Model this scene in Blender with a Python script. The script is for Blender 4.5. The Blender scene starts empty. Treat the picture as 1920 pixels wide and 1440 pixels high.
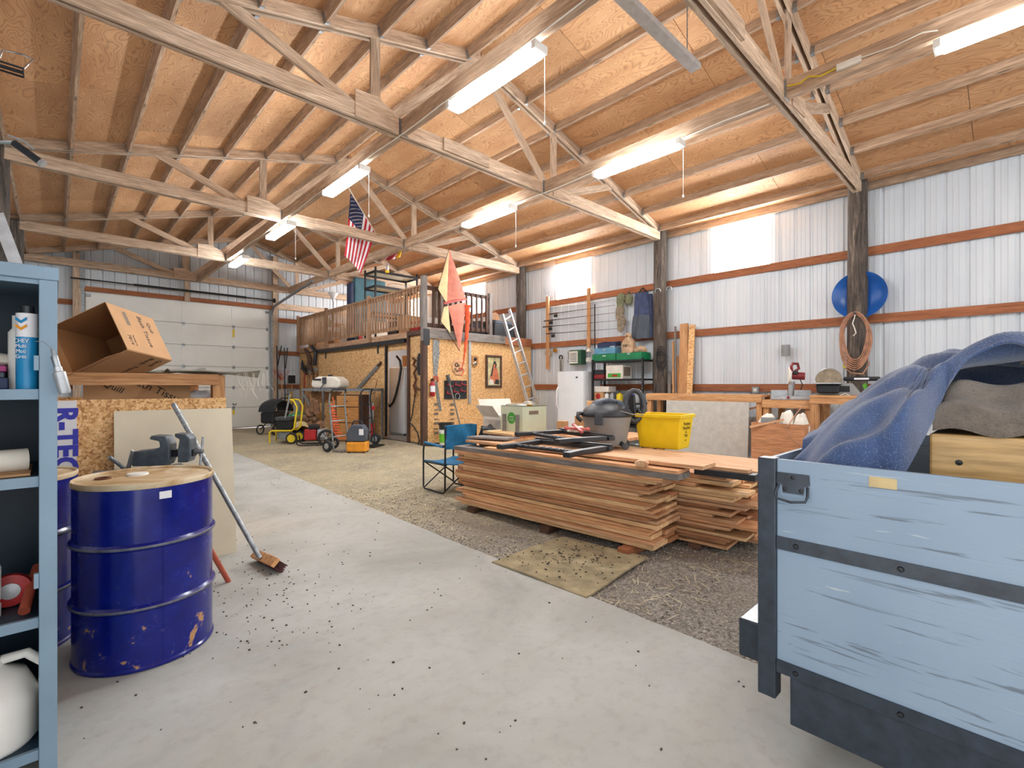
import bpy, math, random
from mathutils import Vector, Matrix, Euler
random.seed(7)
SC = bpy.context.scene
COL = SC.collection
PI = math.pi
# ---------------------------------------------------------------- camera, world, exposure
CAM_H = 1.35
YAW = 0.759
FPX = 905.0
cam_d = bpy.data.cameras.new('camera'); cam = bpy.data.objects.new('camera', cam_d); COL.objects.link(cam)
cam.location = (0, 0, CAM_H); cam.rotation_euler = (PI / 2, 0, -YAW)
cam_d.sensor_width = 36; cam_d.lens = FPX / 1920 * 36; cam_d.shift_y = 2 / 1920
cam_d.clip_start = 0.05; cam_d.clip_end = 200
SC.camera = cam
world = bpy.data.worlds.new('sky'); SC.world = world; world.use_nodes = True
bgn = world.node_tree.nodes['Background']
bgn.inputs[0].default_value = (0.97, 0.985, 1.0, 1); bgn.inputs[1].default_value = 1.75
SC.view_settings.view_transform = 'Standard'; SC.view_settings.look = 'None'
SC.view_settings.exposure = 0.62; SC.view_settings.gamma = 1; SC.view_settings.use_curve_mapping = False
TUBE_POWER = 56.0
PANE_POWER = 32.0

# ---------------------------------------------------------------- helpers
_c, _s = math.cos(YAW), math.sin(YAW)
def at(px, py, X=None, Y=None, Z=None):
    """sight line of a photo pixel met with a real plane of the barn (a wall, a truss line, a table top)"""
    u = (px - 960) / FPX; w = -(py - 722) / FPX
    d = Vector((u * _c + _s, _c - u * _s, w))
    if X is not None: k = X / d.x
    elif Y is not None: k = Y / d.y
    else: k = (Z - CAM_H) / d.z
    return Vector((0, 0, CAM_H)) + d * k
def lin(c):
    return tuple(((x / 255) / 12.92 if x / 255 <= .04045 else ((x / 255 + .055) / 1.055) ** 2.4) for x in c)

class MB:
    def __init__(s): s.v = []; s.f = []
    def add(s, vs, fs, M=None):
        o = len(s.v)
        s.v += [tuple(M @ Vector(p)) for p in vs] if M else [tuple(p) for p in vs]
        s.f += [tuple(i + o for i in f) for f in fs]
        return s
    def box(s, c, sz, rot=None, M=None):
        x, y, z = sz[0] / 2, sz[1] / 2, sz[2] / 2
        vs = [Vector(p) for p in ((-x, -y, -z), (x, -y, -z), (x, y, -z), (-x, y, -z), (-x, -y, z), (x, -y, z), (x, y, z), (-x, y, z))]
        if rot: R = Euler(rot).to_matrix(); vs = [R @ v for v in vs]
        c = Vector(c)
        return s.add([v + c for v in vs], [(3, 2, 1, 0), (4, 5, 6, 7), (0, 1, 5, 4), (1, 2, 6, 5), (2, 3, 7, 6), (3, 0, 4, 7)], M)
    def b2(s, a, b, M=None):
        return s.box([(a[i] + b[i]) / 2 for i in range(3)], [abs(b[i] - a[i]) for i in range(3)], None, M)
    def bar(s, p0, p1, w, h, up=(0, 0, 1)):
        p0, p1 = Vector(p0), Vector(p1); d = (p1 - p0).normalized(); up = Vector(up)
        if abs(d.dot(up)) > .99: up = Vector((1, 0, 0))
        sd = d.cross(up).normalized(); u = sd.cross(d)
        q = [p + sd * a * w / 2 + u * b * h / 2 for p in (p0, p1) for a, b in ((-1, -1), (1, -1), (1, 1), (-1, 1))]
        return s.add(q, [(0, 1, 2, 3), (7, 6, 5, 4), (0, 4, 5, 1), (1, 5, 6, 2), (2, 6, 7, 3), (3, 7, 4, 0)])
    def tube(s, pts, r, n=8, closed=False):
        pts = [Vector(p) for p in pts]; rs = r if isinstance(r, (list, tuple)) else [r] * len(pts)
        N = len(pts); vs = []; prev = None
        for i, p in enumerate(pts):
            if closed: t = pts[(i + 1) % N] - pts[i - 1]
            else: t = pts[min(i + 1, N - 1)] - pts[max(i - 1, 0)]
            t.normalize()
            if prev is None:
                a = Vector((0, 0, 1)) if abs(t.z) < .9 else Vector((1, 0, 0)); prev = t.cross(a).normalized()
            else:
                prev = (prev - t * prev.dot(t)).normalized()
            b = t.cross(prev)
            vs += [p + (prev * math.cos(2 * PI * k / n) + b * math.sin(2 * PI * k / n)) * rs[i] for k in range(n)]
        fs = []
        for i in range(N if closed else N - 1):
            j = (i + 1) % N
            for k in range(n): l = (k + 1) % n; fs.append((i * n + k, i * n + l, j * n + l, j * n + k))
        if not closed: fs += [tuple(range(n))[::-1], tuple((N - 1) * n + k for k in range(n))]
        return s.add(vs, fs)
    def cyl(s, p0, p1, r0, r1=None, n=16):
        return s.tube([p0, p1], [r0, r0 if r1 is None else r1], n)
    def lathe(s, prof, n=24, c=(0, 0, 0), ax='z', M=None):
        vs = []; c = Vector(c)
        for r, z in prof:
            for k in range(n):
                a = 2 * PI * k / n; x, y = r * math.cos(a), r * math.sin(a)
                vs.append(c + Vector({'z': (x, y, z), 'x': (z, x, y), 'y': (y, z, x)}[ax]))
        fs = [(i * n + k, i * n + (k + 1) % n, (i + 1) * n + (k + 1) % n, (i + 1) * n + k) for i in range(len(prof) - 1) for k in range(n)]
        if prof[0][0] > 1e-6: fs.append(tuple(range(n))[::-1])
        if prof[-1][0] > 1e-6: fs.append(tuple((len(prof) - 1) * n + k for k in range(n)))
        return s.add(vs, fs, M)
    def prism(s, poly, z0, z1, M=None):
        n = len(poly)
        vs = [(x, y, z0) for x, y in poly] + [(x, y, z1) for x, y in poly]
        fs = [tuple(range(n))[::-1], tuple(range(n, 2 * n))] + [(i, (i + 1) % n, n + (i + 1) % n, n + i) for i in range(n)]
        return s.add(vs, fs, M)
    def sheet(s, fn, nu, nv, th=0):
        vs = [Vector(fn(i / nu, j / nv)) for j in range(nv + 1) for i in range(nu + 1)]
        w = nu + 1
        fs = [(j * w + i, j * w + i + 1, (j + 1) * w + i + 1, (j + 1) * w + i) for j in range(nv) for i in range(nu)]
        if th:
            nrm = [Vector() for _ in vs]
            for f in fs:
                k = (vs[f[1]] - vs[f[0]]).cross(vs[f[3]] - vs[f[0]])
                for i in f: nrm[i] += k
            m = len(vs); vs2 = [v - q.normalized() * th for v, q in zip(vs, nrm)]
            rim = [i for i in range(w)] + [j * w + nu for j in range(1, nv + 1)] + [nv * w + i for i in range(nu - 1, -1, -1)] + [j * w for j in range(nv - 1, 0, -1)]
            fs = fs + [tuple(i + m for i in f)[::-1] for f in fs] + [(rim[k], rim[k] + m, rim[(k + 1) % len(rim)] + m, rim[(k + 1) % len(rim)]) for k in range(len(rim))]
            vs = vs + vs2
        return s.add(vs, fs)
    def sph(s, c, r, n=12, M=None):
        if not isinstance(r, (tuple, list)): r = (r, r, r)
        prof = [(math.sin(PI * i / (n // 2)), -math.cos(PI * i / (n // 2))) for i in range(n // 2 + 1)]
        T = Matrix.Translation(c) @ Matrix.Diagonal((*r, 1))
        return s.lathe([(max(a, 1e-4), b) for a, b in prof], n, M=(M @ T if M else T))
    def mesh(s, name, mat, smooth=None):
        me = bpy.data.meshes.new(name); me.from_pydata(s.v, [], s.f); me.update()
        if mat is not None: me.materials.append(MATS[mat] if isinstance(mat, str) else mat)
        if smooth:
            me.polygons.foreach_set('use_smooth', [True] * len(me.polygons))
            me.set_sharp_from_angle(angle=math.radians(smooth if smooth > 1 else 40))
        return me
    def build(s, name, mat, parent=None, smooth=None, bevel=0, loc=None, rot=None):
        o = bpy.data.objects.new(name, s.mesh(name, mat, smooth)); COL.objects.link(o)
        if parent is not None: o.parent = parent
        if loc is not None: o.location = loc
        if rot is not None: o.rotation_euler = rot
        if bevel:
            m = o.modifiers.new('bevel', 'BEVEL'); m.width = bevel; m.segments = 2; m.limit_method = 'ANGLE'
        return o

def tag(o, label=None, cat=None, group=None, kind=None):
    if label: o['label'] = label
    if cat: o['category'] = cat
    if group: o['group'] = group
    if kind: o['kind'] = kind
    return o
def thing(name, label, cat, loc=(0, 0, 0), rz=0, group=None, kind=None, rot=None):
    o = bpy.data.objects.new(name, None); COL.objects.link(o); o.empty_display_size = .1
    o.location = loc; o.rotation_euler = rot or (0, 0, rz)
    return tag(o, label, cat, group, kind)
def struct(name, label=None, loc=(0, 0, 0)):
    return thing(name, label, None, loc, kind='structure')
def dup(o, loc=None, rz=None, label=None, parent=None):
    c = o.copy(); COL.objects.link(c)
    if parent is not None: c.parent = parent
    if loc is not None: c.location = loc
    if rz is not None: c.rotation_euler = (0, 0, rz)
    if label: c['label'] = label
    for ch in list(o.children): dup(ch, parent=c)
    return c
def plank(name, p0, p1, w, h, mat, parent=None, up=(0, 0, 1), base=None):
    """a board from p0 to p1; its grain runs along its own X"""
    p0, p1 = Vector(p0), Vector(p1); d = p1 - p0; L = d.length; d.normalize(); up = Vector(up)
    if abs(d.dot(up)) > .99: up = Vector((1, 0, 0))
    y = up.cross(d).normalized(); z = d.cross(y)
    o = MB().box((0, 0, 0), (L, w, h)).build(name, mat, parent)
    M = Matrix((d, y, z)).transposed().to_4x4(); M.translation = (p0 + p1) / 2 - (Vector(base) if base is not None else Vector())
    o.matrix_local = M
    return o
def lettering(s, size, mat, parent, loc, rot, name='lettering', align='CENTER', ext=.0006, sx=1.0, bold=0):
    cu = bpy.data.curves.new(name, 'FONT'); cu.body = s; cu.size = size; cu.offset = bold; cu.extrude = ext; cu.align_x = align; cu.align_y = 'CENTER'
    cu.resolution_u = 3
    tmp = bpy.data.objects.new('tmp', cu); COL.objects.link(tmp)
    me = bpy.data.meshes.new_from_object(tmp.evaluated_get(bpy.context.evaluated_depsgraph_get())); bpy.data.objects.remove(tmp); bpy.data.curves.remove(cu)
    me.materials.clear(); me.materials.append(MATS[mat]); o = bpy.data.objects.new(name, me); COL.objects.link(o)
    o.parent = parent; o.location = loc; o.rotation_euler = rot; o.scale = (sx, 1, 1)
    return o
def arc(c, r, a0, a1, n, ax='z', z=0):
    out = []
    for i in range(n + 1):
        a = a0 + (a1 - a0) * i / n; u, v = r * math.cos(a), r * math.sin(a)
        out.append(Vector(c) + Vector({'z': (u, v, z), 'x': (z, u, v), 'y': (u, z, v)}[ax]))
    return out

# ---------------------------------------------------------------- materials
MATS = {}
class NT:
    def __init__(s, name):
        s.m = bpy.data.materials.new(name); s.m.use_nodes = True; s.t = s.m.node_tree; s.n = s.t.nodes; s.l = s.t.links
        s.b = s.n['Principled BSDF']; MATS[name] = s.m
        s.tc = s.n.new('ShaderNodeTexCoord')
    def N(s, typ, **kw):
        o = s.n.new('ShaderNode' + typ)
        for k, v in kw.items():
            if hasattr(o, k) and not k.startswith('i_'): setattr(o, k, v)
            else: o.inputs[k[2:] if k.startswith('i_') else k].default_value = v
        return o
    def coord(s, scale=(1, 1, 1), src='Object', rot=(0, 0, 0)):
        mp = s.N('Mapping'); mp.inputs['Scale'].default_value = scale; mp.inputs['Rotation'].default_value = rot
        s.l.new(s.tc.outputs[src], mp.inputs['Vector']); return mp.outputs[0]
    def noise(s, vec, scale, detail=4, rough=.55, dist=0):
        o = s.N('TexNoise'); o.inputs['Scale'].default_value = scale; o.inputs['Detail'].default_value = detail
        o.inputs['Roughness'].default_value = rough; o.inputs['Distortion'].default_value = dist
        s.l.new(vec, o.inputs['Vector']); return o.outputs['Fac']
    def voro(s, vec, scale, feature='F1', rnd=1):
        o = s.N('TexVoronoi'); o.feature = feature; o.inputs['Scale'].default_value = scale; o.inputs['Randomness'].default_value = rnd
        s.l.new(vec, o.inputs['Vector']); return o
    def ramp(s, fac, stops):
        o = s.N('ValToRGB'); e = o.color_ramp.elements
        while len(e) < len(stops): e.new(.5)
        for q, (p, c) in zip(e, stops): q.position = p; q.color = (*lin(c), 1) if not isinstance(c, (float, int)) else (c, c, c, 1)
        s.l.new(fac, o.inputs[0]); return o.outputs[0]
    def mix(s, fac, a, b, mode='MIX'):
        o = s.N('MixRGB'); o.blend_type = mode
        for i, q in enumerate((fac, a, b)):
            if hasattr(q, 'links'): s.l.new(q, o.inputs[i])
            elif isinstance(q, (int, float)): o.inputs[i].default_value = q if i == 0 else (q, q, q, 1)
            else: o.inputs[i].default_value = (*lin(q), 1)
        return o.outputs[0]
    def rand(s, lo=.8, hi=1.15):
        oi = s.N('ObjectInfo'); mr = s.N('MapRange'); mr.inputs[3].default_value = lo; mr.inputs[4].default_value = hi
        s.l.new(oi.outputs['Random'], mr.inputs[0]); return mr.outputs[0]
    def done(s, col, rough=.6, metal=0, bump=None, bstr=.3, bdist=.01, spec=None, coat=0, sheen=0):
        if hasattr(col, 'links'): s.l.new(col, s.b.inputs['Base Color'])
        else: s.b.inputs['Base Color'].default_value = (*lin(col), 1)
        if hasattr(rough, 'links'): s.l.new(rough, s.b.inputs['Roughness'])
        else: s.b.inputs['Roughness'].default_value = rough
        s.b.inputs['Metallic'].default_value = metal
        if spec is not None: s.b.inputs['Specular IOR Level'].default_value = spec
        if coat: s.b.inputs['Coat Weight'].default_value = coat; s.b.inputs['Coat Roughness'].default_value = .12
        if sheen: s.b.inputs['Sheen Weight'].default_value = sheen
        if bump is not None:
            bp = s.N('Bump'); bp.inputs['Strength'].default_value = bstr; bp.inputs['Distance'].default_value = bdist
            s.l.new(bump, bp.inputs['Height']); s.l.new(bp.outputs[0], s.b.inputs['Normal'])
        return s.m

def plain(name, col, rough=.55, metal=0, var=.12, scale=6, bstr=0, sheen=0, coat=0, rnd=0):
    t = NT(name); n = t.noise(t.coord(), scale, 5, .6)
    d = tuple(max(0, x * (1 - var)) for x in col); h = tuple(min(255, x * (1 + var * .6)) for x in col)
    c = t.ramp(n, [(.3, d), (.7, h)])
    if rnd: c = t.mix(1, c, t.rand(1 - rnd, 1 + rnd), 'MULTIPLY')
    return t.done(c, rough, metal, n if bstr else None, bstr, .01, coat=coat, sheen=sheen)
def wood(name, dark, light, gs=(.6, 9, 9), rnd=(.82, 1.14), knots=True, rough=.75, bstr=.25, wave=0):
    t = NT(name); v = t.coord(gs)
    oi = t.N('ObjectInfo'); ad = t.N('VectorMath'); ad.operation = 'MULTIPLY_ADD'
    ml = t.N('VectorMath'); ml.operation = 'SCALE'; t.l.new(oi.outputs['Random'], ml.inputs['Scale']); ml.inputs[0].default_value = (37, 91, 53)
    a2 = t.N('VectorMath'); a2.operation = 'ADD'; t.l.new(v, a2.inputs[0]); t.l.new(ml.outputs[0], a2.inputs[1]); v = a2.outputs[0]
    n = t.noise(v, 2.2, 6, .65, .6); n2 = t.noise(v, 9, 3, .6)
    c = t.ramp(n, [(.28, dark), (.5, tuple((a + b) / 2 for a, b in zip(dark, light))), (.72, light)])
    c = t.mix(t.ramp(n2, [(.35, .55), (.6, 0.0)]), c, tuple(x * .72 for x in dark))
    if knots:
        k = t.voro(t.coord((gs[0] * 2.4, gs[1] * .9, gs[2] * .9)), 1.0)
        c = t.mix(t.ramp(k.outputs['Distance'], [(.06, .7), (.13, 0.0)]), c, tuple(x * .45 for x in dark))
    c = t.mix(1, c, t.rand(*rnd), 'MULTIPLY')
    return t.done(c, rough, 0, n2, bstr, .004)
def metal(name, col, rough=.35, var=.15): return plain(name, col, rough, .9, var, 12)

# building timber
wood('truss_wood', (172, 144, 118), (232, 210, 186))
wood('purlin_wood', (156, 126, 100), (220, 192, 164))
wood('girt_wood', (142, 82, 50), (186, 120, 78), rnd=(.85, 1.1))
wood('fir', (186, 128, 78), (228, 180, 130))
wood('lumber', (198, 138, 92), (240, 190, 142), rnd=(.74, 1.2))
wood('lumber_dark', (156, 102, 64), (206, 148, 104), rnd=(.8, 1.15))
wood('lumber_tan', (208, 162, 112), (240, 204, 156), rnd=(.85, 1.12))
wood('lumber_pale', (196, 142, 98), (232, 194, 156), rnd=(.9, 1.1))
wood('dark_timber', (62, 42, 34), (112, 78, 60), rnd=(.9, 1.1))
wood('grey_wood', (110, 104, 100), (160, 152, 146), rnd=(.9, 1.1))
wood('rail_wood', (150, 112, 84), (206, 170, 136))
wood('box_plywood', (186, 124, 82), (218, 158, 114), (8, .6, 8), rnd=(.95, 1.05))
wood('maple', (196, 152, 88), (226, 188, 130), (5, .5, 5), (.97, 1.03), knots=False, rough=.4)
wood('drawer_wood', (176, 120, 62), (200, 148, 88), rnd=(.97, 1.03), knots=False)
def plywood(name, a, b, line):
    t = NT(name); v = t.coord((.9, 2.6, 1))
    oi = t.N('ObjectInfo'); ml = t.N('VectorMath'); ml.operation = 'SCALE'; t.l.new(oi.outputs['Random'], ml.inputs['Scale']); ml.inputs[0].default_value = (41, 77, 0)
    a2 = t.N('VectorMath'); a2.operation = 'ADD'; t.l.new(v, a2.inputs[0]); t.l.new(ml.outputs[0], a2.inputs[1]); v = a2.outputs[0]
    n = t.noise(v, 1.3, 2, .5, .5)
    w = t.N('Math'); w.operation = 'MULTIPLY'; w.inputs[1].default_value = 26; t.l.new(n, w.inputs[0])
    f = t.N('Math'); f.operation = 'FRACT'; t.l.new(w.outputs[0], f.inputs[0])
    c = t.ramp(t.noise(v, 1.1, 3), [(.3, a), (.7, b)])
    c = t.mix(t.ramp(f.outputs[0], [(.0, .75), (.22, .18), (.55, .0), (1.0, .25)]), c, line)
    k = t.voro(t.coord((1.3, 2.2, 1)), 1.1)
    c = t.mix(t.ramp(k.outputs['Distance'], [(.03, .8), (.075, 0.0)]), c, (86, 48, 26))
    c = t.mix(1, c, t.rand(.84, 1.14), 'MULTIPLY')
    t.done(c, .7, 0, f.outputs[0], .08, .002)
plywood('roof_plywood', (198, 148, 104), (224, 178, 132), (150, 102, 66))
def osb(name, tint=1.0):
    t = NT(name)
    v = t.coord((1, 1, 1)); dn = t.N('TexNoise'); dn.inputs['Scale'].default_value = 22; t.l.new(v, dn.inputs['Vector'])
    sub = t.N('VectorMath'); sub.operation = 'MULTIPLY_ADD'; sub.inputs[1].default_value = (.03, .03, .03); t.l.new(dn.outputs['Color'], sub.inputs[0]); t.l.new(v, sub.inputs[2])
    col = None
    stops = [(0, (150, 104, 58)), (.25, (192, 146, 92)), (.5, (214, 172, 118)), (.75, (228, 192, 142)), (1, (180, 128, 76))]
    stops = [(p, tuple(x * tint for x in q)) for p, q in stops]
    for i, (sc, rt) in enumerate((((75, 75, 17), .45), ((70, 70, 18), -.9), ((66, 66, 16), 1.5))):
        mp = t.N('Mapping'); mp.vector_type = 'TEXTURE'; mp.inputs['Scale'].default_value = tuple(1 / q for q in sc); mp.inputs['Rotation'].default_value = (rt, rt, 0); t.l.new(sub.outputs[0], mp.inputs[0])
        k = t.voro(mp.outputs[0], 1.0); g = t.N('SeparateColor'); t.l.new(k.outputs['Color'], g.inputs[0])
        c = t.ramp(g.outputs[0], stops)
        col = c if col is None else t.mix(t.ramp(g.outputs[1], [(.45, 0.0), (.55, 1.0)]), col, c)
    t.done(col, .7, 0, dn.outputs['Fac'], .25, .006)
osb('osb', 1.0)
osb('osb_pale', 1.08)
t = NT('log_bark'); v = t.coord((7, 7, .8)); n = t.noise(v, 3, 6, .7, .4)
t.done(t.mix(1, t.ramp(n, [(.32, (42, 38, 36)), (.55, (92, 82, 74)), (.75, (150, 138, 124))]), t.rand(.8, 1.15), 'MULTIPLY'), .85, 0, n, .9, .03)
# metal cladding, concrete, ground
t = NT('white_cladding'); n = t.noise(t.coord((1, 1, .3)), 2, 3)
t.done(t.ramp(n, [(.3, (197, 204, 211)), (.7, (211, 217, 222))]), .42, 0)
plain('door_white', (230, 231, 226), .45, 0, .02, 2)
t = NT('concrete'); v = t.coord(); n = t.noise(v, 1.1, 5, .6, .5); n2 = t.noise(v, 14, 6, .7); n3 = t.noise(t.coord((1, 4, 1), rot=(0, 0, .5)), 1.4, 5, .65, 1.2)
c = t.ramp(n, [(.3, (150, 151, 145)), (.5, (168, 169, 164)), (.72, (181, 183, 179))])
c = t.mix(t.ramp(n3, [(.33, .22), (.5, 0.0)]), c, (166, 156, 140))
c = t.mix(t.ramp(n2, [(.3, .35), (.5, 0.0)]), c, (138, 132, 124))
t.done(c, .8, 0, n2, .12, .004)
t = NT('gravel_ground'); v = t.coord(); n = t.noise(v, 1.1, 4, .6, .3); n2 = t.noise(v, 60, 4, .75); k = t.voro(v, 75)
sep = t.N('SeparateXYZ'); t.l.new(t.tc.outputs['Object'], sep.inputs[0])
far = t.N('MapRange'); far.inputs[1].default_value = 2.6; far.inputs[2].default_value = 5.4; t.l.new(sep.outputs[1], far.inputs[0])
straw = t.ramp(t.noise(t.coord((26, 70, 1), rot=(0, 0, .7)), 1.2, 5, .7, .8), [(.3, (134, 124, 104)), (.55, (190, 179, 150)), (.75, (220, 211, 186))])
st = t.ramp(n2, [(.3, (84, 79, 72)), (.5, (136, 129, 120)), (.72, (184, 177, 168))])
mk = t.N('Math'); mk.operation = 'MULTIPLY'; t.l.new(far.outputs[0], mk.inputs[0]); t.l.new(t.ramp(n, [(.34, 0.35), (.6, 1.0)]), mk.inputs[1])
c = t.mix(mk.outputs[0], st, straw)
t.done(c, .95, 0, k.outputs['Distance'], .7, .012)
t = NT('gravel_stone'); n = t.noise(t.coord(), 38, 2)
t.done(t.ramp(n, [(.3, (84, 79, 73)), (.5, (140, 133, 124)), (.7, (190, 183, 173))]), .9)
t = NT('straw'); n = t.noise(t.coord(), 9, 2)
t.done(t.ramp(n, [(.3, (150, 138, 106)), (.7, (216, 206, 176))]), .9)
plain('crumb', (62, 55, 48), .9, 0, .4, 40)
plain('mat_fibre', (150, 137, 108), .98, 0, .22, 7, .6)
# paints
plain('cabinet_blue', (120, 146, 166), .45, 0, .07, 3)
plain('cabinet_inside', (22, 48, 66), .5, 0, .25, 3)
t = NT('drum_blue'); v = t.coord(); n = t.noise(v, 7, 6, .65, .4); n2 = t.noise(v, 40, 3, .7)
sep = t.N('SeparateXYZ'); t.l.new(t.tc.outputs['Object'], sep.inputs[0])
lo = t.N('MapRange'); lo.inputs[1].default_value = .55; lo.inputs[2].default_value = .0; lo.inputs[3].default_value = 0; lo.inputs[4].default_value = .10; t.l.new(sep.outputs[2], lo.inputs[0])
ad = t.N('Math'); ad.operation = 'ADD'; t.l.new(n, ad.inputs[0]); t.l.new(lo.outputs[0], ad.inputs[1])
chip = t.ramp(ad.outputs[0], [(.70, 0.0), (.71, 1.0)])
scuff = t.ramp(n2, [(.64, 0.0), (.76, .25)])
c = t.mix(scuff, t.ramp(n, [(.3, (6, 16, 100)), (.7, (12, 28, 132))]), (96, 104, 130))
c = t.mix(chip, c, (178, 136, 92))
t.done(c, t.ramp(n, [(.3, .16), (.7, .32)]), 0, None, coat=.2, spec=.4)
t = NT('drum_lid'); n = t.noise(t.coord(), 3.4, 6, .65, .8)
t.done(t.ramp(n, [(.32, (120, 88, 52)), (.46, (178, 148, 104)), (.6, (206, 190, 160))]), .55, 0, n, .1, .004)
plain('drum_band', (104, 106, 118), .4, .3, .25, 20)
t = NT('trailer_paint'); v = t.coord((1.2, 1.2, 22)); n = t.noise(v, 1.6, 6, .62, .5)
c = t.ramp(t.noise(t.coord(), 1.6, 3), [(.3, (124, 144, 163)), (.7, (140, 158, 176))])
c = t.mix(t.ramp(n, [(.36, .85), (.405, 0.0)]), c, (92, 102, 112)); c = t.mix(t.ramp(n, [(.655, 0.0), (.68, .6)]), c, (196, 196, 190))
t.done(c, .5, 0, n, .25, .004)
plain('frame_black', (44, 53, 64), .32, .0, .22, 20, .1)
plain('black_steel', (30, 32, 36), .4, .2, .2, 20)
plain('black_plastic', (36, 39, 44), .45, 0, .15, 10)
plain('dark_grey_plastic', (62, 66, 72), .5, 0, .12, 10)
plain('grey_plastic', (138, 140, 140), .55, 0, .06, 6)
plain('rubber', (42, 42, 44), .85, 0, .2, 20)
plain('white_enamel', (224, 228, 232), .3, 0, .02, 3)
plain('off_white', (226, 222, 210), .6, 0, .05, 6)
plain('white_plastic', (230, 230, 226), .45, 0, .03, 6)
plain('yellow_plastic', (240, 204, 24), .4, 0, .05, 4)
plain('yellow_paint', (226, 198, 40), .45, 0, .1, 10)
plain('orange_paint', (226, 150, 40), .45, 0, .1, 8)
plain('red_paint', (170, 32, 34), .4, 0, .12, 8)
plain('rose_paint', (196, 96, 92), .5, 0, .12, 10)
plain('maroon_paint', (132, 36, 42), .4, 0, .1, 8)
plain('coil_orange', (232, 104, 62), .5, 0, .08, 8)
plain('pipe_red', (176, 84, 62), .6, 0, .12, 8)
plain('green_paint', (18, 118, 74), .4, 0, .1, 8)
plain('dark_green', (34, 80, 56), .5, 0, .15, 8)
plain('label_green', (62, 150, 52), .6, 0, .03, 8)
plain('sage', (196, 202, 176), .7, 0, .03, 8)
plain('lime', (108, 196, 54), .5, 0, .05, 8)
plain('sled_blue', (22, 88, 170), .3, 0, .12, 3)
plain('cooler_blue', (92, 146, 178), .5, 0, .15, 6)
plain('navy', (34, 48, 84), .6, 0, .15, 8)
plain('grease_blue', (30, 136, 190), .4, 0, .04, 6)
plain('print_blue', (58, 60, 178), .7, 0, .12, 40)
plain('print_black', (34, 32, 30), .7, 0, .1, 30)
plain('print_grey', (120, 104, 90), .8, 0, .1, 30)
plain('teal_canvas', (26, 106, 150), .85, 0, .2, 9, .15)
plain('teal_foam', (74, 114, 128), .85, 0, .12, 5)
plain('khaki', (142, 128, 108), .9, 0, .2, 12, .2)
plain('olive', (116, 118, 92), .9, 0, .3, 22, .2)
plain('overall_blue', (66, 76, 108), .9, 0, .2, 8, .2)
plain('tan_canvas', (196, 174, 128), .9, 0, .12, 6, .2)
plain('paper_sack', (182, 152, 122), .85, 0, .12, 9, .2)
plain('silver_paint', (176, 180, 184), .4, .5, .1, 12)
plain('galvanised', (150, 156, 160), .42, .75, .2, 26)
plain('aluminium', (196, 200, 204), .38, .7, .08, 14)
plain('saw_steel', (140, 142, 142), .45, .6, .3, 20)
plain('rust', (104, 68, 48), .8, .3, .35, 22, .3)
plain('brass', (170, 132, 60), .4, .8, .15, 14)
plain('vise_grey', (92, 102, 110), .45, .3, .2, 14, .1)
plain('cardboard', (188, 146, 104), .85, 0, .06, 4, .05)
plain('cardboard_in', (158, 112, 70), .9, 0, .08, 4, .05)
plain('card_white', (214, 208, 198), .8, 0, .05, 5)
plain('paper_white', (226, 226, 230), .8, 0, .03, 5)
plain('hardboard', (214, 204, 180), .6, 0, .05, 2)
plain('foam_sheet', (190, 186, 178), .85, 0, .07, 9, .1)
plain('bristle', (92, 56, 58), .95, 0, .4, 60, .8)
plain('feed_bag', (142, 142, 132), .8, 0, .15, 10, .2)
plain('wire_white', (226, 222, 210), .6, 0, .03, 6)
plain('cord_tan', (176, 128, 100), .6, 0, .2, 8)
plain('hose_black', (40, 44, 48), .6, 0, .15, 12)
plain('kite_red', (214, 132, 112), .8, 0, .12, 6)
plain('kite_cream', (226, 196, 148), .8, 0, .08, 6)
plain('kite_orange', (226, 96, 56), .8, 0, .1, 8)
plain('flag_red', (190, 38, 54), .85, 0, .1, 6)
plain('flag_white', (232, 232, 236), .85, 0, .04, 6)
plain('flag_blue', (36, 46, 84), .85, 0, .1, 6)
plain('flag_yellow', (236, 196, 40), .85, 0, .08, 6)
plain('magenta', (150, 48, 110), .6, 0, .1, 8)
plain('purple', (84, 62, 150), .6, 0, .1, 8)
plain('leather', (150, 104, 62), .6, 0, .2, 10, .1)
plain('firewood', (128, 96, 72), .9, 0, .35, 12, .5, rnd=.2)
plain('slate', (74, 82, 94), .7, 0, .1, 6)
plain('teal_bike', (110, 150, 140), .35, .2, .1, 8)
plain('chrome', (190, 192, 194), .18, .95, .1, 12)
plain('picture_ground', (196, 186, 140), .8, 0, .3, 9)
plain('picture_skin', (206, 120, 84), .8, 0, .15, 14)
plain('picture_dark', (52, 50, 50), .8, 0, .3, 14)
t = NT('moving_blanket'); v = t.coord(); n = t.noise(v, 5, 5, .6); n2 = t.noise(v, 190, 3, .8)
c = t.ramp(n, [(.3, (44, 66, 108)), (.7, (74, 100, 146))]); c = t.mix(t.ramp(n2, [(.55, 0.0), (.68, .55)]), c, (150, 166, 190))
t.done(c, .95, 0, n2, .6, .006, sheen=.5)
t = NT('grey_blanket'); v = t.coord(); n = t.noise(v, 9, 5, .6); n2 = t.noise(v, 120, 4, .8)
c = t.ramp(n, [(.3, (104, 94, 84)), (.7, (150, 136, 120))]); c = t.mix(t.ramp(n2, [(.36, .6), (.48, 0.0)]), c, (70, 64, 60))
t.done(c, .97, 0, n2, .9, .01, sheen=.4)
t = NT('tube_light'); t.b.inputs['Emission Color'].default_value = (.93, .97, 1, 1); t.b.inputs['Emission Strength'].default_value = TUBE_POWER; t.done((255, 255, 255), .5)
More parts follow.
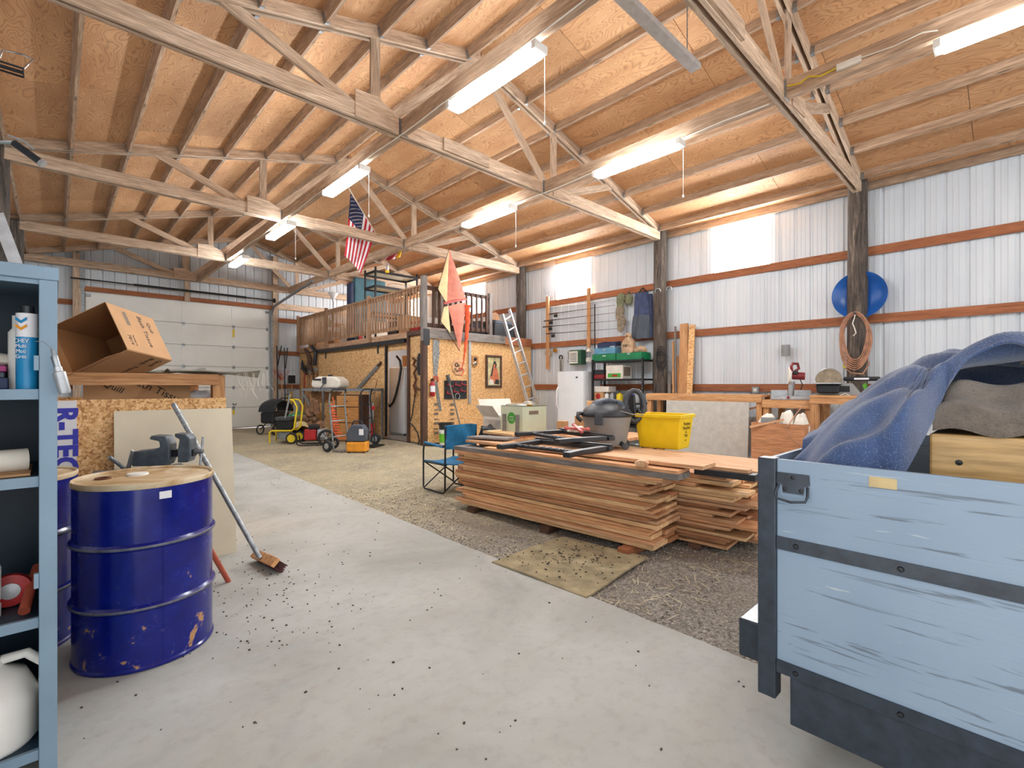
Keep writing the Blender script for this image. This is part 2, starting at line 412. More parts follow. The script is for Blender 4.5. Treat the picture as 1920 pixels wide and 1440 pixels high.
t = NT('daylight_pane'); t.b.inputs['Emission Color'].default_value = (1, 1, 1, 1); t.b.inputs['Emission Strength'].default_value = PANE_POWER; t.done((255, 255, 255), .5)
t = NT('clear_plastic'); t.b.inputs['Transmission Weight'].default_value = .85; t.b.inputs['Alpha'].default_value = .45; t.done((232, 232, 236), .3)
# ================================================================ the building
XW, XL, YB, YN = 9.64, -0.84, 17.12, -6.0        # right wall, left wall, back wall, open near end
XR, ZR, SLOPE = 4.38, 5.98, 0.271                  # ridge, top-chord line
TRUSS_Y = [-2.2, 1.8, 5.31, 9.57, 13.65, 16.9]
ZC = 4.43                                          # underside of the bottom chords
def zroof(x): return ZR - SLOPE * abs(x - XR)
GIRT_Z = [1.23, 2.35, 3.45]
# ---- floors
edge = [(2.36 + .016 * (y + 6) + random.uniform(-.008, .008), y) for y in [(-6 + .17 * k) for k in range(137)]]
poly = [(XL, YN)] + edge + [(edge[-1][0], YB), (XL, YB)]
fl = MB().prism(poly, -.12, 0).build('floor_concrete', 'concrete'); tag(fl, 'pale trowelled concrete slab along the left of the barn', kind='structure')
def gz(x, y): return -.02 + .012 * math.sin(x * 2.1 + y) * math.sin(y * 1.7 - x) 
g = MB().sheet(lambda u, v: (2.2 + (XW - 2.2) * u, YN + (YB - YN) * v, gz(2.2 + (XW - 2.2) * u, YN + (YB - YN) * v)), 50, 120)
tag(g.build('floor_gravel', 'gravel_ground', smooth=80), 'grey gravel floor strewn with pale straw', kind='structure')
def ex(y): return 2.36 + .016 * (y + 6)
# loose stones and straw, too many to count
m = MB()
for k in range(9000):
    y = random.uniform(.3, 1) * random.choice([3.2, 4.5, 6]); x = ex(y) + .01 + random.random() ** 1.3 * 3.2
    r = random.uniform(.005, .013); z = gz(x, y) + r * .25
    m.add([(x + r, y, z), (x, y + r * random.uniform(.6, 1.1), z), (x - r, y, z), (x, y - r * random.uniform(.6, 1.1), z), (x + random.uniform(-.4, .4) * r, y, z + r * .7)], [(0, 1, 4), (1, 2, 4), (2, 3, 4), (3, 0, 4)])
tag(m.build('gravel', 'gravel_stone'), 'loose crushed gravel on the floor beside the slab', 'gravel', kind='stuff')
m = MB()
for k in range(24000):
    y = random.uniform(1.4, 13.5); x = ex(y) - .05 + random.random() * 4.0
    if x > 5.9: continue
    if y < 4.2 and random.random() < .72: continue
    a = random.uniform(0, PI); L = random.uniform(.02, .07); w = random.uniform(.0016, .0034); ca, sa = math.cos(a), math.sin(a); z = max(gz(x, y), -.04) + random.uniform(.006, .018)
    dz = random.uniform(-.006, .006)
    m.add([(x - ca * L - sa * w, y - sa * L + ca * w, z), (x + ca * L - sa * w, y + sa * L + ca * w, z + dz), (x + ca * L + sa * w, y + sa * L - ca * w, z + dz), (x - ca * L + sa * w, y - sa * L - ca * w, z)], [(0, 1, 2, 3)])
tag(m.build('straw_litter', 'straw'), 'scattered pale straw lying over the gravel floor', 'straw', kind='stuff')
m = MB()
for k in range(420):
    near = random.random() < .45
    if near:
        y = random.gauss(3.3, .55); x = random.gauss(.95, .28)
    else:
        y = random.uniform(.8, 8.5); x = random.uniform(.0, ex(y) - .03)
    if y < .7: continue
    r = random.uniform(.0016, .0048)
    m.box((x, y, r * .5), (r * 2, r * random.uniform(1, 2.6), r), (0, 0, random.uniform(0, PI)))
tag(m.build('floor_crumbs', 'crumb'), 'dark crumbs of dirt scattered over the concrete', 'dirt', kind='stuff')

# ---- ribbed metal cladding
PROF = [(0, 0), (.018, -.02), (.042, -.02), (.06, 0), (.118, 0), (.122, .004), (.128, 0), (.185, 0), (.189, .004), (.195, 0)]
def clad(parent, pos, out, u0, u1, z0, ztop, holes=()):
    """pos(u)->(x,y); out = outward normal; panels of three ribs each"""
    cuts = sorted({u0, u1, *[h[0] for h in holes], *[h[1] for h in holes], *[u0 + .75 * k for k in range(1, int((u1 - u0) / .75) + 1)]})
    for a, b in zip(cuts, cuts[1:]):
        if b - a < .01: continue
        us = [a] + [p for k in range(int((a - u0) / .25) - 1, int((b - u0) / .25) + 2) for p in [u0 + k * .25 + q[0] for q in PROF] if a < p < b] + [b]
        def dep(u):
            q = (u - u0) % .25
            for (p0, d0), (p1, d1) in zip(PROF, PROF[1:] + [(.25, 0)]):
                if p0 <= q <= p1: return d0 + (d1 - d0) * (q - p0) / max(p1 - p0, 1e-6)
            return 0
        spans = [(z0, None)]
        for h in holes:
            if h[0] <= a + 1e-6 and b <= h[1] + 1e-6: spans = ([(z0, h[2])] if h[2] > z0 + .01 else []) + [(h[3], None)]
        for lo, hi in spans:
            vs = []
            for u in us:
                x, y = pos(u); d = dep(u); x -= out[0] * d; y -= out[1] * d
                t = ztop(u) if hi is None else hi
                if t <= lo: t = lo + .001
                vs += [(x, y, lo), (x, y, t)]
            fs = [(2 * i, 2 * i + 2, 2 * i + 3, 2 * i + 1) for i in range(len(us) - 1)]
            MB().add(vs, fs).build('cladding_panel', 'white_cladding', parent)
wins = []
for px0, px1 in ((1340, 1443), (1045, 1107), (868, 908), (770, 800)):
    wins.append((at(px1, 500, X=XW).y, at(px0, 500, X=XW).y, 3.57, 4.53))
wr = struct('wall_right', 'white ribbed metal wall with brown horizontal girts and log posts')
clad(wr, lambda u: (XW, u), (1, 0), YN, YB, -.1, lambda u: zroof(XW) + .08, wins)
for z in GIRT_Z:
    for a, b in zip(TRUSS_Y, TRUSS_Y[1:]):
        plank('girt', (XW - .04, a, z + .07), (XW - .04, b, z + .07), .04, .14, 'girt_wood', wr)
for a, b in zip(TRUSS_Y, TRUSS_Y[1:]):
    plank('eave_beam', (XW - .05, a, 4.58), (XW - .05, b, 4.58), .04, .14, 'purlin_wood', wr)
for i, (a, b, z0, z1) in enumerate(wins):
    w = MB().b2((XW - .012, a, z0), (XW, b, z1)).build('window_%d' % (i + 1), 'daylight_pane'); tag(w, ['bright translucent panel high in the wall above the planks', 'bright translucent panel above the fishing rod rack', 'bright translucent panel behind the loft railing', 'bright translucent panel at the back corner of the loft'][i], kind='structure')
def log_post(x, y, h, parent, r=.15, seed=0):
    rr = random.Random(seed); n = 18; vs = []; zs = [h * k / 14 for k in range(15)]
    ph = [rr.uniform(0, 6) for _ in range(4)]
    for z in zs:
        for k in range(n):
            a = 2 * PI * k / n
            q = r * (1.05 - .05 * z / h) * (1 + .03 * math.sin(3 * a + ph[0] + z) + .02 * math.sin(7 * a + ph[1] - 2 * z) + .02 * math.sin(z * 3 + ph[2]) + rr.uniform(-.012, .012))
            vs.append((q * math.cos(a), q * math.sin(a), z))
    fs = [(i * n + k, i * n + (k + 1) % n, (i + 1) * n + (k + 1) % n, (i + 1) * n + k) for i in range(14) for k in range(n)] + [tuple(14 * n + k for k in range(n))]
    return MB().add(vs, fs).build('log_post', 'log_bark', parent, smooth=60, loc=(x, y, -.05))
for i, y in enumerate(TRUSS_Y[:5]):
    log_post(XW - .20, y + .02, zroof(XW - .2) + .1, wr, .135, i)
# ---- left wall
wl = struct('wall_left', 'white ribbed metal wall behind the steel cabinet')
clad(wl, lambda u: (XL, u), (-1, 0), YN, YB, -.1, lambda u: zroof(XL) + .08, [(-4.6, 1.3, -.1, 3.5)])   # unseen opening beside the viewer, added to let daylight onto left-facing sides
for z in GIRT_Z: plank('girt', (XL + .03, 1.3, z + .07), (XL + .03, YB, z + .07), .04, .14, 'girt_wood', wl)
for i, y in enumerate(TRUSS_Y[:5]): log_post(XL + .27, y + .05, zroof(XL) + .1, wl, .13, 20 + i)
# ---- back wall and garage door
DX0, DX1, DZ = .60, 5.14, 3.82
wb = struct('wall_back', 'white ribbed metal gable wall around the garage door')
clad(wb, lambda u: (u, YB), (0, 1), XL, XW, -.1, lambda u: zroof(u) + .08, [(DX0, DX1, -.1, DZ)])
for z in GIRT_Z:
    plank('girt', (XL, YB - .04, z + .07), (DX0 - .1, YB - .04, z + .07), .04, .14, 'girt_wood', wb)
    plank('girt', (DX1 + .1, YB - .04, z + .07), (XW, YB - .04, z + .07), .04, .14, 'girt_wood', wb)
plank('door_header', (DX0 - .1, YB - .05, DZ + .09), (DX1 + .1, YB - .05, DZ + .09), .04, .13, 'girt_wood', wb)
for x, h in ((DX0 - .17, 5.0), (DX1 + .17, 5.6)): plank('door_post', (x, YB - .1, 0), (x, YB - .1, min(h, zroof(x) - .1)), .14, .16, 'truss_wood', wb)
plank('gable_stud', (2.86, YB - .09, DZ + .02), (2.86, YB - .09, zroof(2.86)), .09, .13, 'truss_wood', wb)
plank('loft_ledger', (5.3, YB - .07, 3.98), (XW, YB - .07, 3.98), .05, .2, 'truss_wood', wb)
gd = struct('door_1', 'white sectional overhead garage door with steel stiles and hinges')
NS = 6; SH = DZ / NS
MB().b2((DX0 - .02, YB - .004, -.02), (DX1 + .02, YB + .01, DZ + .03)).build('backing', 'door_white', gd)
for i in range(NS):
    MB().b2((DX0, YB - .045, i * SH + .012), (DX1, YB - .005, (i + 1) * SH - .004)).build('door_section', 'door_white', gd, bevel=.006)
stile_x = [DX0 + .06, 1.44, 2.78, 4.1, DX1 - .06]
for i in range(NS):
    for x in stile_x:
        MB().b2((x - .045, YB - .052, i * SH + .02), (x + .045, YB - .0455, (i + 1) * SH - .012)).build('stile', 'door_white', gd)
        if i < NS - 1 and x not in (stile_x[0],):
            h = MB().b2((x - .03, YB - .062, (i + 1) * SH - .06), (x + .03, YB - .053, (i + 1) * SH + .05))
            h.cyl((x - .04, YB - .068, (i + 1) * SH), (x + .04, YB - .068, (i + 1) * SH), .011, n=8)
            h.build('hinge', 'galvanised', gd)
for z in (2.86, .42): MB().b2((4.07, YB - .056, z), (4.13, YB - .0522, z + .24)).build('warning_sticker', 'yellow_paint', gd)
MB().tube(arc((4.12, YB - .09, .78), .05, PI, 2 * PI, 8, 'y'), .012).build('handle', 'black_steel', gd, smooth=60)
for x in (DX0 + .06, DX1 - .06): MB().b2((x - .05, YB - .09, DZ - .12), (x + .05, YB - .0525, DZ - .05)).build('corner_bracket', 'galvanised', gd)
def track(x, label, up):
    o = thing('door_track', label, 'track', (x, YB - .14, 0)); m = MB()
    if up:
        m.b2((-.03, -.03, 0), (.03, .03, 5.1)); m.b2((-.05, -.045, 3.9), (.05, -.031, 5.0))
    else:
        m.b2((-.03, -.03, 0), (.03, .03, 3.55))
        pts = arc((0, -.38, 3.55), .38, 0, PI / 2, 8, 'x'); pts += [Vector((0, -.38 - k, 3.93 + k * .10)) for k in (.6, 1.6, 3.1)]
        for a, b in zip(pts, pts[1:]): m.bar(a, b, .05, .06)
    m.build('rail', 'galvanised', o)
    return o
track(DX0 - .06, 'tall galvanised track left of the garage door', True)
tr = track(DX1 + .06, 'curved galvanised track right of the garage door', False)
MB().bar((0, -3.3, 4.2), (0, -3.3, 4.5), .03, .006).build('hanger', 'galvanised', tr)
o = thing('spring_shaft', 'dark steel torsion shaft above the garage door', 'shaft', (0, YB - .27, 4.12))
MB().cyl((DX0 - .3, 0, .0), (DX1 + .1, 0, .0), .018, n=10).build('shaft', 'black_steel', o)
MB().cyl((1.6, 0, .0), (4.4, 0, .0), .032, n=10).build('spring', 'black_steel', o)
MB().lathe([(.06, -.03), (.075, -.02), (.075, .02), (.06, .03)], 16, (DX1 + .1, 0, 0), 'x').build('drum', 'black_steel', o)

# ---- trusses
def truss(y, label, gable=False):
    t = struct('roof_truss', label, (XR, y, ZC)); t['category'] = 'truss'; B = (XR, y, ZC)
    e0, e1 = XL + .22, XW - .34
    for s in (-1, 1):
        plank('bottom_chord', (e0, y + s * .04, ZC + .0925), (e1, y + s * .04, ZC + .0925), .038, .185, 'truss_wood', t, base=B)
        plank('top_chord', (e0, y + s * .04, zroof(e0)), (XR, y + s * .04, ZR), .038, .14, 'truss_wood', t, base=B)
        plank('top_chord', (XR, y + s * .04, ZR), (e1, y + s * .04, zroof(e1)), .038, .14, 'truss_wood', t, base=B)
    zb = ZC + .09
    for x in (2.78, 5.98): plank('web', (x, y, zb), (x, y, zroof(x)), .038, .12, 'truss_wood', t, base=B)
    for p, q in ((( 2.66, zb), (1.13, zroof(1.13))), ((2.9, zb), (XR - .06, ZR - .05)), ((5.86, zb), (XR + .06, ZR - .05)), ((6.1, zb), (7.63, zroof(7.63)))):
        plank('web', (p[0], y, p[1]), (q[0], y, q[1]), .12, .038, 'truss_wood', t, base=B, up=(0, 1, 0))
        # wide web face turned to the chord plane
    for x0, x1 in ((2.5, 3.06), (5.90, 6.34)):
        z1 = .33 if x0 < 4 else .27
        pl = [(x0 - XR, 0.0), (x1 - XR, 0.0), (x1 - XR, z1 * .62), ((x0 + x1) / 2 - XR, z1), (x0 - XR, z1 * .95)] if x0 < 4 else [(x0 - XR, 0.0), (x1 - XR, 0.03), (x1 - XR, z1 * .85), (x0 - XR, z1 * .55)]
        for s in (-1, 1):
            MB().prism(pl, 0, .016, Matrix.Translation((0, s * .067 + (.008), 0)) @ Matrix.Rotation(PI / 2, 4, 'X')).build('gusset_plate', 'truss_wood', t)
    if not gable:
        plank('splice_board', (3.72, y - .078, ZC + .10), (4.5, y - .078, ZC + .10), .034, .165, 'truss_wood', t, base=B)
        for x in (3.13, 5.72):
            MB().b2((x - .06 - XR, -.075, -.005), (x + .06 - XR, -.062, .19)).build('beam_hanger', 'galvanised', t)
    plank('heel_block', (e1 - .02, y, ZC), (e1 - .02, y, zroof(e1) + .03), .038, .14, 'truss_wood', t, base=B)
    plank('heel_block', (e0 + .02, y, ZC), (e0 + .02, y, zroof(e0) + .03), .038, .14, 'truss_wood', t, base=B)
names = ['roof truss behind the viewer', 'double-chord roof truss nearest the viewer, ending at the hose-hung post', 'wooden roof truss over the lumber stacks, second in view', 'wooden roof truss holding the hanging kite at the loft front', 'wooden roof truss midway over the loft', 'gable truss against the back wall above the garage door']
for y, n in zip(TRUSS_Y[1:], names[1:]): truss(y, n, y > 16)

# ---- ceiling: plywood sheets, purlins, beams
ce = struct('ceiling', 'orange-brown plywood roof deck on close-set wooden purlins')
cs = math.cos(math.atan(SLOPE))
MB().add([(XL - .3, YN, zroof(XL - .3) + .11), (XR, YN, ZR + .11), (XW + .3, YN, zroof(XW + .3) + .11), (XL - .3, YB + .3, zroof(XL - .3) + .11), (XR, YB + .3, ZR + .11), (XW + .3, YB + .3, zroof(XW + .3) + .11)], [(0, 1, 4, 3), (1, 2, 5, 4)]).build('roof_skin', 'galvanised', ce)
for sgn in (-1, 1):
    nrm = Vector((sgn * SLOPE, 0, 1)).normalized()
    xs = [XR + sgn * v for v in (0, .91, 2.23, 3.55, 4.87, 5.6)]
    for r, (a, b) in enumerate(zip(xs, xs[1:])):
        y = YN - (1.22 if r % 2 else 0) + .35
        while y < YB:
            y0, y1 = max(y, YN), min(y + 2.44, YB)
            if y1 - y0 > .05:
                xm = (a + b) / 2; zc = zroof(xm) + .073 / cs + .006
                plank('plywood_sheet', (xm, y0 + .003, zc), (xm, y1 - .003, zc), abs(b - a) / cs - .006, .012, 'roof_plywood', ce, up=nrm)
            y += 2.44
    px = [XR + sgn * (.25 + .66 * k) for k in range(8)]
    for a, b in zip(TRUSS_Y, TRUSS_Y[1:]):
        for x in px:
            plank('purlin', (x, a + .062, zroof(x)), (x, b - .062, zroof(x)), .038, .14, 'purlin_wood', ce, up=nrm)
hm = None
for sgn in (-1, 1):
    for y in TRUSS_Y[1:5]:
        for k in range(8):
            x = XR + sgn * (.25 + .66 * k)
            for s in (-1, 1):
                if hm is None: hm = MB().b2((-.024, -.02, -.075), (.024, .02, -.055)).b2((-.024, -.02, -.055), (-.0195, .02, .03)).b2((.0195, -.02, -.055), (.024, .02, .03)).mesh('joist_hanger', 'galvanised')
                o = bpy.data.objects.new('joist_hanger', hm); COL.objects.link(o); o.parent = ce; o.location = (x, y + s * .085, zroof(x)); o.rotation_euler = (0, sgn * math.atan(SLOPE), 0)
for x in (3.13, 5.72):
    for a, b in zip(TRUSS_Y, TRUSS_Y[1:]):
        plank('tie_beam', (x, a + .062, ZC + .0925), (x, b - .062, ZC + .0925), .076, .185, 'purlin_wood', ce)

# ================================================================ loft
LX, LY, LZ = 6.11, 9.3, 2.62
fl2 = MB().b2((LX + .02, LY + .03, 2.47), (XW - .08, YB - .08, LZ)).build('floor_loft', 'fir'); tag(fl2, 'wooden loft deck over the chipboard room', kind='structure')
ws = struct('wall_loft_side', 'chipboard side wall of the loft room with a sliding door opening')
def ypx(px): return at(px, 700, X=LX).y
yo0, yo1 = ypx(767), ypx(727)                      # doorway
MB().b2((LX, yo1, 0), (LX + .012, 13.3, 2.42)).build('chipboard_sheet', 'osb', ws)
MB().b2((LX, 13.304, 0), (LX + .012, 15.7, 2.42)).build('chipboard_sheet', 'osb', ws)
MB().b2((LX, 15.704, 0), (LX + .012, YB - .1, 2.42)).build('chipboard_sheet', 'osb', ws)
MB().b2((LX, LY + .1, 0.02), (LX + .012, yo0 - .02, 2.5)).build('chipboard_sheet', 'osb', ws)
MB().b2((LX, yo0, 2.2), (LX + .012, yo1, 2.42)).build('chipboard_sheet', 'osb', ws)
plank('rim_board', (LX - .01, yo0, 2.52), (LX - .01, YB - .1, 2.52), .04, .17, 'rail_wood', ws)
plank('door_trim', (LX - .03, yo0 - .03, 0), (LX - .03, yo0 - .03, 2.62), .06, .07, 'dark_timber', ws)
plank('cap_board', (LX - .03, LY, 2.56), (LX - .03, yo0, 2.56), .06, .1, 'dark_timber', ws)
plank('corner_post', (LX - .05, LY - .02, 0), (LX - .05, LY - .02, 2.35), .12, .12, 'dark_timber', ws)
plank('corner_post', (LX - .05, LY - .02, 2.2), (LX - .05, LY - .02, 3.82), .11, .11, 'grey_wood', ws)
MB().b2((LX - .1, LY - .09, 2.25), (LX + .06, LY - .08, 2.62)).build('corner_strap', 'black_steel', ws)
plank('sill', (LX + .06, yo0, .03), (LX + .06, yo1, .03), .16, .06, 'grey_wood', ws)
o = thing('sliding_door', 'chipboard sliding door with black steel edge hanging on a track', 'door', (LX - .05, yo1, .06))
yd = ypx(601) - yo1
MB().b2((-.012, 0.02, 0), (.012, yd, 2.24)).build('leaf', 'osb', o)
MB().b2((-.02, -.03, 0), (.02, .03, 2.28)).build('edge_channel', 'black_steel', o)
for y in (.35, yd - .6): MB().b2((-.03, y, 2.1), (-.013, y + .06, 2.32)).build('hanger', 'black_steel', o)
MB().b2((-.05, -.95, 2.3), (.03, yd + .1, 2.4)).build('track', 'black_steel', o)
wf = struct('wall_loft_front', 'chipboard front wall of the loft room hung with saws and a framed picture')
xs = [LX + .02, 7.33, 8.55, XW - .1]
for a, b in zip(xs, xs[1:]): MB().b2((a + .002, LY, 0.02), (b - .002, LY + .012, 2.42)).build('chipboard_sheet', 'osb_pale', wf)
plank('front_beam', (LX + .05, LY - .04, 2.52), (8.5, LY - .04, 2.52), .09, .2, 'grey_wood', wf)
plank('front_beam', (8.5, LY - .04, 2.5), (XW - .15, LY - .04, 2.5), .09, .2, 'girt_wood', wf)
# inside of the room: white partition, pale floor, ceiling
ri = struct('wall_loft_room', 'white painted partition inside the loft room')
MB().b2((8.3, LY + .1, 0), (8.33, YB - .1, 2.45)).build('partition', 'white_enamel', ri)
MB().b2((LX + .05, 12.6, 0), (8.3, 12.63, 2.45)).build('partition', 'white_enamel', ri)
MB().b2((LX + .02, LY + .03, 0), (8.3, 12.6, .03)).build('room_floor', 'concrete', ri)
ld = bpy.data.lights.new('room_fill', 'POINT'); ld.energy = 13; ld.shadow_soft_size = .06; lo = bpy.data.objects.new('room_fill', ld); COL.objects.link(lo); lo.location = (6.9, 11.4, 2.3)  # unseen fill light added so the room is not dark; no lamp is built

# ---- railing
rl = thing('loft_railing', 'long light wood baluster railing along the loft side', 'railing', (LX - .02, LY, LZ))
YE = YB - .2 - LY
plank('top_rail', (0, .05, 1.0), (0, YE, 1.0), .09, .04, 'rail_wood', rl); plank('under_rail', (0, .05, .93), (0, YE, .93), .035, .085, 'rail_wood', rl); plank('bottom_rail', (0, .05, .12), (0, YE, .12), .035, .085, 'rail_wood', rl)
bm = MB().box((0, 0, 0), (.92, .036, .036)).mesh('baluster', 'rail_wood')
y = .12
while y < YE - .05:
    o = bpy.data.objects.new('baluster', bm); COL.objects.link(o); o.parent = rl; o.location = (-.034, y, .52); o.rotation_euler = (0, -PI / 2, 0); y += .142
for y in (2.55, 5.3, YE): plank('newel', (-.06, y, -.15), (-.06, y, 1.08), .085, .085, 'rail_wood', rl)
r2 = thing('loft_railing', 'short dark baluster railing along the loft front', 'railing', (LX, LY, LZ))
XE = 8.05 - LX
plank('top_rail', (.05, 0, .95), (XE, 0, .95), .06, .09, 'dark_timber', r2); plank('bottom_rail', (.05, 0, .1), (XE, 0, .1), .05, .09, 'dark_timber', r2)
bm2 = MB().box((0, 0, 0), (.9, .045, .045)).mesh('baluster', 'dark_timber')
x = .2
while x < XE - .05:
    o = bpy.data.objects.new('baluster', bm2); COL.objects.link(o); o.parent = r2; o.location = (x, -.03, .52); o.rotation_euler = (0, -PI / 2, 0); x += .16
plank('newel', (XE, 0, -.02), (XE, 0, 1.06), .09, .09, 'grey_wood', r2)
# ================================================================ left foreground
RT, UPV, FW = Vector((_c, -_s, 0)), Vector((0, 0, 1)), Vector((_s, _c, 0))
def drum(x, y, label, rz=0):
    o = thing('steel_drum', label, 'drum', (x, y, 0), rz, 'blue steel drums')
    R = .292
    prof = [(.27, .0), (.298, .004), (.298, .014), (R, .022), (R, .278), (R + .012, .287), (R + .012, .303), (R, .312), (R, .568), (R + .012, .577), (R + .012, .593), (R, .602), (R, .86)]
    MB().lathe(prof, 64).build('shell', 'drum_blue', o, smooth=35)
    for z in (.295, .585): MB().lathe([(R + .0115, z - .007), (R + .0145, z - .004), (R + .0145, z + .004), (R + .0115, z + .007)], 64).build('hoop', 'drum_band', o, smooth=50)
    MB().lathe([(R - .008, .862), (R - .006, .88), (R + .004, .885), (R + .008, .876), (R + .004, .858)], 64).build('rim', 'drum_lid', o, smooth=50)
    l = MB().lathe([(.0001, .866), (R - .02, .866), (R - .008, .872)], 48).build('lid', 'drum_lid', o, smooth=50)
    MB().lathe([(.02, .867), (.034, .867), (.034, .88), (.024, .88), (.024, .872), (.0001, .872)], 20, (-.14, -.12, 0)).build('bung', 'rust', l)
    MB().lathe([(.05, .867), (.046, .882), (.0001, .884)], 20, (-.10, .02, 0)).build('bung', 'white_plastic', l)
    for a in (-.35,): MB().box(((R + .0015) * math.cos(a), (R + .0015) * math.sin(a), .44), (.003, .008, .83), (0, 0, a)).build('seam', 'drum_blue', o)
    MB().box(((R + .002) * math.cos(-.33), (R + .002) * math.sin(-.33), .82), (.003, .05, .035), (0, 0, -.33)).build('sticker', 'paper_white', o)
    return o
drum(.350, 3.14, 'glossy blue steel drum with rusty cream lid in the foreground', -1.1)
drum(-.20, 3.62, 'blue steel drum half hidden behind the front drum and cabinet', .4)

# ---- steel cabinet
cb = thing('steel_cabinet', 'tall blue-grey steel cabinet with open shelves at the left edge', 'cabinet', (-.36, 2.3, 0))
xr, xl, D, HT = .372, -.40, .5, 1.757
MB().b2((xl, 0, HT - .046), (xr, D, HT)).build('top', 'cabinet_blue', cb, bevel=.003)
MB().b2((xl, .012, HT - .062), (xr - .05, .02, HT - .046)).build('top_lip', 'cabinet_blue', cb)
for a, b in ((xr - .05, xr - .004), (xl, xl + .05)): MB().b2((a, 0, 0), (b, .03, HT - .0465)).build('upright', 'cabinet_blue', cb, bevel=.003)
for a in (xr - .008, xl): MB().b2((a, .0305, 0), (a + .004, D, HT - .047)).build('side_panel', 'cabinet_blue', cb)
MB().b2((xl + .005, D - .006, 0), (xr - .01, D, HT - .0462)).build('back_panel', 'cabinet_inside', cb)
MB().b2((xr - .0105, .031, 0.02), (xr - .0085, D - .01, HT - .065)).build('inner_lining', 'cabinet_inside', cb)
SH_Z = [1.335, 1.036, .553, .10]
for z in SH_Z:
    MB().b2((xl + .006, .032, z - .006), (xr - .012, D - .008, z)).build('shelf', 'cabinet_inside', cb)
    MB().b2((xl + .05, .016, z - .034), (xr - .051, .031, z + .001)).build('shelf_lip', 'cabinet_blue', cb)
for z in (1.40, .66): MB().b2((xr - .062, -.004, z), (xr - .050, .012, z + .05)).build('latch_clip', 'cabinet_blue', cb)
# things in the cabinet
o = thing('grease_tube', 'blue and white grease cartridge standing on the top shelf', 'cartridge', (-.068, 2.385, 1.336))
MB().lathe([(.029, 0), (.029, .18)], 24).build('body', 'grease_blue', o, smooth=60)
MB().lathe([(.0292, .18), (.0292, .262), (.0001, .262)], 24).build('label_top', 'paper_white', o, smooth=60)
MB().lathe([(.018, .262), (.018, .288), (.0001, .29)], 16).build('cap', 'black_plastic', o, smooth=60)
def chevron(z, mat):
    MB().prism([(-.02, 0), (0, -.012), (.02, 0), (.02, .012), (0, 0), (-.02, .012)], 0, .001, Matrix.Translation((.004, -.0298, z)) @ Matrix.Rotation(.76, 4, 'Z') @ Matrix.Translation((0, 0, 0)) @ Matrix.Rotation(PI / 2, 4, 'X')).build('emblem', mat, o)
R2 = (PI / 2, 0, -.5)
for s, z, sz, mm in (('CHEV', .166, .021, 'paper_white'), ('Multi', .148, .019, 'paper_white'), ('Moti', .130, .019, 'paper_white'), ('Grea', .112, .019, 'paper_white')):
    lettering(s, sz, mm, o, (-.0145, -.0262, z), R2, sx=.8)
for z, mm in ((.232, 'grease_blue'), (.208, 'orange_paint')):
    MB().prism([(-.016, .006), (0, -.006), (.016, .006), (.016, .016), (0, .004), (-.016, .016)], 0, .001, Matrix.Translation((-.0143, -.0262, z)) @ Euler(R2).to_matrix().to_4x4()).build('emblem', mm, o)
o = tag(MB().lathe([(.024, 0), (.024, .2), (.014, .215), (.014, .26), (.0001, .262)], 18).build('caulk_tube', 'white_plastic', smooth=50, loc=(-.095, 2.46, 1.336)), 'white nozzle cartridge behind the blue grease cartridge', 'cartridge')
def lump(name, label, cat, loc, sz, mat, seed=0, amp=.14, rz=0, n=20, flat=True, group=None):
    rr = random.Random(seed); ph = [rr.uniform(0, 6) for _ in range(6)]; m = MB(); vs = []; K = n // 2
    for i in range(K + 1):
        th = PI * i / K
        for k in range(n):
            a = 2 * PI * k / n; x, y, z = math.sin(th) * math.cos(a), math.sin(th) * math.sin(a), -math.cos(th)
            q = 1 + amp * (math.sin(3 * x + ph[0] + 2 * y) * math.sin(4 * z + ph[1]) + .7 * math.sin(7 * x + ph[2]) * math.sin(6 * y + ph[3]) + .4 * math.sin(11 * z + 9 * x + ph[4]))
            zz = z * q
            if flat: zz = max(zz, -.72)
            vs.append((x * q * sz[0], y * q * sz[1], (zz + (.72 if flat else 0)) * sz[2]))
    fs = [(i * n + k, i * n + (k + 1) % n, (i + 1) * n + (k + 1) % n, (i + 1) * n + k) for i in range(K) for k in range(n)]
    return tag(m.add(vs, fs).build(name, mat, smooth=70, loc=loc, rot=(0, 0, rz)), label, cat, group)
lump('work_gloves', 'crumpled white cotton gloves on the top cabinet shelf', 'gloves', (-.20, 2.52, 1.418), (.1, .09, .032), 'off_white', 3, .2)
tag(MB().b2((-.32, 2.40, 1.336), (-.115, 2.62, 1.375)).build('book', 'navy', bevel=.004), 'dark blue book lowest on the top cabinet shelf', 'book')
tag(MB().b2((-.32, 2.41, 1.3755), (-.125, 2.61, 1.395)).build('book', 'slate', bevel=.004), 'grey book in the middle of the cabinet book pile', 'book')
tag(MB().b2((-.31, 2.40, 1.3955), (-.12, 2.6, 1.417)).build('book', 'magenta', bevel=.004), 'magenta book topmost of the cabinet book pile', 'book')
tag(MB().cyl((-.25, 2.44, 1.082), (-.07, 2.47, 1.082), .04, n=18).build('cloth_roll', 'off_white', smooth=50), 'rolled white cloth on the second cabinet shelf', 'cloth')
tag(MB().box((-.16, 2.5, 1.041), (.2, .28, .008)).build('cardboard_piece', 'cardboard', None), 'flat cardboard piece under the cloth roll', 'cardboard')
o = thing('spray_can', 'white spray can on the third cabinet shelf', 'can', (-.165, 2.42, .5535))
MB().lathe([(.031, 0), (.033, .004), (.033, .17), (.026, .186), (.012, .19), (.0001, .19)], 20).build('can', 'white_enamel', o, smooth=40)
MB().lathe([(.025, .19), (.025, .215), (.0001, .22)], 16).build('cap', 'red_paint', o, smooth=40)
MB().lathe([(.0336, .05), (.0336, .06)], 20).build('stripe', 'red_paint', o)
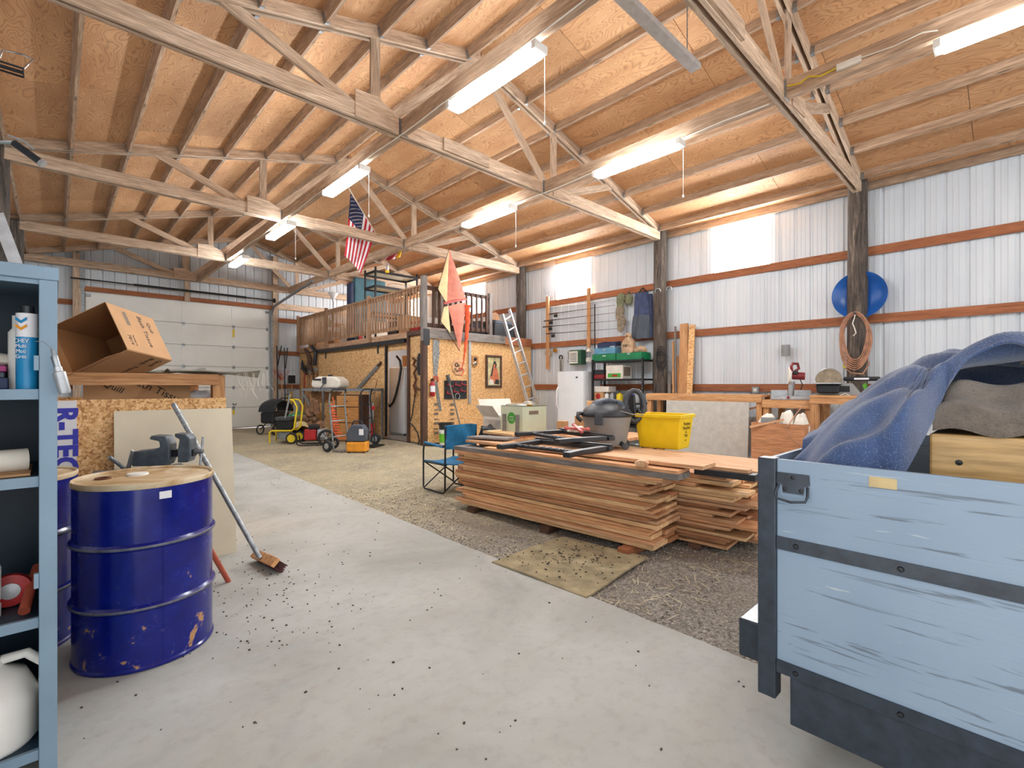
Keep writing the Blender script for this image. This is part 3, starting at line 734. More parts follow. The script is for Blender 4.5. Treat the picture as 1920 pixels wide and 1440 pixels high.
o = thing('caster_wheel', 'red caster wheel lying in the dark third shelf', 'wheel', (-.115, 2.5, .613))
MB().lathe([(.03, -.014), (.056, -.012), (.06, 0), (.056, .012), (.03, .014)], 28, ax='y').build('tyre', 'red_paint', o, smooth=50)
MB().lathe([(.0001, -.02), (.028, -.018), (.03, .0), (.028, .018), (.0001, .02)], 20, ax='y').build('hub', 'silver_paint', o, smooth=50)
o = thing('copper_pipe', 'orange pipe offcut poking out of the third cabinet shelf', 'pipe', (-.075, 2.36, .572))
MB().lathe([(.016, 0), (.016, .26), (.011, .26), (.011, 0), (.016, 0)], 16, M=Euler((-1.25, 0.35, 0)).to_matrix().to_4x4()).build('pipe', 'pipe_red', o, smooth=40)
tag(MB().lathe([(.022, 0), (.022, .1), (.017, .1), (.017, 0), (.022, 0)], 16, M=Euler((0, PI / 2 - .2, .4)).to_matrix().to_4x4()).build('pipe_fitting', 'pipe_red', loc=(-.16, 2.6, .58), smooth=40), 'red pipe fitting deep on the third cabinet shelf', 'pipe')
o = thing('plastic_jug', 'white plastic jug with loop handle on the cabinet bottom', 'jug', (-.16, 2.45, .1005))
MB().lathe([(.11, 0), (.125, .02), (.125, .16), (.09, .24), (.035, .27), (.03, .30), (.0001, .30)], 24).build('body', 'white_plastic', o, smooth=40)
MB().tube([(.03, 0, .29), (.09, -.02, .30), (.135, -.02, .25), (.135, -.01, .17), (.12, 0, .12)], .017, 8).build('handle', 'white_plastic', o, smooth=60)
# hanging air coupler
o = thing('air_coupler', 'steel air hose coupler hanging from the cabinet by a wire', 'coupler', (.0, 2.27, 1.42))
p0, p1, p2 = at(66, 640, Y=2.27), at(98, 655, Y=2.26), at(122, 738, Y=2.25)
L0 = Vector((0, 2.27, 1.42)); a, b = p1 - L0, p2 - L0; d = (b - a)
MB().tube([p0 - L0, (p0 * .5 + p1 * .5) - L0 + Vector((0, 0, .012)), a], .0012, 6).build('wire', 'galvanised', o)
MB().tube([a, a + d * .18], .005, 8).build('hook', 'galvanised', o); MB().tube([a + d * .15, a + d * .4], .010, 10).build('nipple', 'galvanised', o, smooth=40)
MB().tube([a + d * .4, a + d * .5, a + d * .52, a + d * .93, a + d], [.012, .012, .018, .018, .015], 14).build('body', 'silver_paint', o, smooth=40)

# ---- chipboard storage bin
bn = thing('storage_bin', 'open wooden bin of chipboard panels with a light rail frame', 'bin', (.3, 4.62, 0))
B = (.3, 4.62, 0); bx0, bx1, by1 = -.8, .755, 1.15
MB().b2((bx0, 0, .02), (bx1, .012, 1.244)).build('front_panel', 'osb_pale', bn)
MB().b2((bx1 - .012, .013, .02), (bx1, by1 - .013, 1.244)).build('side_panel', 'osb_pale', bn)
MB().b2((bx0, .013, .02), (bx0 + .012, by1 - .013, 1.244)).build('side_panel', 'osb_pale', bn)
MB().b2((bx0, by1 - .012, .02), (bx1, by1, 1.244)).build('back_panel', 'osb_pale', bn)
MB().b2((bx0 + .02, .02, .3), (bx1 - .02, by1 - .02, .32)).build('bottom', 'osb_pale', bn)
for x in (bx1 - .05, bx0 + .06):
    for y in (.06, by1 - .06): plank('post', (x, y, 0), (x, y, 1.432), .088, .088, 'fir', bn)
plank('rail', (bx0, .0, 1.395), (bx1 - .06, .0, 1.395), .04, .09, 'fir', bn)
plank('rail', (bx0, by1, 1.395), (bx1, by1, 1.395), .04, .09, 'fir', bn)
plank('rail', (bx1 - .02, .11, 1.395), (bx1 - .02, by1 - .11, 1.395), .04, .09, 'fir', bn)
o = thing('foam_board', 'white foam board with blue lettering leaning on the bin', 'board', (-.18, 4.60, 0), rot=(-.012, 0, 0))
MB().b2((-.3, -.026, 0), (.296, 0, 1.24)).build('sheet', 'paper_white', o)
lettering('R-TECH', .17, 'print_blue', o, (.232, -.0275, .90), (PI / 2, PI / 2, 0), ext=.0005, bold=.007)
for k in range(7): MB().b2((.278, -.0275, .45 + .11 * k), (.288, -.0265, .452 + .11 * k)).build('tick_mark', 'print_blue', o)
o = thing('hardboard_sheet', 'beige hardboard sheet leaning against the chipboard bin', 'board', (.69, 4.37, 0.0), rot=(-.17, 0, -.04))
MB().b2((-.38, 0, 0), (.38, .006, 1.175)).build('sheet', 'hardboard', o)
# ---- cardboard boxes
def bath_box():
    e1n = Vector((.329, .380, -.055)).normalized(); e2 = Vector((.116, -.151, -.354)); e2 = e2 - e1n * e2.dot(e1n); e2n = e2.normalized()
    e3n = e1n.cross(e2n)
    if e3n.dot(RT) > 0: e3n = -e3n
    L1, L2, L3 = .506, .402, .41
    C = at(197, 567, Y=4.72)
    o = thing('cardboard_box', 'large open cardboard tissue carton tipped on top of the bin', 'box', C)
    th = .005
    def slab(orig, a, b, n, name, mat):
        m = MB(); q = [orig, orig + a, orig + a + b, orig + b]; m.add(q + [p + n * th for p in q], [(0, 1, 2, 3), (7, 6, 5, 4), (0, 4, 5, 1), (1, 5, 6, 2), (2, 6, 7, 3), (3, 7, 4, 0)]); return m.build(name, mat, o)
    Z = Vector()
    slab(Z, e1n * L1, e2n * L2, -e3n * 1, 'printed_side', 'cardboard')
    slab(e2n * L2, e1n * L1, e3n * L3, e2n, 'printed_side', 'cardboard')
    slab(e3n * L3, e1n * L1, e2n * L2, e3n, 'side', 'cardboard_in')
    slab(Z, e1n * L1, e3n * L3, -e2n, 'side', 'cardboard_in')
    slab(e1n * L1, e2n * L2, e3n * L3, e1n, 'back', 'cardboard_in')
    fl = (e2n * .9 - e1n * .75).normalized()
    slab(e2n * L2 + e3n * .05, (e2n * .25 - e1n * .6).normalized() * .2, e3n * (L3 - .1), e2n * .3, 'flap', 'cardboard_in')
    slab(e3n * L3, (e3n * .8 - e1n * .3).normalized() * .16, e2n * L2, e3n * .2, 'flap', 'cardboard_in')
    n0 = -e3n
    R = Matrix((e2n, e1n, e2n.cross(e1n))).transposed()
    off = n0 * (th + .001)
    eu = R.to_euler()
    for s, sz, a, b in (('Quill', .052, .40, .12), ('Bath Tissue', .062, .31, .18), ('7814', .045, .09, .30), ('Packing no.', .022, .135, .30)):
        lettering(s, sz, 'print_black', o, e1n * a + e2n * b + off, eu)
    MB().add([off + e1n * .13 + e2n * .04, off + e1n * .17 + e2n * .04, off + e1n * .17 + e2n * .16, off + e1n * .13 + e2n * .16], [(0, 1, 2, 3)]).build('printed_panel', 'print_grey', o)
    R = Matrix((-e3n, e1n, (-e3n).cross(e1n))).transposed(); o2 = e2n * (L2 + th + .001)
    sgn = 1
    if (-e3n).cross(e1n).dot(e2n) < 0: R = Matrix((e3n, e1n, e3n.cross(e1n))).transposed()
    for s, sz, a, b in (('Quill', .052, .41, .08), ('Bath Tissue', .062, .31, .17)):
        lettering(s, sz, 'print_black', o, e1n * a + e3n * b + o2, R.to_euler())
bath_box()
o = thing('cardboard_box', 'cardboard tissue carton lying sunk inside the chipboard bin', 'box', (.52, 5.06, .95), rot=(-.22, .0, -.12))
MB().b2((-.34, -.28, 0), (.34, .28, .40)).build('carton', 'cardboard', o)
lettering('Bath Tissue', .085, 'print_black', o, (.12, -.283, .30), (PI / 2, .5, 0))
lettering('Quill', .07, 'print_black', o, (-.16, -.283, .33), (PI / 2, .5, 0))
lump('packing_foam', 'white crumpled packing stuffed in the bin corner', 'packing', (.93, 4.93, 1.22), (.13, .1, .05), 'paper_white', 8, .2)
def sack(name, label, pts, z, mat, seed):
    rr = random.Random(seed); o = thing(name, label, 'bag', (pts[0][0], pts[0][1], z)); bx, by = pts[0]
    A, Bp, Cp, Dp = [Vector((p[0] - bx, p[1] - by, 0)) for p in pts]
    def f(u, v):
        p = A.lerp(Bp, u).lerp(Dp.lerp(Cp, u), v); return (p.x, p.y, .012 + .022 * math.sin(5 * u + 3 * v + seed) * math.sin(4 * v + u) + .03 * u * u * math.sin(6 * v + seed) + .012)
    MB().sheet(f, 16, 10, .008).build('sacking', mat, o, smooth=60)
    return o
o = sack('feed_sack', 'grey woven feed sack draped over the bin corner', [(.66, 4.60), (1.30, 4.52), (1.36, 4.86), (.66, 5.0)], 1.44, 'feed_bag', 1)
m = MB()
for k in range(26):
    x, y = random.uniform(.45, .70), random.uniform(-.08, .24); L = random.uniform(.05, .17) * (2 if k % 9 == 0 else 1)
    m.tube([(x, y, .015), (x + random.uniform(-.02, .03), y, -L * .5), (x + random.uniform(-.03, .06), y + random.uniform(-.02, .02), -L)], .0013, 4)
m.build('frayed_threads', 'wire_white', o)
sack('feed_sack', 'folded dark feed sack lying behind the draped sack', [(.5, 5.05), (1.0, 4.98), (1.02, 5.3), (.55, 5.4)], 1.445, 'feed_bag', 4)
# ---- vise on small bench behind the drum
o = thing('vise_bench', 'small grey steel bench behind the blue drums', 'bench', (.52, 3.92, 0))
MB().b2((-.34, -.24, .765), (.14, .22, .79)).build('top', 'slate', o)
for x in (-.30, .10):
    for y in (-.2, .18): MB().b2((x - .02, y - .02, 0), (x + .02, y + .02, .764)).build('leg', 'slate', o)
v = thing('bench_vise', 'grey steel bench vise with open jaws behind the drum', 'vise', (.50, 3.90, .7905), -.55); v.scale = (1.12, 1.12, 1.05)
MB().lathe([(.085, 0), (.085, .018), (.06, .026), (.05, .04), (.0001, .04)], 24).build('swivel_base', 'vise_grey', v, smooth=40)
MB().prism([(-.115, .035), (.06, .035), (.075, .07), (.075, .165), (.055, .215), (-.02, .222), (-.03, .2), (.02, .185), (.025, .15), (-.01, .135), (-.115, .125), (-.13, .08)], -.048, .048, Matrix.Rotation(PI / 2, 4, 'X')).build('fixed_jaw', 'vise_grey', v, bevel=.006)
MB().b2((.06, -.03, .085), (.19, .03, .128)).build('slide', 'black_steel', v)
MB().prism([(.115, .05), (.17, .05), (.185, .09), (.18, .2), (.16, .225), (.1, .232), (.1, .21), (.125, .195), (.115, .13)], -.046, .046, Matrix.Rotation(PI / 2, 4, 'X')).build('moving_jaw', 'vise_grey', v, bevel=.006)
MB().cyl((.18, 0, .11), (.235, 0, .11), .014, n=12).build('screw', 'galvanised', v); MB().cyl((.225, -.02, .02), (.225, .02, .2), .007, n=8).build('handle', 'galvanised', v)
MB().tube([(-.03, .05, .06), (.0, .085, .06)], .006, 8).build('lock_lever', 'galvanised', v)
MB().prism([(-.15, 0.0), (-.125, 0), (-.1, .13), (-.11, .14), (-.13, .05)], .05, .07, Matrix.Rotation(PI / 2, 4, 'X')).build('anvil_horn', 'saw_steel', v)
tag(MB().tube([at(205, 857, Y=3.75), at(220, 868, Y=3.78), at(232, 878, Y=3.8)], .011, 10).build('bent_pipe', 'galvanised', smooth=50), 'bent galvanised pipe end beside the vise', 'pipe')
# ---- push broom
top = at(325, 757, Y=4.36); foot = Vector((1.10, 3.86, .075))
o = thing('push_broom', 'push broom with taped galvanised handle leaning on the bin', 'broom', (1.13, 3.85, 0))
bb = Vector((1.13, 3.85, 0)); d = (top - foot)
MB().tube([foot - bb, top - bb], .018, 12).build('handle', 'galvanised', o, smooth=50)
for k in range(16):
    c = foot + d * (.5 + .03 * k) - bb; MB().tube([c, c + d * .006], .0195, 10).build('tape_wrap', 'silver_paint', o)
hd = Matrix.Translation((0, 0, .07)) @ Matrix.Rotation(-.75, 4, 'Y') @ Matrix.Translation((0, 0, -.075)) @ Euler((0, 0, PI / 2 + .1)).to_matrix().to_4x4()
MB().box((0, 0, .075), (.40, .066, .03), None, hd).build('head', 'fir', o, bevel=.004)
m = MB()
for i in range(34):
    for j in range(6):
        x, y = -.193 + i * .0117, -.026 + j * .0104
        m.add([(x - .003, y, .06), (x + .003, y, .06), (x + .003 + random.uniform(-.006, .006), y + random.uniform(-.012, .012), -.016), (x - .003 + random.uniform(-.006, .006), y + random.uniform(-.01, .01), -.016)], [(0, 1, 2, 3)], hd)
tag(m.build('bristles', 'bristle', o), kind='stuff')
tag(MB().cyl((.868, 3.74, .002), (.70, 3.62, .36), .016, n=12).build('red_pipe', 'pipe_red', smooth=50), 'red pipe handle leaning behind the front drum', 'pipe')
# ---- bicycle hung upside down above the drums
bk = thing('bicycle', 'bicycle hung upside down above the cabinet at the upper left', 'bicycle', (-.27, 3.15, 2.62))
fr = MB(); BBk, ST, HDt, RA, FA = Vector((0, 0, 0)), Vector((0, -.17, -.5)), Vector((0, .5, -.46)), Vector((0, -.42, .03)), Vector((0, .66, .05))
for a, b, r in ((BBk, ST, .015), (BBk, HDt * .98, .017), (ST * .9, HDt, .014), (BBk, RA, .009), (ST * .9, RA, .008), (HDt, FA, .012)): fr.cyl(a, b, r, n=10)
fr.build('frame', 'teal_bike', bk, smooth=50)
for c in (RA, FA):
    w = MB().tube(arc(c, .33, 0, 2 * PI * 35 / 36, 35, 'x'), .018, 8, True).build('wheel', 'rubber', bk, smooth=60)
    sp = MB()
    for k in range(16): a = 2 * PI * k / 16; sp.cyl(c, c + Vector((0, .32 * math.cos(a), .32 * math.sin(a))), .0014, n=4)
    sp.build('spokes', 'chrome', w)
MB().sph((0, -.17, -.55), (.075, .13, .03), 14).build('saddle', 'navy', bk, smooth=60)
MB().lathe([(.085, -.004), (.09, 0), (.085, .004), (.06, .003), (.06, -.003)], 32, (.045, 0, 0), 'x').build('chainring', 'chrome', bk)
cr = MB().bar((.06, 0, 0), (.075, .0, .165), .014, .022).build('crank', 'chrome', bk)
pd = MB().b2((.08, -.045, .158), (.17, -.041, .166)).b2((.08, .041, .158), (.17, .045, .166)).b2((.165, -.037, .155), (.17, .037, .17)).cyl((.06, 0, .162), (.165, 0, .162), .008, n=8); pd.build('pedal', 'black_steel', bk)
MB().tube([(.17, -.03, .17), (.2, -.02, .23), (.165, .03, .26), (.1, .03, .25), (.09, -.03, .17)], .004, 6).build('toe_clip', 'chrome', bk, smooth=60)
hb = MB().tube([(-.27, .47, -.52), (-.05, .53, -.52), (.03, .53, -.52)], .011, 10).build('handlebar', 'chrome', bk, smooth=60)
g0, g1 = at(26, 268, Y=3.35) - Vector((-.27, 3.15, 2.62)), at(76, 304, Y=3.32) - Vector((-.27, 3.15, 2.62))
MB().tube([(0, .47, -.52), (0, .30, g0.z), g0], .011, 8).build('bar_end', 'chrome', bk, smooth=60); MB().cyl(g0, g1, .0165, n=12).build('grip', 'black_plastic', bk, smooth=50)
MB().tube([g1 * 1.0, g1 + (g1 - g0) * .12], .02, 10).build('grip_cap', 'silver_paint', bk)
MB().tube([g0 + Vector((-.02, 0, .03)), g0.lerp(g1, .4) + Vector((0, -.03, .035)), g0.lerp(g1, .75) + Vector((0, -.03, .03))], .005, 6).build('brake_lever', 'silver_paint', bk)
for y in (-.42, .66): MB().cyl((0, y, .34), (0, y, zroof(-.27) - 2.62 - .09), .004, n=6).build('hanging_rope', 'wire_white', bk)
# ---- ladder stub on the bin
lw = thing('step_ladder', 'aluminium ladder leaning above the steel cabinet', 'ladder', (-.1, 5.0, 1.44))
P0, P1 = at(-6, 400, Y=4.95), at(108, 700, Y=4.9)
for dy in (0, .36):
    q0, q1 = P0 - Vector((-.1, 5.0, 1.44)) + Vector((0, dy, 0)), P1 - Vector((-.1, 5.0, 1.44)) + Vector((0, dy, 0))
    MB().bar(q0, q1, .025, .07, up=(1, 0, .3)).build('rail', 'aluminium', lw)
for k in range(5):
    q = (P0 - Vector((-.1, 5.0, 1.44))).lerp(P1 - Vector((-.1, 5.0, 1.44)), .1 + .2 * k); MB().cyl(q, q + Vector((0, .36, 0)), .016, n=8).build('rung', 'aluminium', lw)
# ================================================================ trailer
tl = thing('utility_trailer', 'grey plywood utility trailer with black steel frame at right', 'trailer', (2.6, -.8, 0))
ox, oy = 2.6, -.8
tx0, tx1, ty0, ty1, tz0, tz1 = 1.85 - ox, 3.35 - ox, -2.3 - oy, .657 - oy, .375, 1.089
for x in (tx0, tx1 - .06):
    for y in (ty1 - .06, ty0): MB().b2((x, y, .238), (x + .06, y + .06, tz1)).build('corner_post', 'frame_black', tl, bevel=.004)
for a, b in ((tx0 + .016, tx0 + .032), (tx1 - .032, tx1 - .016)): MB().b2((a, ty0 + .06, tz0 - .01), (b, ty1 - .061, tz1 - .002)).build('side_panel', 'trailer_paint', tl)
MB().b2((tx0 + .061, ty1 - .034, tz0), (tx1 - .061, ty1 - .018, tz1 - .004)).build('end_panel', 'trailer_paint', tl)
MB().b2((tx0 + .061, ty0 + .018, tz0), (tx1 - .061, ty0 + .034, tz1 - .004)).build('end_panel', 'trailer_paint', tl)
MB().b2((tx0 + .035, ty0 + .04, tz0 - .03), (tx1 - .035, ty1 - .04, tz0 - .005)).build('bed', 'grey_wood', tl)
for x in (tx0 + .009, tx1 - .015):
    MB().b2((x, ty0 + .061, .77), (x + .006, ty1 - .061, .815)).build('side_strap', 'frame_black', tl)
    MB().b2((x - .003, ty0 + .061, .335), (x + .012, ty1 - .061, .378)).build('edge_angle', 'frame_black', tl)
MB().b2((tx0 + .02, ty0, .16), (tx0 + .07, ty1 - .10, .333)).build('frame_channel', 'frame_black', tl, bevel=.004)
MB().b2((tx1 - .07, ty0, .16), (tx1 - .02, ty1 - .10, .333)).build('frame_channel', 'frame_black', tl, bevel=.004)
MB().b2((tx0 + .085, ty1 + .005, .30), (tx1 - .085, ty1 + .10, .445)).build('bumper', 'frame_black', tl, bevel=.006)
for y in (.555, .27, -.1, -.5):
    MB().lathe([(.0001, -.006), (.007, -.005), (.009, 0)], 12, (tx0 + .008, y - oy - .02, .792), 'x').build('bolt', 'black_steel', tl)
    MB().lathe([(.0001, -.006), (.007, -.005), (.009, 0)], 12, (tx0 + .005, y - oy - .02, .354), 'x').build('bolt', 'black_steel', tl)
MB().b2((tx0 + .0145, .26 - oy, 1.03), (tx0 + .0162, .33 - oy, 1.062)).build('tape_scrap', 'tan_canvas', tl)
hp = MB(); hx = tx0 + .012; hy = .545 - oy
hp.prism([(-.05, .03), (.05, .03), (.052, -.005), (.035, -.012), (.032, -.04), (-.032, -.04), (-.035, -.012), (-.052, -.005)], 0, .004, Matrix.Translation((hx + .003, hy, 1.012)) @ Matrix.Rotation(-PI / 2, 4, 'Z') @ Matrix.Rotation(PI / 2, 4, 'X'))
hp = hp.build('chest_handle', 'frame_black', tl)
MB().tube([(hx, hy + .045, 1.0), (hx - .02, hy + .05, .972), (hx - .026, hy + .045, .955), (hx - .027, hy, .947), (hx - .026, hy - .045, .955), (hx - .02, hy - .05, .972), (hx, hy - .045, 1.0)], .0045, 8).build('bail', 'frame_black', hp, smooth=60)
for y, z in ((.0, 1.028), (.025, .985), (-.025, .985)): MB().lathe([(.0001, -.004), (.007, -.003), (.008, 0)], 10, (hx, hy + y, z), 'x').build('screw', 'black_steel', hp)
MB().b2((-.05, ty0 - 1.2, .2), (.05, ty0, .3)).build('tongue', 'frame_black', tl)
for x in (tx0 - .2, tx1 + .02):
    w = MB().lathe([(.15, -.08), (.29, -.085), (.31, -.05), (.31, .05), (.29, .085), (.15, .08)], 32, (x + .09, -.2, .31), 'x').build('wheel', 'rubber', tl, smooth=40)
    MB().lathe([(.0001, -.05), (.15, -.06), (.15, .06), (.0001, .05)], 24, (x + .09, -.2, .31), 'x').build('rim', 'white_enamel', w)
# furniture panel and blankets in the trailer
o = thing('dresser', 'light maple dresser lying under the blankets in the trailer', 'dresser', (2.5, -.55, tz0))
MB().b2((-.34, -.7, 0), (.3, .765, 1.186 - tz0)).build('carcass', 'maple', o, bevel=.008)
MB().lathe([(.0001, -.002), (.009, -.001), (.010, .002)], 12, (-.341, .69, .72), 'x').build('bolt', 'black_steel', o)
def sst(a, b, x): x = min(max((x - a) / (b - a), 0), 1); return x * x * (3 - 2 * x)
def blue(u, v):
    y = .60 - v * 1.25; x0 = 1.915 + .30 * sst(.30, .17, y); x = x0 + (3.15 - x0) * u ** 1.5
    K = [(-.9, 1.42), (-.1, 1.49), (.19, 1.485), (.262, 1.455), (.329, 1.405), (.42, 1.335), (.516, 1.255), (.63, 1.14)]
    for (a0, z0), (a1, z1) in zip(K, K[1:]):
        if a0 <= y <= a1: z = z0 + (z1 - z0) * (y - a0) / (a1 - a0)
    z -= .02
    fold = .055 * (.45 - abs(math.sin(x * 9.5 + y * 1.6 + .5 * math.sin(y * 5) + .4)) ** .8) + .022 * math.sin(x * 33 + y * 5 + 1 + math.sin(y * 9)) + .014 * math.sin(y * 19 + x * 9) + .008 * math.sin(x * 61 + y * 23)
    z += fold * sst(0, .15, u + .03) * (1 - .4 * v)
    z += .02 * math.sin(y * 30 + 1) * (1 - sst(0, .25, u)); z -= .26 * (1 - sst(0, .10, u)) * sst(.1, .3, y) + .16 * (1 - sst(0, .5, u)) * sst(.1, .3, y)
    z -= .25 * sst(.82, 1, u)
    x += (.035 * abs(math.sin(y * 17 + 2)) + .012 * math.sin(y * 47)) * (1 - u) * sst(.1, .3, y)
    return (x - 2.4, y, max(z, tz0 + .25) - 1.0)
tag(MB().sheet(blue, 90, 80, .008).build('moving_blanket', 'moving_blanket', smooth=80, loc=(2.4, 0, 1.0)), 'fuzzy blue moving blanket heaped in the trailer', 'blanket')
def grey(u, v):
    y = .205 - v * 1.0; x = 2.155 + .42 * u
    z = 1.20 + .15 * math.sin(PI * min(1, u * 1.2 + .05)) ** .7 * (.45 + .55 * abs(math.sin(3.1 * v + .9 + .5 * u))) * sst(-.06, .12, v + .05) + .012 * math.sin(24 * u + 11 * v) + .01 * math.sin(30 * v)
    if u < .04: z = 1.195 + .012 * math.sin(30 * v)
    return (x - 2.3, y, z - 1.0)
tag(MB().sheet(grey, 50, 70, .007).build('felt_blanket', 'grey_blanket', smooth=80, loc=(2.3, 0, 1.0)), 'brownish grey felt pad rumpled on the maple dresser', 'blanket')
def grey2(u, v):
    y = .0 - v * .6; x = 2.62 + .45 * u
    return (x - 2.8, y, .475 + .03 * math.sin(5 * v + 2 * u) + .02 * math.sin(14 * u + 3 * v) - .05 * (1 - sst(0, .2, v)))
tag(MB().sheet(grey2, 24, 24, .012).build('felt_blanket', 'grey_blanket', smooth=80, loc=(2.8, 0, 1.0)), 'dark folded felt pad on top of the blue blanket heap', 'blanket')

# ================================================================ lumber stacks
ANG = .07
def stack_pt(ox_, oy_, lx, ly): ca, sa = math.cos(ANG), math.sin(ANG); return (ox_ + ca * lx - sa * ly, oy_ + sa * lx + ca * ly)
rr = random.Random(11)
def board(ox_, oy_, x0, x1, y0, y1, z0, z1, label, group, mat='lumber', name='board'):
    a = stack_pt(ox_, oy_, (x0 + x1) / 2, y0); b = stack_pt(ox_, oy_, (x0 + x1) / 2, y1); z = (z0 + z1) / 2
    o = plank(name, (*a, z), (*b, z), x1 - x0, z1 - z0, mat); tag(o, label, 'board', group)
    return o
S1 = (3.42, 2.0); S2 = (3.90, 1.52)
for y in (.14, 1.0, 2.0): board(*S1, -.12 if y < .5 else -.05, .5, y, y + .1, -.03, .045, 'short block carrying the %s of the front lumber stack' % ('near end' if y < .5 else 'middle' if y < 1.5 else 'far end'), 'blocks under the front stack', 'dark_timber' if y > .5 else 'girt_wood', 'sleeper')
LM = ['lumber', 'lumber', 'lumber_tan', 'lumber_dark', 'lumber_tan', 'lumber_pale']
ORD = 'first second third fourth fifth sixth seventh eighth ninth tenth eleventh twelfth thirteenth fourteenth fifteenth sixteenth seventeenth eighteenth nineteenth twentieth twenty-first twenty-second twenty-third twenty-fourth'.split()
z = .046; lay = 0; L1 = 'rough-sawn board in the layers of the front lumber stack'
while z < .585:
    th = rr.choice([.023, .026, .03, .036]); n0 = rr.uniform(-.04, .05) - (.05 if lay in (0,) else 0) + (.10 if lay in (13, 16) else 0)
    of = rr.uniform(-.035, .035) - (.03 if lay < 2 else 0)
    wd = .45; cut = rr.uniform(.2, .28)
    board(*S1, of, of + cut - .004, n0, 2.28 + rr.uniform(-.08, .06), z, z + th, 'rough-sawn board facing the slab, ' + ORD[lay] + ' layer up in the front stack', 'boards of the front stack', rr.choice(LM))
    board(*S1, of + cut, of + wd, n0 + rr.uniform(-.03, .06), 2.25 + rr.uniform(-.08, .06), z, z + th, 'rough-sawn board on the inner side, ' + ORD[lay] + ' layer up in the front stack', 'boards of the front stack', rr.choice(LM))
    z += th + .004; lay += 1
Z1 = z
board(*S1, -.03, .24, -.10, 2.34, Z1, Z1 + .03, 'thick board jutting out near the top of the front stack', None, 'lumber')
board(*S1, .245, .46, -.02, 2.2, Z1, Z1 + .03, 'board beside the jutting board atop the front stack', None, 'lumber')
board(*S1, -.02, .20, -.22, 2.36, Z1 + .031, Z1 + .075, 'grey weathered plank jutting farthest from the front stack', None, 'grey_wood')
board(*S1, .21, .44, .1, 2.2, Z1 + .031, Z1 + .075, 'thick plank beside the grey weathered plank', None, 'lumber')
board(*S1, .0, .22, -.21, 1.9, Z1 + .076, Z1 + .1, 'reddish board on the grey weathered plank', None, 'lumber')
board(*S1, .24, .46, .0, 2.2, Z1 + .076, Z1 + .105, 'board next to the reddish top board', None, 'lumber')
ZT = Z1 + .112
o = board(*S1, .10, .36, -.36, 2.3, ZT, ZT + .028, 'wide pale plank on top of the front stack reaching right', None, 'lumber_pale')
tag(MB().lathe([(.0001, 0), (.05, .0), (.055, .02), (.05, .1), (.0001, .1)], 18, M=Euler((0, PI / 2, .4)).to_matrix().to_4x4() @ Matrix.Diagonal((.5, 1, 1, 1))).build('log_slice', 'lumber_pale', smooth=40, loc=(3.37, 2.07, Z1 + .129)), 'half round log offcut on the near end of the front stack', 'offcut')
# second stack
z = .0; lay = 0; L2 = 'rough-sawn board in the layers of the second lumber stack'
board(*S2, -.02, 1.0, .3, .4, -.03, .03, 'block under the second lumber stack', None, 'dark_timber', 'sleeper')
board(*S2, -.02, 1.0, 2.1, 2.2, -.03, .03, 'far block under the second lumber stack', None, 'dark_timber', 'sleeper')
z = .031
while z < .56:
    th = rr.choice([.022, .025, .028, .032]); x = rr.uniform(-.02, .05)
    nb = 0
    while x < 1.0:
        w = rr.uniform(.2, .3); n0 = rr.uniform(-.08, .10) + (.12 if rr.random() < .2 else 0) - (.1 if rr.random() < .12 else 0)
        if x < .06 and lay % 6 == 4: n0 += .25
        board(*S2, x, x + w - .006, n0, 2.75 + rr.uniform(-.1, .1), z, z + th, 'rough-sawn board, %s from the left in the %s layer of the second stack' % (ORD[nb], ORD[lay]), 'boards of the second stack', rr.choice(LM))
        x += w; nb += 1
    z += th + .004; lay += 1
Z2 = z
board(*S2, .05, .30, .12, 2.7, Z2, Z2 + .04, 'thick board on the left of the second stack top', None, 'lumber')
board(*S2, .31, .58, -.02, 2.7, Z2, Z2 + .03, 'board in the middle of the second stack top', None, 'lumber')
board(*S2, .59, .86, -.06, 2.7, Z2, Z2 + .03, 'board second from the right on the stack top', None, 'lumber')
board(*S2, .865, 1.12, -.02, 2.7, Z2, Z2 + .03, 'rightmost board on the second stack top', None, 'lumber')
board(*S2, .33, 1.10, -.05, 2.72, Z2 + .042, Z2 + .062, 'wide pale sheet covering the second stack', None, 'lumber_pale')
board(*S2, -.02, .10, -.12, .35, Z2 + .0415, Z2 + .09, 'short black painted block on the second stack corner', None, 'black_plastic')
board(*S2, .02, .12, -.06, .30, Z2 + .091, Z2 + .118, 'short pale stick on the black painted block', None, 'lumber_pale')
TZ = Z2 + .063
# ---- doormat
cs4 = [at(1055, 1008, Z=0), at(1215, 1047, Z=0), at(1100, 1122, Z=0), at(922, 1055, Z=0)]
mc = sum(cs4, Vector()) / 4
o = thing('doormat', 'dirty tan doormat lying on the gravel by the slab', 'mat', mc)
def matf(u, v):
    p = cs4[0].lerp(cs4[1], u).lerp(cs4[3].lerp(cs4[2], u), v) - mc
    return (p.x, p.y, .012 + .006 * math.sin(7 * u + 2 * v) * math.sin(5 * v))
MB().sheet(matf, 18, 18, -.012).build('pile', 'mat_fibre', o, smooth=70)
m = MB()
for k in range(170):
    u, v = min(.96, max(.04, random.gauss(.5, .22))), min(.96, max(.04, random.gauss(.5, .22))); p = matf(u, v); r = random.uniform(.002, .007)
    m.box((p[0], p[1], p[2] + .017), (r * 2.4, r * random.uniform(.8, 2), r), (0, 0, random.uniform(0, 3)))
tag(m.build('dirt_crumbs', 'crumb', o), kind='stuff')
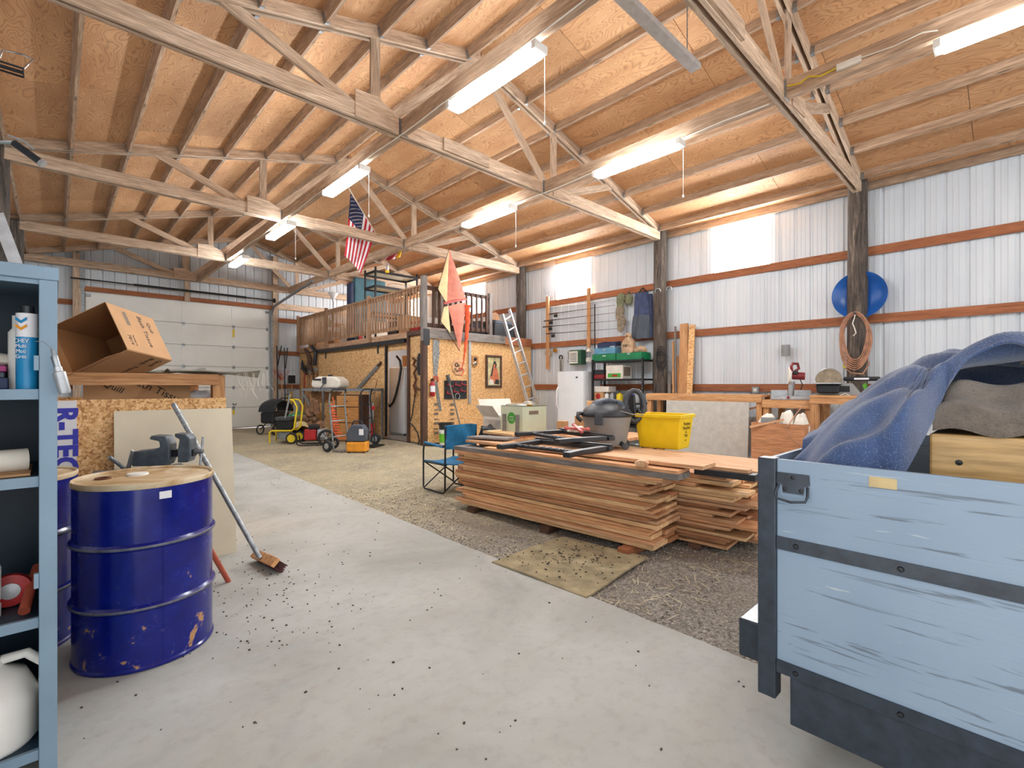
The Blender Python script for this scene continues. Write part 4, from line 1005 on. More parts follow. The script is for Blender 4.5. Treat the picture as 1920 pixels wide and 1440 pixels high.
# ---- folding chair
ch = thing('camp_chair', 'blue canvas folding camp chair with dark tube frame', 'chair', (3.72, 5.1, 0))
def fr_side(s):
    m = MB(); x = s * .24
    m.tube([(x, .23, .56), (x, .24, .5), (x, .24, .04), (x, .21, .012), (x, -.20, .012), (x, -.235, .04), (x, -.24, .5), (x, -.25, .84)], .0115, 8)
    m.tube([(x, .22, .57), (x, -.24, .60)], .0115, 8); m.tube([(x * .98, .23, .36), (x * .98, -.23, .36)], .009, 8)
    return m.build('side_frame', 'black_steel', ch, smooth=60)
for s in (-1, 1): fr_side(s)
MB().tube([(-.24, .22, .03), (.24, .22, .36)], .009, 8).build('cross_brace', 'black_steel', ch); MB().tube([(.24, .21, .03), (-.24, .21, .36)], .009, 8).build('cross_brace', 'black_steel', ch)
MB().tube([(-.24, -.22, .03), (.24, -.22, .36)], .009, 8).build('cross_brace', 'black_steel', ch); MB().tube([(.24, -.21, .03), (-.24, -.21, .36)], .009, 8).build('cross_brace', 'black_steel', ch)
MB().sheet(lambda u, v: (-.245 + .49 * u, -.24 + .47 * v, .385 - .03 * math.sin(PI * u)), 12, 10, .012).build('seat', 'teal_canvas', ch, smooth=60)
MB().sheet(lambda u, v: (-.245 + .49 * u, -.25 - .035 * math.sin(PI * u) - .01 * math.sin(9 * u + 6 * v), .56 + .285 * v + .015 * math.sin(PI * u) * v), 16, 8, .022).build('backrest', 'teal_canvas', ch, smooth=60)
for s in (-1, 1): MB().box((s * .24, .0, .598), (.055, .42, .022), (.06, 0, 0)).build('armrest', 'teal_canvas', ch, bevel=.008)
# ---- simple truth carton
o = thing('produce_carton', 'sage green cut-out carton of odds and ends on the lumber', 'box', (4.07, 4.1, TZ + .15), -.03)
W, D2, H2 = .40, .40, .31
MB().b2((0, 0, 0), (W, .005, H2)).build('side', 'sage', o)
pl = [(0, 0), (.05, 0), (.05, .2), (.11, .2), (.11, 0), (.29, 0), (.29, .2), (.35, .2), (.35, 0), (D2, 0), (D2, H2), (0, H2)]
MB().prism([(p[0], p[1]) for p in pl], 0, .005, Matrix.Rotation(PI / 2, 4, 'Z') @ Matrix.Rotation(PI / 2, 4, 'X') @ Matrix.Translation((0, 0, -.005))).build('side', 'sage', o)
MB().b2((W - .005, 0, 0), (W, D2, H2)).build('side', 'sage', o); MB().b2((0, D2 - .005, 0), (W, D2, H2)).build('side', 'sage', o); MB().b2((.006, .006, .0), (W - .006, D2 - .006, .01)).build('bottom', 'sage', o)
MB().b2((-.003, -.003, H2), (W + .003, .006, H2 + .006)).b2((-.003, .0061, H2), (.006, D2, H2 + .006)).build('edge', 'print_black', o)
MB().b2((.10, -.001, .21), (.26, 0, .255)).build('hand_hole', 'print_grey', o)
for y in (.05, .29): MB().b2((-.03, y + .0, -.05), (-.012, y + .055, .21)).build('divider', 'grey_wood', o)
e = MB().lathe([(.0001, 0), (.072, 0), (.072, .001), (.0001, .001)], 32, (-.0065, .2, .165), 'x').build('emblem', 'label_green', o)
lettering('simple', .034, 'sage', o, (-.009, .2, .18), (PI / 2, 0, -PI / 2)); lettering('truth', .042, 'sage', o, (-.009, .2, .145), (PI / 2, 0, -PI / 2))
tag(MB().lathe([(.05, 0), (.06, .01), (.06, .06), (.064, .065), (.0001, .075)], 20).build('tub', 'white_plastic', smooth=40, loc=(4.2, 4.25, TZ + .15 + .26)), 'white lidded tub showing above the green carton', 'tub')
tag(MB().b2((4.36, 4.3, TZ + .161), (4.44, 4.38, TZ + .51)).build('carton', 'card_white', bevel=.003), 'white drink carton standing in the green carton', 'carton')
tag(MB().b2((4.28, 4.2, TZ + .161), (4.34, 4.26, TZ + .48)).build('can', 'brass', bevel=.006), 'small brass coloured can in the green carton', 'can')
for k in range(5): tag(plank('stacked_plank', (4.03 + .11 * (k % 2), 4.05, TZ + .016 + .03 * k), (4.05 + .11 * (k % 2), 4.6, TZ + .016 + .03 * k), .36, .028, LM[k]), ORD[k] + ' plank up in the short pile under the green carton', 'board', 'planks under the green carton')
o = thing('white_carton', 'open white carton with raised flaps behind the green carton', 'box', (4.28, 4.72, .55), -.1)
MB().b2((0, 0, 0), (.5, .42, .40)).build('body', 'card_white', o)
for M2, sz in ((Matrix.Translation((.25, -.06, .47)) @ Matrix.Rotation(.5, 4, 'X'), (.5, .005, .2)), (Matrix.Translation((-.08, .2, .45)) @ Matrix.Rotation(.9, 4, 'Y'), (.2, .4, .005)), (Matrix.Translation((.25, .46, .5)) @ Matrix.Rotation(-.4, 4, 'X'), (.56, .005, .22)), (Matrix.Translation((.56, .2, .44)) @ Matrix.Rotation(-.4, 4, 'Y'), (.18, .42, .005))):
    MB().box((0, 0, 0), sz, None, M2).build('flap', 'card_white', o)
lump('trash_bag', 'dark plastic bag with white papers beside the green carton', 'bag', (4.12, 4.78, .531), (.15, .14, .17), 'black_plastic', 5, .2)
for k in range(1): tag(MB().b2((4.0, 4.62, 0), (4.9, 5.3, .53)).build('pallet_crate', 'lumber', bevel=.01), 'low wooden crate behind the lumber stacks holding cartons', 'crate')
tag(MB().box((3.62, 4.12, ZT + .045), (.34, .5, .02), (0, .05, .3)).build('plank_offcut', 'grey_wood'), 'dusty grey plank offcut on the far end of the front stack', 'board')
# ---- folded plastic sawhorses
def sawhorse(label, loc, rz, rx=0.0):
    o = thing('plastic_sawhorse', label, 'sawhorse', loc, rot=(rx, 0, rz), group='folded black plastic sawhorses')
    MB().b2((-.45, -.05, 0), (.45, .03, .045)).b2((-.45, -.035, .046), (.45, .015, .06)).build('beam', 'black_plastic', o, bevel=.008)
    for s in (-1, 1):
        MB().prism([(s * .43, .03), (s * .36, .03), (s * .33, .45), (s * .35, .62), (s * .43, .62), (s * .41, .45)][::s], 0, .045).build('leg', 'black_plastic', o, bevel=.008)
    MB().b2((-.34, .40, .008), (.34, .46, .035)).build('brace', 'black_plastic', o, bevel=.006)
    for k in range(9): MB().b2((-.3 + k * .075, .405, .0355), (-.27 + k * .075, .455, .04)).build('ridge', 'dark_grey_plastic', o)
    return o
sawhorse('black plastic sawhorse folded flat on the lumber, the nearer one', (3.70, 3.05, ZT + .034), PI / 2 + ANG + .0)
sawhorse('black plastic sawhorse folded flat on the lumber, the farther one', (4.15, 3.25, ZT + .085), PI / 2 - .25)
o = thing('band_clamp', 'rose red cross-shaped clamp on the black sawhorses', 'clamp', (3.98, 3.2, ZT + .15), .5)
MB().bar((-.16, -.07, .02), (.16, .07, .06), .035, .025).bar((-.14, .09, .05), (.14, -.09, .02), .035, .025).build('arms', 'rose_paint', o, bevel=.006)
for p in ((-.16, -.07, .02), (.16, .07, .06), (-.14, .09, .05), (.14, -.09, .02)): MB().sph(p, .022, 8).build('pad', 'rose_paint', o)
lump('white_rag', 'white rag lying under the rose red clamp', 'rag', (4.05, 3.27, ZT + .14), (.1, .06, .035), 'off_white', 9, .2)
# ---- shop vacuum
vx, vy = 4.64, 3.30
va = thing('shop_vacuum', 'grey and black shop vacuum with coiled hose on the lumber', 'vacuum', (vx, vy, TZ), -.62); va.scale = (1.28, 1.28, 1.2)
MB().lathe([(.0001, .03), (.16, .03), (.175, .05), (.215, .28), (.225, .30)], 40).build('tank', 'grey_plastic', va, smooth=40)
MB().lathe([(.228, .30), (.232, .315), (.228, .335), (.20, .37), (.16, .40), (.10, .43), (.0001, .44)], 40).build('lid', 'black_plastic', va, smooth=50)
MB().prism([(-.15, .0), (.16, .0), (.12, .075), (.0, .10), (-.1, .075)], -.09, .09, Matrix.Translation((0, 0, .375)) @ Matrix.Rotation(PI / 2, 4, 'X')).build('motor_cover', 'slate', va, bevel=.02)
for k in range(6): MB().box((-.06 + .024 * k, -.095, .425), (.008, .01, .045), (.0, .2, 0)).build('vent', 'black_steel', va)
for a in (-2.2, .9): MB().box((.228 * math.cos(a), .228 * math.sin(a), .28), (.03, .07, .1), (0, 0, a)).build('latch', 'dark_grey_plastic', va, bevel=.006)
MB().tube([(-.22, .0, .33), (-.27, -.02, .33), (-.28, -.05, .29), (-.25, -.06, .26)], .02, 8).build('port', 'black_plastic', va, smooth=60)
pts = []
for k in range(46):
    a = 2 * PI * k / 15.; pts.append((.24 + .085 * math.cos(a) + .01 * k / 15, -.06 + .03 * k / 15 + .02 * math.sin(a * .7), .40 + .15 * math.sin(a)))
MB().tube(pts, .021, 10).build('hose', 'dark_grey_plastic', va, smooth=60)
for y in (-.02, .03, .07): MB().cyl((.27, y, .22), (.25, y + .02, .50), .017, n=10).build('wand', 'black_plastic', va, smooth=50)
MB().tube([(.05, -.2, .36), (.16, -.21, .33), (.3, -.1, .31), (.33, .05, .36)], .005, 6).build('power_cord', 'grey_plastic', va, smooth=60)
for a in (.3, 2.4, -1.1, -2.7):
    MB().cyl((.17 * math.cos(a), .17 * math.sin(a), .06), (.21 * math.cos(a), .21 * math.sin(a), .03), .022, n=8).build('caster_arm', 'black_plastic', va)
    MB().lathe([(.012, -.012), (.03, -.01), (.03, .01), (.012, .012)], 14, (.22 * math.cos(a), .22 * math.sin(a), .031), 'y').build('caster', 'dark_grey_plastic', va)
# ---- yellow recycling bin
yb = thing('recycling_bin', 'bright yellow plastic recycling bin with black recycling mark', 'bin', (4.99, 2.60, TZ), .1)
def frus(m, a0, b0, a1, b1, h): m.add([(0, 0, 0), (a0, 0, 0), (a0, b0, 0), (0, b0, 0), (-(a1 - a0) / 2, -(b1 - b0) / 2, h), (a0 + (a1 - a0) / 2, -(b1 - b0) / 2, h), (a0 + (a1 - a0) / 2, b0 + (b1 - b0) / 2, h), (-(a1 - a0) / 2, b0 + (b1 - b0) / 2, h)], [(3, 2, 1, 0), (0, 1, 5, 4), (1, 2, 6, 5), (2, 3, 7, 6), (3, 0, 4, 7)]); return m
frus(MB(), .32, .46, .40, .54, .37).build('tub', 'yellow_plastic', yb, bevel=.012)
m = MB()
for a, b in (((-.055, -.055, .35), (.375, -.035, .39)), ((-.055, .495, .35), (.375, .515, .39)), ((-.055, -.034, .35), (-.035, .494, .39)), ((.355, -.034, .35), (.375, .494, .39))): m.b2(a, b)
m.build('rim', 'yellow_plastic', yb, bevel=.006)
RX = (PI / 2 - .105, 0, 0)
lettering('Portland', .055, 'print_black', yb, (.17, -.0355, .285), RX); lettering('Recycles!', .055, 'print_black', yb, (.17, -.031, .238), RX)
for k in range(3):
    M = Matrix.Translation((.17, -.0235, .165)) @ Matrix.Rotation(PI / 2 - .105, 4, 'X') @ Matrix.Rotation(k * 2 * PI / 3, 4, 'Z')
    MB().prism([(-.012, .018), (.006, .018), (.006, .012), (.024, .024), (.006, .037), (.006, .031), (-.018, .031)], 0, .001, M).build('recycling_arrow', 'print_black', yb)
lettering('recycling', .014, 'print_black', yb, (.17, -.0165, .10), RX)
# ---- odds and ends behind
tb = thing('plank_table', 'low plank table behind the lumber piled with cartons', 'table', (5.9, 4.3, 0))
for k in range(4): plank('top_board', (-.6 + .3 * k + .15, -.6, .60), (-.6 + .3 * k + .15, .7, .60), .28, .04, 'lumber', tb)
for x in (-.55, .5):
    for y in (-.5, .6): plank('leg', (x, y, -.03), (x, y, .578), .08, .08, 'lumber', tb)
def crate(name, label, cat, loc, sz, mat, rz=0, flaps=False):
    o = thing(name, label, cat, loc, rz); MB().b2((-sz[0] / 2, -sz[1] / 2, 0), (sz[0] / 2, sz[1] / 2, sz[2])).build('body', mat, o, bevel=.003)
    if flaps:
        for s in (-1, 1): MB().box((s * (sz[0] / 2 + .05), 0, sz[2] + .04), (.14, sz[1], .005), (0, s * -.8 + (PI if s < 0 else 0), 0)).build('flap', mat, o)
    return o
p = at(1080, 786, Z=.62); crate('cardboard_box', 'narrow brown carton standing left of the chipboard offcut', 'box', (5.62, 4.42, .621), (.2, .16, .28), 'cardboard', .2)
crate('cardboard_box', 'small brown carton at the end of the plank table', 'box', (5.45, 4.66, .621), (.1, .14, .2), 'cardboard', .1)
o = plank('chipboard_offcut', (5.78, 4.28, .621), (5.83, 4.36, 1.12), .02, .23, 'osb', up=(.7, -.7, 0)); tag(o, 'narrow chipboard offcut standing upright among the cartons', 'board')
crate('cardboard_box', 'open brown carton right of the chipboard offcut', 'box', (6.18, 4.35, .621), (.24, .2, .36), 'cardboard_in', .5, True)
co = thing('cooler', 'white lidded red picnic cooler behind the shop vacuum', 'cooler', (5.52, 3.86, .621), .1)
MB().b2((-.2, -.13, 0), (.2, .13, .2)).build('body', 'red_paint', co, bevel=.012); MB().b2((-.21, -.14, .201), (.21, .14, .27)).build('lid', 'white_plastic', co, bevel=.02)
tag(MB().b2((4.05, 3.02, TZ), (4.35, 3.2, TZ + .05)).build('board_offcut', 'lumber_pale'), 'pale wood offcut under the sawhorse braces', 'board')
# ================================================================ loft front wall
FY = LY - .006
def fpt(px, py): return at(px, py, Y=FY)
def wallthing(name, label, cat, px, py, group=None): return thing(name, label, cat, fpt(px, py), group=group)
RXF = Matrix.Rotation(PI / 2, 4, 'X')            # drawing plane x,z facing the viewer
def flat(poly, th, name, mat, parent, off=0): return MB().prism(poly, off, off + th, RXF).build(name, mat, parent)
o = wallthing('crosscut_saw', 'wide old crosscut saw blade hanging on the chipboard front wall', 'saw', 816, 636)
flat([(-.06, 0), (.0, .03), (.10, .02), (.13, -.05), (.10, -.12), (.12, -.3), (.08, -.6), (.05, -.86), (-.05, -.86), (-.07, -.4)], .004, 'blade', 'saw_steel', o, .004)
flat([(-.05, .05), (.05, .06), (.12, .03), (.09, -.04), (.04, .0), (-.03, -.02)], .02, 'grip', 'lumber', o, .009)
o = wallthing('hand_saw', 'narrow hand saw hanging below the crosscut saw', 'saw', 817, 712)
flat([(-.06, -.04), (.04, -.04), (.17, -.72), (.10, -.74)], .003, 'blade', 'saw_steel', o, .002)
flat([(-.09, .04), (-.02, .1), (.06, .08), (.07, -.04), (.03, -.06), (.02, .02), (-.03, .03), (-.05, -.06), (-.09, -.04)], .022, 'grip', 'pipe_red', o, .0)
o = wallthing('fire_extinguisher', 'small red fire extinguisher beside the loft corner post', 'extinguisher', 808, 743)
MB().lathe([(.05, 0), (.058, .01), (.058, .28), (.03, .33), (.02, .35), (.0001, .35)], 20, (0, -.06, 0)).build('cylinder', 'red_paint', o, smooth=45)
MB().lathe([(.0585, .10), (.0585, .24)], 20, (0, -.06, 0)).build('label', 'paper_white', o, smooth=45)
MB().box((.0, -.06, .375), (.03, .09, .045)).build('valve', 'black_steel', o)
o = wallthing('clamp_board', 'black board holding red clamps on the chipboard wall', 'board', 854, 748)
MB().b2((-.33, -.02, 0), (.33, 0, .44)).build('backing', 'black_plastic', o)
for k, (x, z) in enumerate(((-.18, .33), (.04, .34), (.22, .36), (-.2, .14), (0, .18), (.2, .2))):
    MB().bar((x - .09, -.035, z), (x + .09, -.035, z - .03), .03, .035).bar((x - .07, -.035, z), (x - .05, -.035, z + .06), .025, .03).build('clamp', 'maroon_paint', o, bevel=.005)
MB().tube(arc((.02, -.05, .06), .07, 0, 2 * PI * 15 / 16, 15, 'y'), .012, 8, True).build('ring', 'saw_steel', o)
o = wallthing('steel_rule', 'long aluminium straightedge hanging beside the round sign', 'ruler', 880, 640)
MB().b2((-.035, -.03, -1.52), (.035, -.006, 0)).build('bar', 'aluminium', o)
o = wallthing('round_sign', 'round wooden plaque with cut-out balls on the chipboard wall', 'sign', 860, 688)
MB().lathe([(.0001, 0), (.2, 0), (.205, -.012), (.195, -.024), (.0001, -.024)], 32, ax='y').build('disc', 'lumber_pale', o, smooth=40)
for x, z, r, m_ in ((-.085, .045, .052, 'picture_dark'), (-.02, .03, .03, 'picture_dark'), (-.12, -.06, .03, 'picture_dark'), (.02, -.06, .045, 'red_paint'), (-.06, -.1, .028, 'picture_dark'), (.10, -.06, .022, 'picture_dark')):
    MB().tube(arc((x, -.03, z), r * .75, 0, 2 * PI * 13 / 14, 13, 'y'), r * .25, 6, True).build('cut_out', m_, o)
o = wallthing('trophy_plaque', 'small wooden shield plaque with two metal domes', 'plaque', 890, 690)
flat([(-.1, .3), (.1, .3), (.1, .08), (0, 0), (-.1, .08)], .02, 'shield', 'drawer_wood', o)
MB().sph((0, -.03, .22), (.05, .02, .05), 10).build('dome', 'black_steel', o, smooth=60); MB().sph((-.01, -.03, .11), (.065, .02, .05), 10).build('dome', 'chrome', o, smooth=60)
o = wallthing('framed_picture', 'framed painting of a seated figure on the chipboard wall', 'picture', 925, 727)
MB().b2((-.21, -.02, .05), (.21, -.006, .78)).build('canvas', 'picture_ground', o)
fm = MB().b2((-.27, -.04, 0), (.27, 0, .06)).b2((-.27, -.04, .77), (.27, 0, .83)).b2((-.27, -.04, .0605), (-.21, 0, .7695)).b2((.21, -.04, .0605), (.27, 0, .7695)); fm.build('frame', 'dark_timber', o, bevel=.008)
for poly, m_ in (([(-.14, .12), (.16, .1), (.18, .28), (.10, .5), (-.02, .5), (-.12, .3)], 'picture_skin'), ([(-.06, .5), (.0, .68), (.06, .68), (.10, .58), (.06, .5), (.0, .44)], 'picture_dark'), ([(-.02, .5), (.04, .5), (.05, .6), (.0, .6)], 'picture_skin'), ([(-.12, .28), (-.06, .5), (-.02, .48), (-.06, .3)], 'picture_dark'), ([(.02, .1), (.18, .08), (.18, .2), (.06, .22)], 'picture_dark'), ([(-.16, .08), (.0, .08), (-.02, .2), (-.14, .22)], 'off_white')):
    flat(poly, .0012, 'painted_shape', m_, o, .0205 + random.random() * .002)
o = thing('wooden_crutch', 'grey pole with padded head leaning on the chipboard wall', 'pole', (7.06, 8.93, 0))
a, b = at(839, 703, Y=9.2), at(866, 810, Y=8.95)
MB().tube([a - Vector((7.06, 8.93, 0)), b - Vector((7.06, 8.93, 0)), Vector((.22, -.06, -.01))], .019, 8).build('shaft', 'grey_wood', o); MB().cyl(a - Vector((7.06, 8.93, 0)), a.lerp(b, .14) - Vector((7.06, 8.93, 0)), .045, n=10).build('pad', 'dark_grey_plastic', o)
# printed grade stamps on the chipboard
for px in (818, 848):
    p = fpt(px, 780)
    o = thing('grade_stamp', 'faint black printed stamp column on the chipboard below the ' + ('saws' if px < 830 else 'clamps'), 'stamp', p)
    for k in range(7): MB().b2((-.06, -.004, -.42 + .11 * k), (.06, -.002, -.36 + .11 * k - .03 * (k % 2))).build('stamp_bar', 'print_grey', o)
# ---- ladder to the loft
lt = thing('extension_ladder', 'aluminium ladder leaning up to the loft front', 'ladder', (8.6, 7.95, 0))
A0, A1 = Vector((-.17, 0, -.02)), Vector((-.30, 1.16, 3.15)); B0, B1 = Vector((.20, 0, -.02)), Vector((.0, 1.22, 3.32))
for p, q in ((A0, A1), (B0, B1)): MB().bar(p, q, .03, .085, up=(0, 1, 0)).build('rail', 'aluminium', lt)
for k in range(11): t_ = .05 + .09 * k; MB().cyl(A0.lerp(A1, t_), B0.lerp(B1, t_), .018, n=8).build('rung', 'aluminium', lt)
# ---- buckets and boxes at the wall foot
def bucket(x, y, label, mat, z=0, h=.36, r=.15, lid=None, band=None):
    o = thing('bucket', label, 'bucket', (x, y, z), group=None)
    MB().lathe([(.0001, .0), (r * .87, .0), (r * .98, h - .06), (r * 1.04, h - .055), (r * 1.04, h - .01), (r * 1.07, h), (r * .98, h), (r * .97, h - .03), (r * .85, .02)], 28).build('pail', mat, o, smooth=40)
    MB().tube(arc((0, 0, h - .05), r * 1.06, PI, 2 * PI, 10, 'y'), .004, 6).build('bail', 'galvanised', o)
    if band: MB().lathe([(r * .905, h * .2), (r * .975, h * .75)], 28).build('label_band', band, o, smooth=40)
    return o
bucket(6.42, 8.95, 'white bucket with lime label at the foot of the chipboard wall', 'white_plastic', -.01, band='lime')
bucket(6.42, 8.95, 'black bucket nested on the white bucket', 'black_plastic', .3, .2, .155)
crate('paint_box', 'blue and white carton under the camp chair beside the wall', 'box', (6.35, 8.2, -.01), (.3, .4, .3), 'navy', .2)
# ---- tools hung left of the corner post
def strap(label, pts, r, mat, cat='strap', name='hanging_strap'):
    P = [at(a, b, X=LX - .05) for a, b in pts]; o = thing(name, label, cat, P[0]); MB().tube([p - P[0] for p in P], r, 6).build('cord', mat, o, smooth=60); return o
strap('dark rope coil hung by the doorway strip', [(786 + 4.2 * math.cos(2 * PI * k / 10) * (1 - .02 * k), 683 + 21 * math.sin(2 * PI * k / 10)) for k in range(41)], .012, 'hose_black', 'rope', 'rope_coil')
strap('rusty trace chain hung beside the doorway', [(774, 672), (779, 675), (775, 684), (781, 690), (776, 700), (780, 712), (776, 724), (779, 735), (777, 745)], .03, 'rust', 'chain', 'trace_chain')
strap('iron bar hung crosswise under the trace chain', [(775, 722), (780, 726), (786, 731), (793, 730)], .022, 'rust', 'bar', 'iron_bar')
strap('long thin harness strap trailing to the ground', [(778, 742), (775, 762), (773, 778), (770, 788), (768, 792), (776, 800), (783, 812), (786, 826), (783, 838)], .014, 'hose_black')
o = thing('pit_saw', 'long toothed saw blade slanting on the sliding door', 'saw', at(668, 728, X=LX - .085))
a, b = Vector(), at(708, 682, X=LX - .085) - at(668, 728, X=LX - .085)
d = b.normalized(); nn = Vector((-1, 0, 0)).cross(d); 
vs = [];
N = 26; pts = [a - nn * .02, b - nn * .02] 
poly = [a] + [b]
teeth = []
for k in range(N): p = b.lerp(a, k / N); q = b.lerp(a, (k + .5) / N); teeth += [p - nn * .13, q - nn * .09]
allp = [a, b] + teeth + [a - nn * .09]
n_ = len(allp); MB().add([tuple(p) for p in allp] + [tuple(p + Vector((-.004, 0, 0))) for p in allp], [tuple(range(n_)), tuple(range(n_, 2 * n_))[::-1]] + [(i, (i + 1) % n_, n_ + (i + 1) % n_, n_ + i) for i in range(n_)]).build('blade', 'saw_steel', o)
MB().cyl(b + d * .0 - nn * .06, b + d * .18 - nn * .06, .035, n=10).build('grip', 'dark_timber', o)
strap('rusty hooked bar on the sliding door', [(708, 711), (706, 722), (704, 734), (703, 745), (699, 740), (703, 735)], .02, 'rust', 'hook', 'hooked_bar')
# fridge and hose inside the room
fg = thing('refrigerator', 'white refrigerator standing inside the loft room doorway', 'refrigerator', (6.9, 11.32, .031))
MB().b2((-.30, -.42, 0), (.35, .40, 1.80)).build('body', 'white_enamel', fg, bevel=.015)
MB().b2((-.36, -.40, .06), (-.305, .38, 1.78)).build('door', 'white_enamel', fg, bevel=.015)
MB().b2((-.355, -.405, .015), (-.31, -.36, .055)).build('hinge', 'black_plastic', fg)
P = [at(a, b, X=6.45) for a, b in ((744, 668), (750, 676), (752, 690), (749, 712), (743, 738), (737, 755), (731, 762), (727, 758))]
o = thing('black_hose', 'thick black hose drooping in the loft room doorway', 'hose', P[0]); MB().tube([p - P[0] for p in P], .032, 10).build('hose', 'hose_black', o, smooth=60)
crate('hanging_carton', 'open brown carton on the refrigerator top', 'box', (6.95, 11.2, 1.832), (.4, .35, .3), 'cardboard', .1)

# ================================================================ on the loft
su = thing('wire_shelving', 'empty black steel shelving unit standing on the loft', 'shelving', (6.3, 12.0, LZ))
for x in (0, 1.3):
    for y in (0, .6): MB().b2((x - .02, y - .02, 0), (x + .02, y + .02, 1.93)).build('upright', 'black_steel', su)
for z in (1.82, 1.42, .7):
    MB().b2((-.015, -.015, z), (1.315, .615, z + .012)).build('shelf', 'hardboard', su)
    MB().b2((-.02, -.024, z - .05), (1.32, -.016, z + .02)).b2((-.02, .616, z - .05), (1.32, .624, z + .02)).b2((-.024, -.015, z - .05), (-.016, .615, z + .02)).b2((1.316, -.015, z - .05), (1.324, .615, z + .02)).build('shelf_edge', 'black_steel', su)
o = thing('wire_basket', 'grey wire basket lying on the loft shelving', 'basket', (7.2, 12.25, LZ + 1.435))
m = MB()
for k in range(7): m.tube([(-.3 + .1 * k, -.15, .14), (-.3 + .1 * k, -.13, 0), (-.3 + .1 * k, .13, 0), (-.3 + .1 * k, .15, .14)], .004, 4)
m.tube([(-.32, -.15, .14), (.32, -.15, .14), (.32, .15, .14), (-.32, .15, .14)], .006, 4, True); m.build('wires', 'galvanised', o)
o = thing('foam_mattress', 'teal foam mattress standing on edge behind the loft shelving', 'mattress', (6.9, 13.5, LZ), .0)
MB().b2((-.48, -.02, 0), (.52, .2, 1.92)).build('pad', 'teal_foam', o, bevel=.03); MB().b2((-.62, .0, 0), (-.5, .25, 1.75)).build('end_fold', 'navy', o, bevel=.03)
o = thing('torchiere_lamp', 'white torchiere floor lamp at the back of the loft', 'lamp', (6.5, 15.2, LZ))
MB().lathe([(.13, 0), (.13, .02), (.02, .03), (.0001, .03)], 20).build('base', 'black_steel', o); MB().cyl((0, 0, .03), (0, 0, 1.45), .013, n=8).build('pole', 'black_steel', o)
MB().lathe([(.02, 1.42), (.05, 1.5), (.16, 1.68), (.155, 1.68), (.045, 1.5)], 24).build('shade', 'white_enamel', o, smooth=50)
tk = thing('footlocker', 'black lidded trunk at the loft edge beside the ladder', 'trunk', (8.72, 9.72, LZ))
MB().b2((-.36, -.25, 0), (.36, .25, .34)).build('chest', 'black_plastic', tk, bevel=.01); MB().b2((-.37, -.26, .342), (.37, .26, .44)).build('lid', 'slate', tk, bevel=.02)
o = thing('leather_bag', 'brown handled bag on top of the black trunk', 'bag', (8.52, 9.7, LZ + .441))
MB().prism([(-.17, 0), (.17, 0), (.14, .16), (.06, .22), (-.06, .22), (-.14, .16)], -.08, .08, RXF).build('body', 'leather', o, bevel=.02); MB().tube(arc((0, 0, .2), .07, 0, PI, 8, 'y'), .012, 6).build('handle', 'leather', o, smooth=60)
crate('storage_box', 'small black box at the right end of the loft edge', 'box', (9.15, 9.55, LZ), (.2, .2, .22), 'black_plastic')
lump('canvas_bundle', 'olive canvas bundle at the far end of the loft', 'bundle', (6.55, 16.4, LZ + .62), (.35, .4, .3), 'olive', 12, .12)
crate('cardboard_box', 'tall carton under the olive bundle on the loft', 'box', (6.6, 16.4, LZ), (.6, .7, .6), 'cardboard')
rr = random.Random(5)
for k, (y, mt, nm, w, h) in enumerate(((9.9, 'white_plastic', 'white storage tub', .4, .35), (10.35, 'red_paint', 'red tool chest', .35, .3), (10.9, 'cardboard', 'brown carton', .45, .5), (11.5, 'black_plastic', 'black plastic tote', .4, .42), (12.9, 'off_white', 'off-white bin', .5, .55), (13.7, 'red_paint', 'long red case', .5, .25), (14.5, 'card_white', 'white carton', .5, .6), (15.5, 'cardboard_in', 'dark brown carton', .6, .45))):
    crate('storage_box', nm + ' behind the loft railing, number %s from the corner' % ['one', 'two', 'three', 'four', 'five', 'six', 'seven', 'eight'][k], 'box', (6.75 + (.15 if 11.8 < y < 12.8 else 0), y, LZ), (.5, w, h), mt, rr.uniform(-.1, .1))
for k in range(5): lump('loft_bundle', ['grey cloth', 'khaki cloth', 'dark cloth', 'cream cloth', 'brown cloth'][k] + ' bundle heaped deeper on the loft', 'bundle', (8.25 + .2 * (k % 2), 10.1 + .62 * k, LZ), (.28, .28, .26), ['slate', 'khaki', 'black_plastic', 'off_white', 'leather'][k], 30 + k, .15)
